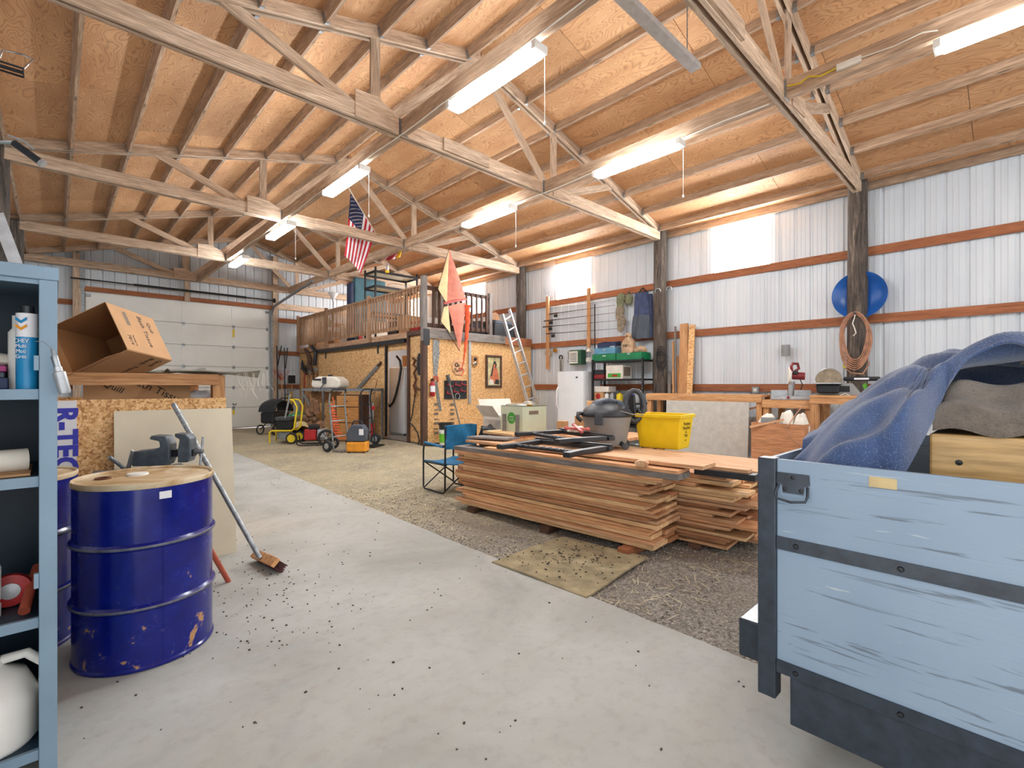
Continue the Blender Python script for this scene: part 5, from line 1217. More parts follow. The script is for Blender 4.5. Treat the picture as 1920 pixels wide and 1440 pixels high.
# ---- flags
def flag():
    S0, S1_ = (653, 352), (706, 440); o = thing('national_flag', 'striped red, white and blue flag with stars drooping from a staff', 'flag', at(670, 400, Y=9.95)); base = Vector(o.location)
    MB().cyl(at(650, 346, Y=9.98) - base, at(708, 444, Y=9.98) - base, .012, n=8).build('staff', 'off_white', o)
    s0 = at(650, 346, Y=9.98) - base; MB().tube([s0, (s0.x + .02, 9.62 - base.y, s0.z + .04)], .006, 6).build('staff_bracket', 'galvanised', o)
    def P(u, v):
        a = (657 + 46 * u, 362 + 74 * u); c = (653 + 44 * u, 420 + 42 * u); e = (646 + 30 * u + 12 * u * (1 - u), 480 + 34 * u)
        px = (1 - v) ** 2 * a[0] + 2 * v * (1 - v) * c[0] + v * v * e[0]; py = (1 - v) ** 2 * a[1] + 2 * v * (1 - v) * c[1] + v * v * e[1]
        return at(px, py, Y=9.93 + .05 * math.sin(9 * u + 4 * v) + .03 * math.sin(13 * v)) - base
    for k in range(13):
        u0, u1 = k / 13, (k + 1) / 13; v0 = .40 if k < 7 else 0.0
        MB().sheet(lambda u, v: P(u0 + (u1 - u0) * u, v0 + (1 - v0) * v), 3, 16).build('stripe', 'flag_red' if k % 2 == 0 else 'flag_white', o, smooth=70)
    MB().sheet(lambda u, v: P(u * 7 / 13, v * .40), 10, 8).build('canton', 'flag_blue', o, smooth=70)
    for i in range(9):
        for j in range(6 if i % 2 == 0 else 5):
            u = (i + 1) / 10 * 7 / 13; v = ((j + .5) / 6 if i % 2 == 0 else (j + 1) / 6) * .40; c = P(u, v); r = .016
            for sg in (-1, 1):
                vs = [(c.x + (r if q % 2 == 0 else r * .4) * math.sin(q * PI / 5), c.y - sg * .006, c.z + (r if q % 2 == 0 else r * .4) * math.cos(q * PI / 5)) for q in range(10)]
                if sg > 0: MB().add(vs, [tuple(range(10))]).build('star', 'flag_white', o)
flag()
o = thing('pennant_flag', 'small maroon and yellow flag hanging under the wall-side beam', 'flag', at(740, 480, Y=10.2)); bs = Vector(o.location)
def pq(a, b, y=10.2): return at(a, b, Y=y) - bs
def quadsheet(q, name, mat): MB().sheet(lambda u, v: q[0].lerp(q[1], u).lerp(q[3].lerp(q[2], u), v) + Vector((0, .03 * math.sin(5 * u + 3 * v), 0)), 8, 6, .003).build(name, mat, o, smooth=70)
quadsheet([pq(722, 484), pq(745, 474), pq(743, 484), pq(727, 489)], 'maroon_field', 'maroon_paint'); quadsheet([pq(745.3, 474), pq(752, 471), pq(752, 481), pq(743.3, 485)], 'yellow_fly', 'flag_yellow')
o = thing('fly_trap', 'yellow and clear fly trap bottle hanging above the loft', 'trap', at(726, 490, Y=10.3)); bs = Vector(o.location)
MB().cyl((0, 0, .12), (0, 0, -.02), .004, n=6).build('string', 'wire_white', o); MB().lathe([(.02, -.02), (.035, -.06), (.04, -.2), (.02, -.22)], 14).build('bottle', 'clear_plastic', o, smooth=50); MB().lathe([(.045, -.22), (.045, -.27), (.0001, -.28)], 14).build('base', 'flag_yellow', o, smooth=50)
# ---- kite
o = thing('hanging_kite', 'faded orange and cream kite hung from the roof truss', 'kite', at(842, 462, Y=9.35)); bs = Vector(o.location)
def kp(a, b, y=9.12): return at(a, b, Y=y) - bs
def kquad(q, name, mat, bow=.05): MB().sheet(lambda u, v: q[0].lerp(q[1], u).lerp(q[3].lerp(q[2], u), v) + Vector((0, -bow * math.sin(PI * u) * math.sin(PI * v), 0)), 8, 8, .003).build(name, mat, o, smooth=70)
T, L_, WL, WR, RR, LL, BT = kp(842, 467), kp(821, 542), kp(832, 569), kp(874, 562), kp(866, 535), kp(826, 602), kp(862, 658)
m1, m2 = kp(840, 520), kp(838, 568)
kquad([T, RR, WR, kp(838, 570)], 'upper_wing', 'kite_red'); kquad([T + Vector((0, -.004, 0)), kp(839.5, 520), kp(838, 570), L_], 'upper_edge', 'kite_cream', .01)
kquad([kp(840, 574), kp(874, 566), kp(870, 600), BT], 'lower_wing', 'kite_red'); kquad([kp(833, 575), kp(840, 574), kp(845, 625), LL], 'lower_edge', 'kite_cream', .01)
MB().tube([WL, kp(850, 564, 9.08), WR], .03, 6).build('spar_pocket', 'rose_paint', o, smooth=60); MB().tube([T, L_, kp(838, 571), LL, BT], .008, 5).build('edge_cord', 'black_steel', o)
MB().cyl((0, 0, .03), T, .006, n=5).build('hanging_loop', 'kite_orange', o)
tp = [kp(876, 572), kp(877, 600), kp(875, 630), kp(872, 655), kp(869, 680)]
prof = []
tpn = []
for k in range(33):
    s_ = k / 32 * 4; i = min(3, int(s_)); tpn.append(tp[i].lerp(tp[i + 1], s_ - i))
MB().tube(tpn, [.075 * (1 - .82 * k / 32) * (1.12 if k % 4 < 2 else .9) for k in range(33)], 12).build('tail_sock', 'kite_orange', o, smooth=30)
MB().tube([kp(869, 680), kp(866, 690), kp(869, 698), kp(865, 705)], .012, 5).build('streamer', 'kite_orange', o)
# ================================================================ clutter before the loft room, by the garage door
def gp(px, py): return at(px, py, Z=-.01)
# pressure washer
w = thing('pressure_washer', 'yellow framed pressure washer on small yellow wheels', 'pressure washer', gp(532, 832), -.7)
MB().tube([(-.32, 0, .02), (-.32, 0, .26), (-.28, 0, .30), (.18, 0, .30), (.24, 0, .36), (.30, 0, .85), (.22, 0, 1.0), (.12, 0, 1.02)], .022, 8).build('frame', 'yellow_paint', w, smooth=60)
MB().tube([(-.32, .36, .02), (-.32, .36, .26), (-.28, .36, .30), (.18, .36, .30), (.24, .36, .36), (.30, .36, .85), (.22, .36, 1.0), (.12, .36, 1.02), (.12, 0, 1.02)], .022, 8).build('frame', 'yellow_paint', w, smooth=60)
MB().b2((-.2, .04, .32), (.16, .32, .52)).build('engine', 'black_steel', w, bevel=.02); MB().b2((-.22, .02, .521), (.14, .34, .62)).build('engine_cover', 'dark_grey_plastic', w, bevel=.03)
MB().b2((-.18, .05, .1), (.1, .3, .26)).build('pump', 'galvanised', w, bevel=.02)
for y in (-.06, .42):
    k = MB().lathe([(.05, -.03), (.125, -.03), (.13, 0), (.125, .03), (.05, .03)], 24, (.2, y, .13), 'y').build('wheel', 'rubber', w, smooth=40); MB().lathe([(.0001, -.035), (.09, -.034), (.09, .034), (.0001, .035)], 20, (.2, y, .13), 'y').build('hub', 'yellow_paint', k)
MB().cyl((.05, -.05, .6), (.16, -.05, 1.15), .02, n=8).build('lance', 'grey_plastic', w)
# stroller
s = thing('baby_stroller', 'black hooded stroller parked beside the garage door', 'stroller', gp(518, 813), .5)
MB().sheet(lambda u, v: (.36 * math.cos(PI * v) , -.27 + .54 * u, .62 + .36 * math.sin(PI * v) * (1 - .15 * (2 * u - 1) ** 2)), 10, 14, .015).build('hood', 'black_plastic', s, smooth=60)
MB().b2((-.34, -.24, .3), (.25, .24, .62)).build('seat', 'black_plastic', s, bevel=.06)
for x in (-.3, .3):
    for y in (-.26, .26): MB().tube(arc((x, y, .13), .12, 0, 2 * PI * 17 / 18, 17, 'y'), .02, 6, True).build('wheel', 'rubber', s, smooth=60)
for y in (-.26, .26): MB().tube([(-.3, y, .13), (.1, y, .45), (.45, y, .98)], .014, 6).build('frame_tube', 'black_steel', s); MB().tube([(.3, y, .13), (-.1, y, .5)], .014, 6).build('frame_tube', 'black_steel', s)
MB().cyl((.45, -.26, .98), (.45, .26, .98), .018, n=8).build('handle', 'black_plastic', s)
# steel frame table with sprayer tank
fx, fy = 4.52, 12.46; ang = math.atan2(10.9 - 12.6, 5.75 - 4.75)
ft = thing('steel_frame_table', 'grey angle-iron frame table along the loft wall', 'table', (fx, fy, 0), ang); LF = 1.97
for x in (0.02, LF - .02, .62):
    for y in (0.02, .56): MB().b2((x - .02, y - .02, -.03), (x + .02, y + .02, 1.2)).build('leg', 'galvanised', ft)
for y in (0.0, .58): MB().b2((0, y - .01, 1.2), (LF, y + .01, 1.265)).build('top_rail', 'galvanised', ft)
for x in (0.0, LF): MB().b2((x - .01, .011, 1.2), (x + .01, .569, 1.265)).build('end_rail', 'galvanised', ft)
MB().b2((.01, .011, 1.24), (LF - .01, .569, 1.262)).build('top_sheet', 'grey_wood', ft)
MB().bar((.04, 0, 1.15), (.42, 0, .55), .02, .05).build('brace', 'galvanised', ft)
def fpos(x, y, z=0): ca, sa = math.cos(ang), math.sin(ang); return (fx + ca * x - sa * y, fy + sa * x + ca * y, z)
st = thing('sprayer_tank', 'white plastic sprayer tank lying on the frame table', 'tank', fpos(.62, .3, 1.268), ang)
MB().prism([(-.44, .06), (-.36, 0), (.36, 0), (.44, .08), (.42, .2), (.28, .30), (-.26, .30), (-.42, .2)], -.2, .2, RXF).build('tank', 'off_white', st, bevel=.06)
MB().b2((-.34, -.215, .20), (-.12, -.2, .24)).build('label', 'black_plastic', st); MB().lathe([(.06, .3), (.06, .34), (.0001, .35)], 16).build('filler_cap', 'black_plastic', st); MB().b2((-.06, -.25, .12), (.04, -.2, .28)).build('pump_head', 'dark_grey_plastic', st, bevel=.01)
MB().tube([(0, -.24, .13), (-.06, -.28, .02), (-.2, -.28, -.1), (-.34, -.2, -.05)], .012, 6).build('hose', 'hose_black', st, smooth=60)
# drawer cabinet
dc = thing('drawer_cabinet', 'honey wood drawer cabinet standing by the sliding door', 'cabinet', fpos(1.1, -.12, -.01), ang)
MB().b2((0, .03, 0), (.62, .5, 1.12)).build('carcass', 'dark_timber', dc)
for z0, z1 in ((.02, .44), (.46, .82), (.84, 1.10)): d_ = MB().b2((.012, .0, z0), (.608, .029, z1)).build('drawer', 'drawer_wood', dc); MB().sph((.31, -.015, (z0 + z1) / 2), .018, 8).build('knob', 'dark_timber', d_)
# plywood hopper under table
o = thing('plywood_hopper', 'stained plywood hopper panel under the frame table', 'panel', fpos(.1, .2, .98), ang)
MB().prism([(.0, .2), (.95, .2), (.72, -.02), (.4, -.1), (.12, .0)], 0, .015, RXF).build('panel', 'leather', o)
o = thing('plywood_square', 'small square of orange plywood leaning in the frame table', 'board', fpos(.08, .25, .0), ang, rot=None)
MB().box((.18, .05, .5), (.34, .012, .34), (0, .5, 0)).build('sheet', 'drawer_wood', o); MB().box((.18, .06, .16), (.04, .04, .38)).build('prop', 'dark_timber', o)
# firewood heap
rr = random.Random(3)
spots = [(.45, .1, .1), (.62, .14, .1), (.8, .1, .1), (.98, .16, .1), (.52, .12, .28), (.70, .1, .28), (.88, .14, .28), (.60, .12, .45), (.8, .12, .46), (1.05, .14, .3), (.72, .14, .62), (.95, .1, .75), (.86, .1, .8)]
lab = ['lowest left', 'lowest, second from left', 'lowest, third from left', 'lowest right', 'second row left', 'second row middle', 'second row right', 'third row left', 'third row right', 'outer right', 'upper middle', 'upright right', 'upright left']
for k, (x, y, z) in enumerate(spots):
    r = rr.uniform(.075, .10); up = k >= 11; M = Euler((0 if up else PI / 2 + rr.uniform(-.3, .3), rr.uniform(-.35, .35), rr.uniform(-.6, .6))).to_matrix().to_4x4()
    p = fpos(x - .36, y - .30, z + .06)
    tag(MB().lathe([(.0001, -.17), (r * .95, -.17), (r, -.1), (r * .94, .05), (r * 1.02, .17), (.0001, .172)], 10, M=M).build('firewood_log', 'firewood', loc=p, smooth=40), 'short bark-covered firewood log, ' + lab[k] + ' of the heap', 'log', 'firewood heap')
# generator under canvas
gq = gp(590, 834); g = thing('portable_generator', 'red portable engine on skids half under a tan canvas', 'generator', gq, -.5)
MB().b2((-.2, -.16, .12), (.05, .16, .36)).build('engine', 'red_paint', g, bevel=.02); MB().b2((.06, -.15, .12), (.26, .15, .36)).build('alternator', 'silver_paint', g, bevel=.04); MB().b2((-.12, -.12, .361), (.1, .12, .46)).build('fuel_tank', 'black_steel', g, bevel=.02)
for y in (-.2, .2): MB().tube([(-.36, y, .2), (-.34, y, .04), (-.28, y, .015), (.3, y, .015), (.36, y, .06)], .016, 8).build('skid', 'black_steel', g, smooth=60)
c0 = gp(588, 828)
def canv(u, v):
    x = -.62 + 1.15 * u; y = -.35 + .7 * v; h = .02 + .32 * math.sin(PI * min(1, max(0, u * .92 + .04))) ** .6 * (.62 + .38 * math.sin(PI * v)) + .03 * math.sin(14 * u + 5 * v); return (x, y, h + .12)
tag(MB().sheet(canv, 24, 14, .012).build('canvas_tarp', 'tan_canvas', smooth=60, loc=(c0.x + .05, c0.y + .45, .0), rot=(0, 0, -.75)), 'tan canvas tarp draped over the engine and logs', 'tarp')
# coiled air hose
p0, p1 = gp(640, 832), None; o = thing('coil_hose', 'bright orange spiral air hose hanging from the hand truck', 'hose', (p0.x, p0.y, 0))
ph = []
for k in range(150):
    t_ = k / 149; a = 2 * PI * 12 * t_; r = .06 + .05 * t_ + (.06 * max(0, t_ - .85) / .15); ph.append((-.22 + .16 * t_ + r * math.cos(a), .02 + r * math.sin(a) * .8, .92 - .80 * t_ ** .9))
MB().tube(ph, .0125, 6).build('coil', 'coil_orange', o, smooth=60)
MB().tube([(-.22 + .06, .02, .92), (-.2, .02, 1.08)], .012, 6).build('lead', 'coil_orange', o)
# hand trucks
def hand_truck(px, py, rz, label, mats, tilt=.14, lean=True):
    o = thing('hand_truck', label, 'hand truck', gp(px, py), rz)
    for y in (-.2, .2):
        MB().tube([(0, y, .03), (.06, y, .5), (.13, y, 1.05), (.10, y, 1.2)], .016, 8).build('upright', mats, o, smooth=60)
        wq = MB().tube(arc((-.10 + .16, y * 1.55, .125), .092, 0, 2 * PI * 19 / 20, 19, 'y'), .034, 8, True).build('wheel', 'rubber', o, smooth=60); MB().lathe([(.0001, -.03), (.062, -.025), (.062, .025), (.0001, .03)], 16, (.06, y * 1.55, .125), 'y').build('hub', 'silver_paint', wq)
    for z in (.3, .62, .92): MB().cyl((.03 + .1 * z, -.2, z), (.03 + .1 * z, .2, z), .012, n=8).build('cross_bar', mats, o)
    MB().tube([(.10, -.2, 1.2), (.05, -.17, 1.27), (.05, .17, 1.27), (.10, .2, 1.2)], .016, 8).build('grip', 'black_steel', o, smooth=60); MB().b2((-.24, -.22, .0), (0.02, .22, .02)).build('toe_plate', mats, o)
    return o
hand_truck(640, 845, 1.9, 'grey steel hand truck with fat rubber wheels beside the coil hose', 'galvanised')
hand_truck(694, 836, 2.1, 'dark steel hand truck with fat rubber wheels by the sliding door', 'black_steel')
# compressor
cp = thing('portable_compressor', 'orange based portable compressor with dark cover and handle', 'compressor', gp(671, 848), -.75)
MB().b2((-.2, -.13, .02), (.2, .13, .22)).build('base_tank', 'orange_paint', cp, bevel=.03)
MB().prism([(-.19, .23), (.17, .23), (.19, .45), (.12, .56), (-.1, .56), (-.19, .4)], -.12, .12, RXF).build('cover', 'slate', cp, bevel=.02); MB().tube([(-.12, 0, .55), (-.08, 0, .63), (.06, 0, .63), (.1, 0, .55)], .016, 8).build('handle', 'black_plastic', cp, smooth=60)
MB().b2((.06, -.124, .36), (.15, -.121, .48)).build('label', 'paper_white', cp)
for x in (-.15, .15):
    for y in (-.1, .1): MB().b2((x - .03, y - .02, 0), (x + .03, y + .02, .02)).build('foot', 'black_plastic', cp)
# loose wheels
for k, (px, py, r, lb) in enumerate(((612, 838, .19, 'large spoked rubber wheel beside the coil hose'), (624, 843, .13, 'smaller rubber wheel leaning on the hand truck'))):
    p = gp(px, py); o = thing('rubber_wheel', lb, 'wheel', (p.x, p.y, r), rot=(0, 0, -.6 + .2 * k)); MB().tube(arc((0, 0, 0), r - .03, 0, 2 * PI * 23 / 24, 23, 'y'), .03, 8, True).build('tyre', 'rubber', o, smooth=60)
    m = MB()
    for q in range(6): m.cyl((0, 0, 0), ((r - .03) * math.cos(q * PI / 3), 0, (r - .03) * math.sin(q * PI / 3)), .009, n=5)
    m.build('spokes', 'black_steel', o); MB().lathe([(.0001, -.03), (.03, -.03), (.03, .03), (.0001, .03)], 12, ax='y').build('hub', 'silver_paint', o)
p = gp(699, 832); o = thing('bumper_jack', 'red bumper jack standing against the hand truck', 'jack', p); MB().cyl((0, 0, 0), (.02, .03, .95), .02, n=8).build('column', 'galvanised', o); MB().b2((-.035, -.03, .08), (.035, .04, .48)).build('housing', 'red_paint', o, bevel=.01); MB().b2((-.05, -.04, .78), (.04, .04, .88)).build('head', 'red_paint', o, bevel=.01)
# coloured bundles
lump('tarp_bundle', 'green tarp bundle left of the frame table', 'tarp', (*gp(557, 822).xy, .32), (.24, .24, .2), 'green_paint', 41, .18); lump('cloth_bundle', 'purple cloth bundle under the green tarp', 'cloth', (*gp(563, 824).xy, .08), (.2, .2, .2), 'purple', 42, .15)
lump('trash_bag', 'black bag bundled at the foot of the frame table', 'bag', (*gp(556, 826).xy, -.01), (.28, .25, .16), 'black_plastic', 43, .12)
# long-handled tools along the back wall
def tool(px, pyt, pyb, label, head, mat_h, cat, lean=.0, Yw=16.85):
    a = at(px, pyt, Y=Yw); o = thing(head, label, cat, (a.x, Yw, 0)); MB().cyl((lean, -.12, 0.0), (0, 0, a.z), .017, n=6).build('handle', mat_h, o); return o, a.z
o, z = tool(533, 652, 0, 'black lopper with long handles hung on the back wall girt', 'loppers', 'black_plastic', 'loppers'); MB().cyl((.10, -.02, z), (.03, -.02, z - .7), .018, n=6).build('handle', 'black_plastic', o)
o, z = tool(519, 648, 0, 'hedge shears with black grips hung highest on the back wall', 'hedge_shears', 'black_steel', 'shears'); MB().cyl((.14, -.02, z), (.02, -.02, z - .65), .02, n=6).build('handle', 'black_steel', o)
o, z = tool(528, 700, 0, 'red fan leaf rake standing head up by the back wall', 'leaf_rake', 'fir', 'rake')
m = MB()
for k in range(13): a_ = -.5 + k / 12.; m.bar((0, 0, z - .25), (a_ * .6, -.03, z + .12), .012, .006)
m.build('tines', 'red_paint', o)
o, z = tool(547, 716, 0, 'square black spade standing head up by the back wall', 'spade', 'fir', 'spade'); MB().b2((-.11, -.02, z - .05), (.11, 0, z + .22)).build('blade', 'black_steel', o)
o, z = tool(545, 732, 0, 'yellow handled broom by the back wall', 'yellow_broom', 'yellow_paint', 'broom'); MB().b2((-.12, -.04, z - .02), (.12, .02, z + .06)).build('head', 'grey_plastic', o)
o, z = tool(538, 740, 0, 'yellow handled hoe by the back wall', 'garden_hoe', 'yellow_paint', 'hoe'); MB().b2((-.08, -.1, z), (.08, 0, z + .02)).build('blade', 'black_steel', o)
# handles racked on the loft side wall
for k in range(7):
    px = 567 + 4.2 * k; a = at(px, 694 + 4 * (k % 3), X=LX - .12); col = ['fir', 'red_paint', 'fir', 'rail_wood', 'fir', 'dark_timber', 'fir'][k]
    o = thing(['shovel', 'pitchfork', 'garden_rake', 'shovel', 'sledge_hammer', 'pickaxe', 'axe'][k], ['round point shovel racked first from the back wall', 'red handled fork racked on the loft wall', 'steel garden rake racked on the loft wall', 'worn shovel racked in the middle of the tools', 'long sledge hammer racked on the loft wall', 'pickaxe with dark handle racked on the loft wall', 'axe racked nearest the sliding door'][k], 'tool', (a.x, a.y, 0))
    MB().cyl((-.05, 0, 0), (0, 0, a.z), .019, n=6).build('handle', col, o)
    if k in (0, 3): MB().prism([(-.1, 0), (.1, 0), (.11, .2), (0, .34), (-.11, .2)], -.012, .012, Matrix.Translation((0, 0, a.z)) @ Matrix.Rotation(PI / 2, 4, 'Z') @ RXF).build('blade', 'black_steel', o)
    elif k in (1, 2): MB().b2((-.02, -.14, a.z), (.02, .14, a.z + .03)).b2((-.01, -.14, a.z + .03), (.01, -.12, a.z + .22)).b2((-.01, .12, a.z + .03), (.01, .14, a.z + .22)).b2((-.01, -.01, a.z + .03), (.01, .01, a.z + .22)).build('tines', 'black_steel', o)
    elif k == 5: MB().tube([(0, -.3, a.z - .02), (0, 0, a.z + .05), (0, .3, a.z - .02)], [.01, .03, .01], 6).build('head', 'rust', o)
    else: MB().box((0, 0, a.z + .02), (.07, .16, .1)).build('head', 'saw_steel', o)
P = [at(a, b, X=LX - .13) for a, b in ((572, 655), (577, 662), (581, 673), (580, 685), (586, 695))]
o = thing('horse_collar', 'dark leather horse harness hung at the end of the door track', 'harness', P[0])
MB().tube([p - P[0] for p in P], [.05, .07, .08, .07, .05], 8).build('collar', 'dark_timber', o, smooth=60); MB().tube([at(585, 650, X=LX - .13) - P[0], at(592, 660, X=LX - .13) - P[0], at(590, 685, X=LX - .13) - P[0]], .06, 8).build('hames', 'black_plastic', o, smooth=60)
# ================================================================ right wall
WX = XW - .07                                     # inner face of the girts
def wp(px, py, x=WX): return at(px, py, X=x)
RYZ = Matrix.Rotation(-PI / 2, 4, 'Z') @ RXF      # drawing plane (-y, z) on the right wall, seen from inside
def wflat(poly, th, name, mat, parent, off=0, bevel=0): return MB().prism(poly, off, off + th, RYZ).build(name, mat, parent, bevel=bevel)
# fishing rod rack
o = thing('rod_rack', 'two upright wooden boards notched as a fishing rod rack', 'rack', wp(1027, 690))
b0 = Vector(o.location)
for px, t_, b_ in ((1027, 556, 692), (1104, 540, 652)):
    a, b = wp(px, t_, WX - .045) - b0, wp(px, b_, WX - .045) - b0; plank('upright', a, Vector((a.x, a.y, b.z)), .09, .04, 'fir', o, up=(-1, 0, 0))
for k, (a, b, c, d) in enumerate(((1030, 589, 1153, 572), (1020, 602, 1155, 586), (1018, 613, 1160, 601), (1024, 626, 1160, 616))):
    p, q = wp(a, b, WX - .06), wp(c, d, WX - .06); o = thing('fishing_rod', ['topmost', 'second from top', 'third from top', 'lowest'][k] + ' fishing rod lying across the rod rack', 'fishing rod', p, group='fishing rods in the rack')
    MB().tube([Vector(), q - p], [.011, .004], 6).build('blank', 'black_steel', o); MB().cyl(Vector(), (q - p) * .14, .017, n=8).build('grip', 'dark_timber', o)
    r_ = MB().lathe([(.0001, -.03), (.045, -.03), (.03, 0), (.045, .03), (.0001, .03)], 14, (q - p) * .12 + Vector((-.03, 0, -.07)), 'y').build('reel', 'black_steel', o, smooth=40); MB().cyl((q - p) * .12, (q - p) * .12 + Vector((-.03, 0, -.07)), .01, n=5).build('reel_foot', 'saw_steel', r_)
p, q = wp(1030, 576, WX - .05), wp(1155, 558, WX - .05); o = thing('curtain_cord', 'white cord strung above the fishing rods', 'cord', p); MB().tube([Vector(), (q - p) * .5 + Vector((0, 0, -.03)), q - p], .009, 6).build('cord', 'wire_white', o)
p = wp(1119, 571); o = thing('long_net_handle', 'tall black pole leaning beside the rod rack', 'pole', (WX - .08, p.y, 0)); MB().cyl((-.02, -.02, -.02), (0, 0, p.z), .016, n=6).build('pole', 'black_steel', o)
p = wp(1032, 490, WX - .03); o = thing('plastic_bag', 'clear plastic bag hung beside the bright wall panel', 'bag', p); MB().sheet(lambda u, v: (-.03 - .04 * math.sin(PI * u) * v, -.18 + .4 * u, -.85 * v + .02 * math.sin(7 * u)), 8, 10).build('film', 'clear_plastic', o, smooth=70)
def small(name, label, cat, px, py, fn, x=WX - .02):
    p = wp(px, py, x); o = thing(name, label, cat, p); fn(o); return o
small('antler_mount', 'pale tackle reel hung below the rod rack', 'reel', 1029, 662, lambda o: MB().lathe([(.0001, -.06), (.10, -.04), (.10, 0), (.0001, 0)], 14, ax='x').build('spool', 'paper_sack', o, smooth=40))
small('tackle_reel', 'small dark fishing reel hung under the girt', 'reel', 1042, 657, lambda o: MB().lathe([(.0001, -.06), (.06, -.05), (.04, -.02), (.06, 0), (.0001, 0)], 14, ax='x').build('spool', 'brass', o, smooth=40))
# caps, bottle, overalls
def cap(label, px, py, mat):
    p = wp(px, py, WX - .05); o = thing('ball_cap', label, 'cap', p, group='caps hanging on the wall'); MB().sph((-.03, 0, 0), (.08, .115, .13), 14).build('crown', mat, o, smooth=60)
    wflat([(-.10, -.06), (-.08, -.2), (0, -.25), (.08, -.2), (.10, -.06)], .02, 'brim', mat, o, .06, .006)
cap('camouflage cap hung highest beside the overalls', 1166, 560, 'olive'); cap('khaki cap hung below the camouflage cap', 1164, 583, 'khaki'); cap('brown cap hung lowest of the three caps', 1167, 604, 'khaki')
small('canteen', 'dark camouflage canteen hung by the caps', 'canteen', 1182, 562, lambda o: (MB().sph((-.06, 0, 0), (.06, .10, .13), 12).build('body', 'olive', o, smooth=60), MB().cyl((-.06, 0, .12), (-.06, 0, .17), .025, n=8).build('cap', 'black_plastic', o)), WX - .02)
o = thing('bib_overalls', 'blue and grey bib overalls hanging from the girt', 'overalls', wp(1206, 550, WX - .04))
def bib(u, v):
    w = .30 + .10 * v; return (-.06 - .05 * math.sin(PI * u) - .015 * math.sin(16 * u), w * (.5 - u) - .02 * v, -.5 * v)
MB().sheet(bib, 16, 10, .02).build('bib', 'overall_blue', o, smooth=60)
MB().sheet(lambda u, v: (-.065 - .06 * math.sin(PI * u) - .02 * math.sin(14 * u + 3 * v), (.40 + .06 * v) * (.5 - u) - .02 + .04 * v, -.5 - .52 * v), 16, 10, .03).build('legs', 'slate', o, smooth=60)
MB().tube([(-.03, -.12, 0), (-.02, 0, .12), (-.03, .12, 0)], .018, 6).build('straps', 'black_plastic', o)
for s in (-1,): MB().sheet(lambda u, v: (-.04 - .03 * math.sin(PI * u), -.17 - .08 * u - .03 * v, -.05 - .95 * v), 5, 8, .02).build('coat_tail', 'navy', o, smooth=60)
# lanterns and heater
def lantern(label, px, py, mat):
    p = wp(px, py, WX - .1); o = thing('camp_lantern', label, 'lantern', p); MB().lathe([(.07, 0), (.08, .03), (.06, .09), (.03, .1)], 16).build('fount', mat, o, smooth=40); MB().lathe([(.05, .1), (.055, .17), (.05, .24)], 16).build('globe', 'clear_plastic', o, smooth=40); MB().lathe([(.08, .24), (.05, .28), (.03, .32), (.0001, .33)], 16).build('vent', mat, o, smooth=40); MB().tube(arc((0, 0, .24), .09, 0, PI, 8, 'x'), .005, 5).build('bail', 'galvanised', o)
lantern('silver camp lantern hung left of the green heater', 1069, 681, 'silver_paint'); lantern('cream camp lantern hung right of the green heater', 1104, 678, 'off_white')
p = wp(1088, 684, WX - .05); o = thing('catalytic_heater', 'green box heater with cream grille hung on the wall', 'heater', p)
MB().b2((-.2, -.18, 0), (0, .18, .36)).build('case', 'dark_green', o, bevel=.01); MB().b2((-.21, -.08, .03), (-.201, .17, .33)).build('grille', 'off_white', o)
for k in range(6): MB().b2((-.216, -.06, .07 + .04 * k), (-.211, .15, .085 + .04 * k)).build('louvre', 'dark_grey_plastic', o)
small('pipe_wrench', 'grey wrench standing on the white freezer against the wall', 'wrench', 1052, 696, lambda o: (MB().b2((-.02, -.03, 0), (0, .03, .3)).build('handle', 'saw_steel', o), MB().tube(arc((-.01, 0, .36), .05, -.9, PI + .9, 10, 'x'), .018, 6).build('jaw', 'black_steel', o)), WX - .02)
# freezer
fz = thing('upright_freezer', 'white upright freezer standing against the ribbed wall', 'freezer', (9.2, 7.36, -.02))
MB().b2((-.28, -.40, 0), (.34, .40, 1.69)).build('cabinet', 'white_enamel', fz, bevel=.012)
dz = MB().prism([(-.395, 0), (.395, 0), (.395, .03), (.2, .055), (0, .062), (-.2, .055), (-.395, .03)], .06, 1.69, Matrix.Translation((-.285, 0, 0)) @ Matrix.Rotation(PI / 2, 4, 'Z')).build('door', 'white_enamel', fz, bevel=.008, smooth=30)
MB().tube([(-.33, .36, 1.32), (-.375, .37, 1.25), (-.38, .37, .9), (-.33, .36, .8)], .018, 8).build('handle', 'white_enamel', dz, smooth=60); MB().sph((-.345, -.22, 1.55), (.006, .035, .018), 10).build('badge', 'black_steel', dz)
# steel shelving
sx, sy0, sy1 = 9.02, 5.5, 6.8; ss = thing('steel_shelving', 'black bolted steel shelving full of camping gear', 'shelving', (sx, sy0, -.03)); WY = sy1 - sy0; SZ = [1.93, 1.52, 1.0, .5]
for x in (0, .46):
    for y in (0, WY): MB().b2((x - .02, y - .02, 0), (x + .02, y + .02, 1.96)).build('upright', 'black_steel', ss)
holes = MB()
for k in range(30): holes.b2((-.0225, -.005, .1 + .06 * k), (-.0205, .005, .125 + .06 * k))
holes.build('punched_holes', 'grey_plastic', ss)
for z in SZ: MB().b2((-.012, .021, z - .04), (.472, WY - .021, z)).build('shelf', 'black_steel', ss, bevel=.003)
def sb(name, label, cat, y0, y1, z0, h, mat, x0=0.03, x1=.4, bevel=.008): o = thing(name, label, cat, (sx + (x0 + x1) / 2, sy0 + (y0 + y1) / 2, z0 - .03 + .001)); MB().b2((-(x1 - x0) / 2, -(y1 - y0) / 2, 0), ((x1 - x0) / 2, (y1 - y0) / 2, h)).build('body', mat, o, bevel=bevel); return o
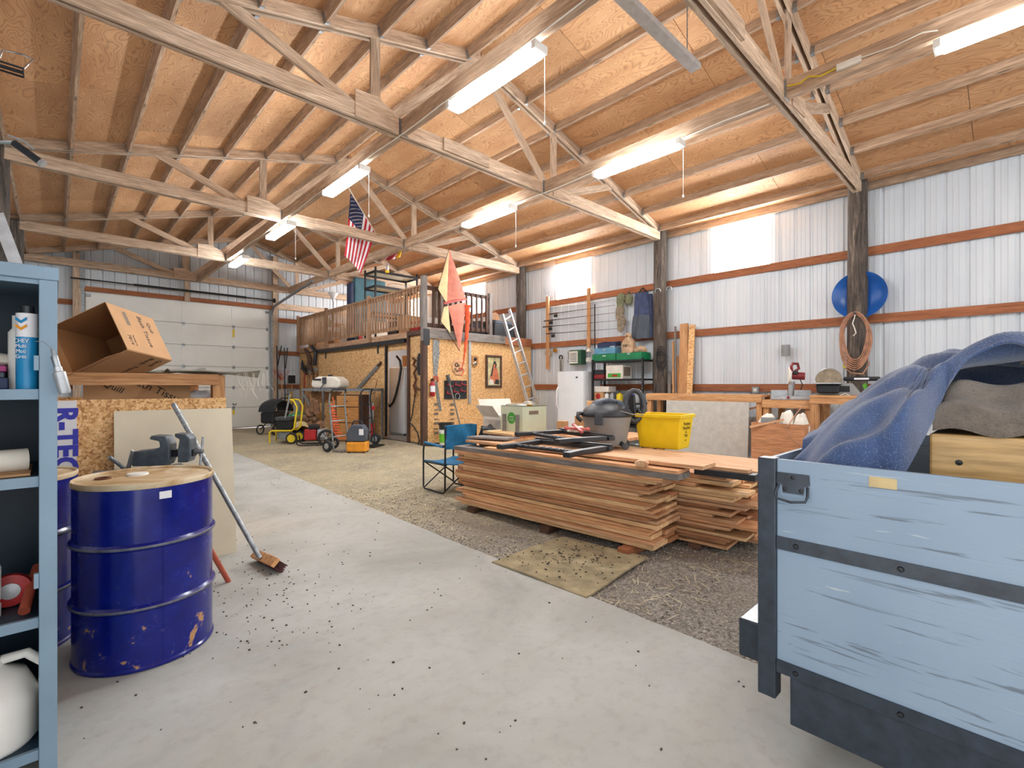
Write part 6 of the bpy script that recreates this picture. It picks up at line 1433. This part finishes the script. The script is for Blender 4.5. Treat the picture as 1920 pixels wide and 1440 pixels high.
o = sb('camp_stove', 'green metal camp stove case on the left of the top shelf', 'stove', .70, 1.34, SZ[0], .155, 'green_paint'); MB().b2((-.19, -.06, .1), (-.186, .03, .12)).build('maker_mark', 'off_white', o)
o = sb('camp_stove', 'green metal camp stove case on the right of the top shelf', 'stove', .04, .68, SZ[0], .155, 'green_paint'); MB().b2((-.195, -.03, .11), (-.186, .03, .15)).build('latch', 'silver_paint', o)
o = sb('tackle_box', 'blue metal box on the left green stove case', 'box', .72, 1.28, SZ[0] + .156, .14, 'cooler_blue'); MB().box((-.19, 0, .09), (.012, .06, .03)).build('latch', 'silver_paint', o)
o = sb('loose_tray', 'silver pan lying on the blue metal box', 'pan', .74, 1.22, SZ[0] + .298, .03, 'aluminium', .05, .36)
o = thing('open_tray', 'navy plastic tray tilted over the silver pan', 'tray', (sx + .2, sy0 + .98, SZ[0] - .03 + .33), rot=(.0, -.16, .2)); MB().b2((-.17, -.22, .0), (.17, .22, .015)).b2((-.17, -.22, .016), (-.155, .22, .1)).b2((.155, -.22, .016), (.17, .22, .1)).b2((-.154, -.22, .016), (.154, -.205, .1)).b2((-.154, .205, .016), (.154, .22, .1)).build('tray', 'navy', o)
o = thing('paper_sack', 'brown printed paper sack standing on the right green stove case', 'sack', (sx + .2, sy0 + .47, SZ[0] + .127))
def sackf(u, v):
    a_ = 2 * PI * u; k_ = (abs(math.cos(a_)) ** 4 + abs(math.sin(a_)) ** 4) ** -.25; w_ = 1 - .25 * v - .45 * max(0, v - .72) / .28
    return (.12 * k_ * math.cos(a_) * w_ + .012 * math.sin(9 * v + 3 * a_), .155 * k_ * math.sin(a_) * w_ * (1 + .05 * math.sin(7 * v)), .36 * v + .015 * math.sin(4 * a_) * v)
MB().sheet(sackf, 32, 12).build('bag', 'paper_sack', o, smooth=50)
MB().tube([(-.03, -.07, .35), (0, -.02, .40), (.02, .05, .42), (0, .09, .37)], [.03, .045, .04, .02], 8).build('twisted_top', 'paper_sack', o, smooth=60)
lettering('MP', .10, 'print_black', o, (-.122, .01, .15), (PI / 2 + .06, 0, -PI / 2))
lump('burlap_bag', 'small tan bag slumped at the right end of the stove cases', 'bag', (sx + .2, sy0 + .17, SZ[0] + .127), (.12, .14, .075), 'paper_sack', 52, .2)
o = sb('stove_carton', 'white and green printed carton on the second shelf', 'box', .52, .96, SZ[1], .30, 'card_white', .04, .4, .003); MB().b2((-.182, -.17, .03), (-.1805, .17, .12)).build('print_panel', 'label_green', o); MB().b2((-.1835, -.08, .05), (-.1825, .06, .09)).build('print_panel', 'red_paint', o); MB().b2((-.14, -.2225, .06), (.12, -.2205, .26)).build('print_panel', 'print_grey', o)
sb('portable_radio', 'black radio on the left of the second shelf', 'radio', 1.02, 1.30, SZ[1] + .1, .11, 'black_plastic'); sb('camera_case', 'dark red case under the black radio', 'case', 1.02, 1.30, SZ[1], .098, 'maroon_paint')
sb('paper_carton', 'grey and orange carton lying on the shelf boxes', 'box', .90, 1.30, SZ[2] + .22, .13, 'card_white', .05, .35); o = sb('brown_carton', 'brown carton with red circle on the third shelf', 'box', 1.05, 1.32, SZ[2], .215, 'cardboard', .05, .35); MB().lathe([(.05, 0), (.065, 0), (.065, -.002), (.05, -.002)], 20, (-.1505, 0, .12), 'x').build('printed_ring', 'red_paint', o)
for k, (y0, mt, nm) in enumerate(((.92, 'white_plastic', 'white bottle'), (.78, 'silver_paint', 'silver can'), (.58, 'yellow_paint', 'yellow can'), (.30, 'print_blue', 'blue can'), (.12, 'silver_paint', 'tall silver canister'))):
    p = (sx + .12, sy0 + y0 + .07, SZ[2] - .03 + .001); o = thing('fuel_can', nm + ' standing on the third shelf', 'can', p); r = .075 if k > 1 else .05
    MB().lathe([(r, 0), (r, .17), (r * .5, .19), (r * .3, .19), (r * .3, .21), (.0001, .21)], 20).build('can', mt, o, smooth=40); MB().lathe([(r * .25, .21), (r * .25, .235), (.0001, .235)], 12).build('cap', 'red_paint' if k % 2 else 'black_plastic', o)
crate('dark_crate', 'dark crate filling the lowest steel shelf', 'crate', (sx + .23, sy0 + .8, SZ[3] - .028), (.36, .9, .32), 'black_plastic')
# on the posts
PX = XW - .36
P = at(1243, 545, X=PX); o = thing('horseshoe_hook', 'pair of horseshoe hooks nailed on the log post', 'hook', P)
for y in (-.14, .12): MB().tube(arc((0, y, 0), .06, -.2, PI + .2, 8, 'x'), .014, 6).build('horseshoe', 'saw_steel', o, smooth=60)
P = at(1240, 662, X=PX); o = thing('cable_coil', 'black electrical cable coiled on the log post', 'cable', P)
MB().tube([(.02 * math.sin(k * .7), .11 * math.cos(2 * PI * k / 14) * (1 + .02 * k / 14), .16 * math.sin(2 * PI * k / 14) - .004 * k) for k in range(57)], .010, 6).build('coil', 'hose_black', o, smooth=60); MB().tube([(0, .0, -.25), (.0, -.05, -.4), (.0, .02, -.55)], .01, 6).build('tail', 'hose_black', o, smooth=60)
# hose on the near post
P = at(1604, 590, X=PX); o = thing('garden_hose', 'tan air hose coiled over the near log post', 'hose', P)
for k in range(6):
    r1, r2 = .15 + .012 * k, .36 + .02 * k
    MB().tube([(-.02 - .006 * k + .01 * math.sin(q), (r1 + .012 * math.sin(3 * q + k)) * math.cos(q), -.36 - .012 * k + r2 * math.sin(q)) for q in [2 * PI * i / 28 for i in range(28)]], .011, 6, True).build('loop', 'cord_tan', o, smooth=60)
MB().tube([(-.03, -.14, -.6), (-.03, -.18, -.8), (-.03, -.1, -.95), (-.03, .05, -.93), (-.03, .13, -.85)], .011, 6).build('tail', 'cord_tan', o, smooth=60); MB().tube([(-.03, .13, -.85), (-.03, .16, -.8)], .014, 6).build('fitting', 'yellow_paint', o)
MB().tube([(-.03, 0, 0), (-.06, 0, -.05), (-.05, .03, -.14), (-.06, 0, -.22), (-.07, -.02, -.3), (-.05, .02, -.34)], .008, 6).build('chain_hook', 'wire_white', o, smooth=60)
MB().cyl((.05, 0, .0), (-.09, 0, .02), .015, n=8).build('peg', 'black_steel', o)
p = wp(1614, 555, WX - .05); o = thing('snow_saucer', 'round blue plastic snow saucer hung behind the log post', 'saucer', p)
MB().lathe([(.0001, .10), (.2, .08), (.31, .03), (.36, -.01), (.375, -.02), (.375, -.028), (.36, -.02), (.31, .02), (.2, .07), (.0001, .09)], 48, (-.11, 0, 0), 'x').build('dish', 'sled_blue', o, smooth=50)
p = wp(1476, 668, WX); o = thing('tin_can', 'empty tin can nailed to the ribbed wall', 'can', p); MB().lathe([(.07, 0), (.07, .2), (.066, .2), (.066, .01)], 20, (-.08, 0, 0)).build('can', 'grey_plastic', o, smooth=40)
# boards leaning by the post
rr = random.Random(8)
for k, (px, pt, w_, th_, mt, nm, pb) in enumerate(((1283, 607, .17, .04, 'fir', 'tall brown plank leaning on the wall beside the log post', 1290), (1298, 609, .12, .03, 'osb_pale', 'tall chipboard strip leaning beside the brown plank', 1299), (1262, 640, .04, .03, 'fir', 'thin stick leaning closest to the log post', 1276), (1271, 668, .035, .035, 'fir', 'thin stick leaning second from the log post', 1284), (1255, 696, .07, .02, 'grey_wood', 'grey slat leaning low against the log post', 1268), (1265, 700, .05, .02, 'paper_white', 'white painted slat leaning low beside the grey slat', 1274), (1266, 612, .03, .03, 'grey_wood', 'tall crooked branch leaning at the log post', 1281))):
    a = at(px, pt, X=WX - .05); y1 = at(pb, pt, X=WX - .05).y; o = plank('leaning_board', (WX - .32, y1, -.02), (a.x, a.y, a.z), w_, th_, mt, up=(-1, 0, .1)); tag(o, nm, 'board')
# ================================================================ workbenches along the right wall
BZ = 1.185; bxf = 8.62
wbn = thing('workbench', 'long light wood workbench along the ribbed wall', 'workbench', (9.05, 4.0, 0))
y0, y1 = 3.0 - 4.0, 5.18 - 4.0; x0, x1 = bxf - 9.05, 9.14 - 9.05
for k in range(2): plank('top_board', (x0 + .13 + .26 * k, y0, BZ - .02), (x0 + .13 + .26 * k, y1, BZ - .02), .255, .038, 'fir', wbn)
plank('apron', (x0 + .02, y0, BZ - .085), (x0 + .02, y1, BZ - .085), .038, .09, 'fir', wbn)
for y in (y0 + .05, y1 - .05):
    for x in (x0 + .08, x1 - .06): plank('leg', (x, y, -.03), (x, y, BZ - .04), .088, .088, 'fir', wbn)
plank('brace', (x0 + .05, y1 - .1, .45), (x0 + .05, y0 + .1, .97), .03, .03, 'girt_wood', wbn)
fs = thing('insulation_board', 'beige foam insulation panel leaning under the workbench', 'panel', (8.50, 4.1, -.02), rot=(0, .06, 0)); MB().b2((0, -.92, 0), (.03, .6, 1.08)).build('sheet', 'foam_sheet', fs)
b2 = thing('saw_bench', 'lower wooden saw bench right of the workbench', 'workbench', (9.0, 2.62, 0)); bz2 = 1.105
y0, y1 = -.36, .36
for k in range(3): plank('top_board', (-.40 + .14 + .3 * k, y0, bz2 - .02), (-.40 + .14 + .3 * k, y1, bz2 - .02), .295, .038, 'fir', b2)
plank('apron', (-.39, y0, bz2 - .085), (-.39, y1, bz2 - .085), .038, .09, 'fir', b2)
for y in (y0 + .05, y1 - .05):
    for x in (-.33, .4): plank('leg', (x, y, -.03), (x, y, bz2 - .04), .088, .088, 'fir', b2)
b3 = thing('sander_bench', 'small wooden stand under the disc sander', 'workbench', (8.95, 1.92, 0)); bz3 = 1.195; y0, y1 = -.33, .33
for k in range(3): plank('top_board', (-.44 + .1 + .24 * k, y0, bz3 - .02), (-.44 + .1 + .24 * k, y1, bz3 - .02), .235, .038, 'fir', b3)
plank('apron', (-.43, y0, bz3 - .085), (-.43, y1, bz3 - .085), .038, .09, 'fir', b3)
for y in (y0 + .05, y1 - .05):
    for x in (-.38, .2): plank('leg', (x, y, -.03), (x, y, bz3 - .04), .11, .11, 'fir', b3)
# mitre saw
ms = thing('mitre_saw', 'red mitre saw with silver base on the saw bench', 'saw', (8.86, 2.62, bz2 + .001), -PI / 2 + .35)
MB().b2((-.30, -.14, 0), (.30, .14, .06)).build('base', 'silver_paint', ms, bevel=.01); MB().b2((-.29, .06, .061), (-.05, .09, .16)).b2((.05, .06, .061), (.29, .09, .16)).build('fence', 'silver_paint', ms, bevel=.005)
MB().cyl((0, .16, .03), (.02, .17, .30), .045, n=12).build('arm', 'silver_paint', ms)
MB().lathe([(.0001, -.02), (.14, -.02), (.145, 0), (.14, .02), (.0001, .02)], 28, (-.02, .06, .40), 'x').build('blade_guard', 'off_white', ms, smooth=40)
MB().cyl((.02, .08, .40), (.20, .08, .39), .062, n=18).build('motor', 'maroon_paint', ms, smooth=40); MB().b2((.03, .0, .42), (.1, .14, .48)).build('gear_case', 'black_steel', ms, bevel=.01)
MB().tube([(.01, -.02, .48), (.0, -.06, .55), (.02, .0, .60), (.1, .10, .60), (.12, .12, .52), (.06, .1, .47)], .022, 8).build('handle', 'maroon_paint', ms, smooth=60); MB().lathe([(.0001, -.012), (.022, -.012), (.022, .012), (.0001, .012)], 12, (-.05, -.15, .04), 'y').build('knob', 'maroon_paint', ms)
MB().tube([(.12, .12, .38), (.18, .2, .25), (.14, .22, .12)], .008, 6).build('cord', 'hose_black', ms, smooth=60)
# belt and disc sander
ds = thing('disc_sander', 'grey bench belt and disc sander on the small stand', 'sander', (8.80, 1.92, bz3 + .001), -PI / 2 + .15)
MB().prism([(-.30, 0), (.30, 0), (.26, .03), (.16, .18), (.02, .18), (-.02, .03), (-.28, .03)], -.13, .13, RXF).build('base', 'grey_plastic', ds, bevel=.006)
MB().b2((.0, -.135, .05), (.13, -.131, .14)).build('vent_panel', 'black_steel', ds)
MB().lathe([(.0001, -.03), (.17, -.03), (.175, 0), (.0001, 0)], 32, (-.14, -.06, .23), 'y').build('sanding_disc', 'khaki', ds, smooth=40); MB().tube(arc((-.14, -.05, .23), .178, 0, PI, 16, 'y'), .012, 6).build('guard', 'silver_paint', ds, smooth=60)
MB().b2((-.32, -.30, .17), (.03, -.10, .19)).build('table', 'silver_paint', ds, bevel=.004); MB().prism([(-.28, .03), (.0, .03), (.02, .165), (-.3, .165)], -.02, .25, RXF @ Matrix.Translation((0, 0, 0))).build('motor_shroud', 'black_steel', ds, bevel=.02)
MB().b2((.04, -.07, .215), (.50, .07, .28)).build('belt_arm', 'black_steel', ds, bevel=.025); MB().b2((.18, -.0725, .235), (.36, -.0705, .262)).build('label', 'paper_white', ds)
P = [Vector((.02, -.25, .0)), Vector((.08, -.29, .03)), Vector((.14, -.25, .0)), Vector((.04, -.24, -.0)), Vector((.03, -.27, -.1)), Vector((.02, -.27, -.22))]
MB().tube(P, .008, 6).build('cord', 'wire_white', ds, smooth=60)
p = at(1625, 735, X=9.2); o = thing('potted_sprig', 'small green sprig beside the disc sander', 'plant', (9.1, 1.66, bz3 + .001)); MB().lathe([(.03, 0), (.04, .06), (.0001, .06)], 12).build('pot', 'pipe_red', o)
m = MB()
for k in range(14): a_ = random.uniform(0, 6.3); m.add([(0, 0, .06), (.03 * math.cos(a_), .03 * math.sin(a_), .12 + .05 * random.random()), (.012 * math.cos(a_ + .8), .012 * math.sin(a_ + .8), .2 * random.uniform(.7, 1))], [(0, 1, 2)])
m.build('leaves', 'lime', o)
o = thing('power_outlet', 'grey outlet box fixed above the workbench', 'outlet', at(1418, 732, X=WX)); MB().b2((-.06, -.06, -.05), (0, .06, .07)).build('box', 'grey_plastic', o, bevel=.006); MB().b2((-.064, -.03, -.02), (-.061, .03, .04)).build('cover', 'off_white', o)
# plywood box with dust bags
bx = thing('plywood_box', 'orange plywood box holding white dust bags', 'box', (8.15, 2.52, -.03))
MB().b2((-.25, -.36, 0), (-.235, .38, .80)).build('side', 'box_plywood', bx); MB().b2((.235, -.36, 0), (.25, .38, .80)).build('side', 'box_plywood', bx); MB().b2((-.234, -.36, 0), (.234, -.345, .80)).build('side', 'box_plywood', bx); MB().b2((-.234, .365, 0), (.234, .38, .80)).build('side', 'box_plywood', bx); MB().b2((-.234, -.344, .55), (.234, .364, .56)).build('floor_panel', 'box_plywood', bx)
lump('dust_bag', 'off-white dust bag on the left in the plywood box', 'bag', (8.1, 2.72, .56), (.14, .13, .2), 'off_white', 61, .12); lump('dust_bag', 'off-white dust bag in the middle of the plywood box', 'bag', (8.15, 2.46, .56), (.12, .11, .22), 'off_white', 62, .16); lump('dust_bag', 'off-white dust bag on the right in the plywood box', 'bag', (8.12, 2.26, .56), (.12, .1, .21), 'off_white', 63, .15)
crate('radio_charger', 'grey charger lying in front of the dust bags', 'charger', (8.0, 2.68, .75), (.08, .2, .1), 'grey_plastic', .1)
o = plank('stick', (7.85, 2.9, .70), (7.95, 2.45, .83), .02, .03, 'lumber_pale'); tag(o, 'pale stick poking out of the plywood box', 'stick')
P = [Vector(q) for q in ((8.55, 2.3, 1.10), (8.0, 2.28, .95), (7.86, 2.4, .7), (7.84, 2.3, .55), (7.82, 2.1, .42), (7.82, 1.95, .25))]
o = thing('extension_lead', 'tan extension lead draped over the plywood box', 'cord', P[0]); MB().tube([q - P[0] for q in P], .009, 6).build('lead', 'cord_tan', o, smooth=60)
o = thing('spare_tyre', 'worn black tyre lying beside the plywood box', 'tyre', (7.35, 1.75, .31)); MB().lathe([(.2, -.09), (.29, -.1), (.32, -.06), (.325, 0), (.32, .06), (.29, .1), (.2, .09), (.19, 0), (.2, -.09)], 36, ax='y').build('tyre', 'rubber', o, smooth=50)
m = MB()
for k in range(40):
    a_ = 2 * PI * k / 40; m.box((.325 * math.cos(a_), 0, .325 * math.sin(a_)), (.012, .13, .02), (0, -a_, 0))
m.build('tread', 'rubber', o)
# ================================================================ overhead odds
o = thing('steel_channel', 'galvanised steel channel hanging crosswise under the roof', 'channel', (2.9, 2.1, 4.3)); MB().b2((0, -.05, 0), (1.47, .05, .02)).b2((0, -.05, .021), (1.47, -.03, .05)).b2((0, .03, .021), (1.47, .05, .05)).build('channel', 'aluminium', o)
for x in (.2, 1.3): MB().cyl((x, 0, .05), (x, 0, zroof(2.9 + x) - 4.3 - .07), .006, n=6).build('hanger_rod', 'galvanised', o)
for x, lb in ((3.13, 'white cable stapled along the ridge-side beam'), (5.72, 'white cable stapled along the wall-side beam')):
    o = thing('electric_cable', lb, 'cable', (x, 1.9, ZC)); MB().tube([(-.045, 0 + k * .5, -.004 + .012 * math.sin(k * 1.7)) for k in range(24 if x < 4 else 15)], .007, 6).build('cable', 'wire_white', o, smooth=60)
o = thing('outlet_strip', 'beige outlet strip with yellow lead on the near beam', 'outlet', (5.66, 1.2, 4.50)); MB().b2((-.03, -.14, -.03), (.0, .06, .03)).build('box', 'off_white', o); MB().tube([(-.02, .06, 0), (-.03, .2, -.02), (-.02, .3, .03), (-.03, .38, -.01), (-.02, .5, .02)], .008, 6).build('lead', 'yellow_paint', o, smooth=60)
MB().tube([(-.03, -.14, 0), (-.05, -.4, -.03), (-.05, -.6, -.01), (-.04, -.7, -.04)], .006, 6).build('wire', 'wire_white', o, smooth=60)
# ---------------------------------------------------------------- fluorescent fixtures
def fixture(x, y, L, label, cord=True):
    o = thing('shop_light', label, 'light', (x, y, 4.3), group='fluorescent shop lights under the tie beams')
    MB().b2((-.055, 0, .031), (.055, L, .05)).build('housing', 'white_enamel', o)
    for e in (0, L): MB().box((0, e, .0), (.16, .05, .07)).build('end_cap', 'white_plastic', o)
    MB().b2((-.08, .03, -.045), (.08, L - .03, .03)).build('diffuser', 'tube_light', o, bevel=.01)
    for e in (.15, L - .15): MB().cyl((0, e, .045), ((3.13 if x < 4 else 5.72) - x, e, .135), .004, n=6).build('hanger', 'galvanised', o)
    if cord:
        c = MB().cyl((.07, .0, -.05), (.07, .0, -.62), .0035, n=6).build('pull_cord', 'wire_white', o)
        MB().lathe([(.004, .02), (.012, 0), (.009, -.02)], 8, (.07, 0, -.63)).build('cord_knob', 'white_plastic', c)
fixture(3.08, 2.90, 1.25, 'fluorescent shop light nearest the viewer on the ridge-side beam')
fixture(3.06, 6.15, 1.22, 'fluorescent shop light above the hanging striped flag')
fixture(3.14, 9.15, 1.22, 'fluorescent shop light, third along the ridge-side beam')
fixture(3.2, 12.3, 1.15, 'farthest fluorescent shop light, before the garage door gable', False)
fixture(5.53, 2.85, 1.25, 'fluorescent shop light on the wall-side beam above the lumber stacks')
fixture(5.52, 5.8, 1.28, 'farther fluorescent shop light on the wall-side beam')
fixture(5.6, -.75, 1.25, 'fluorescent shop light at the upper right edge of the view')
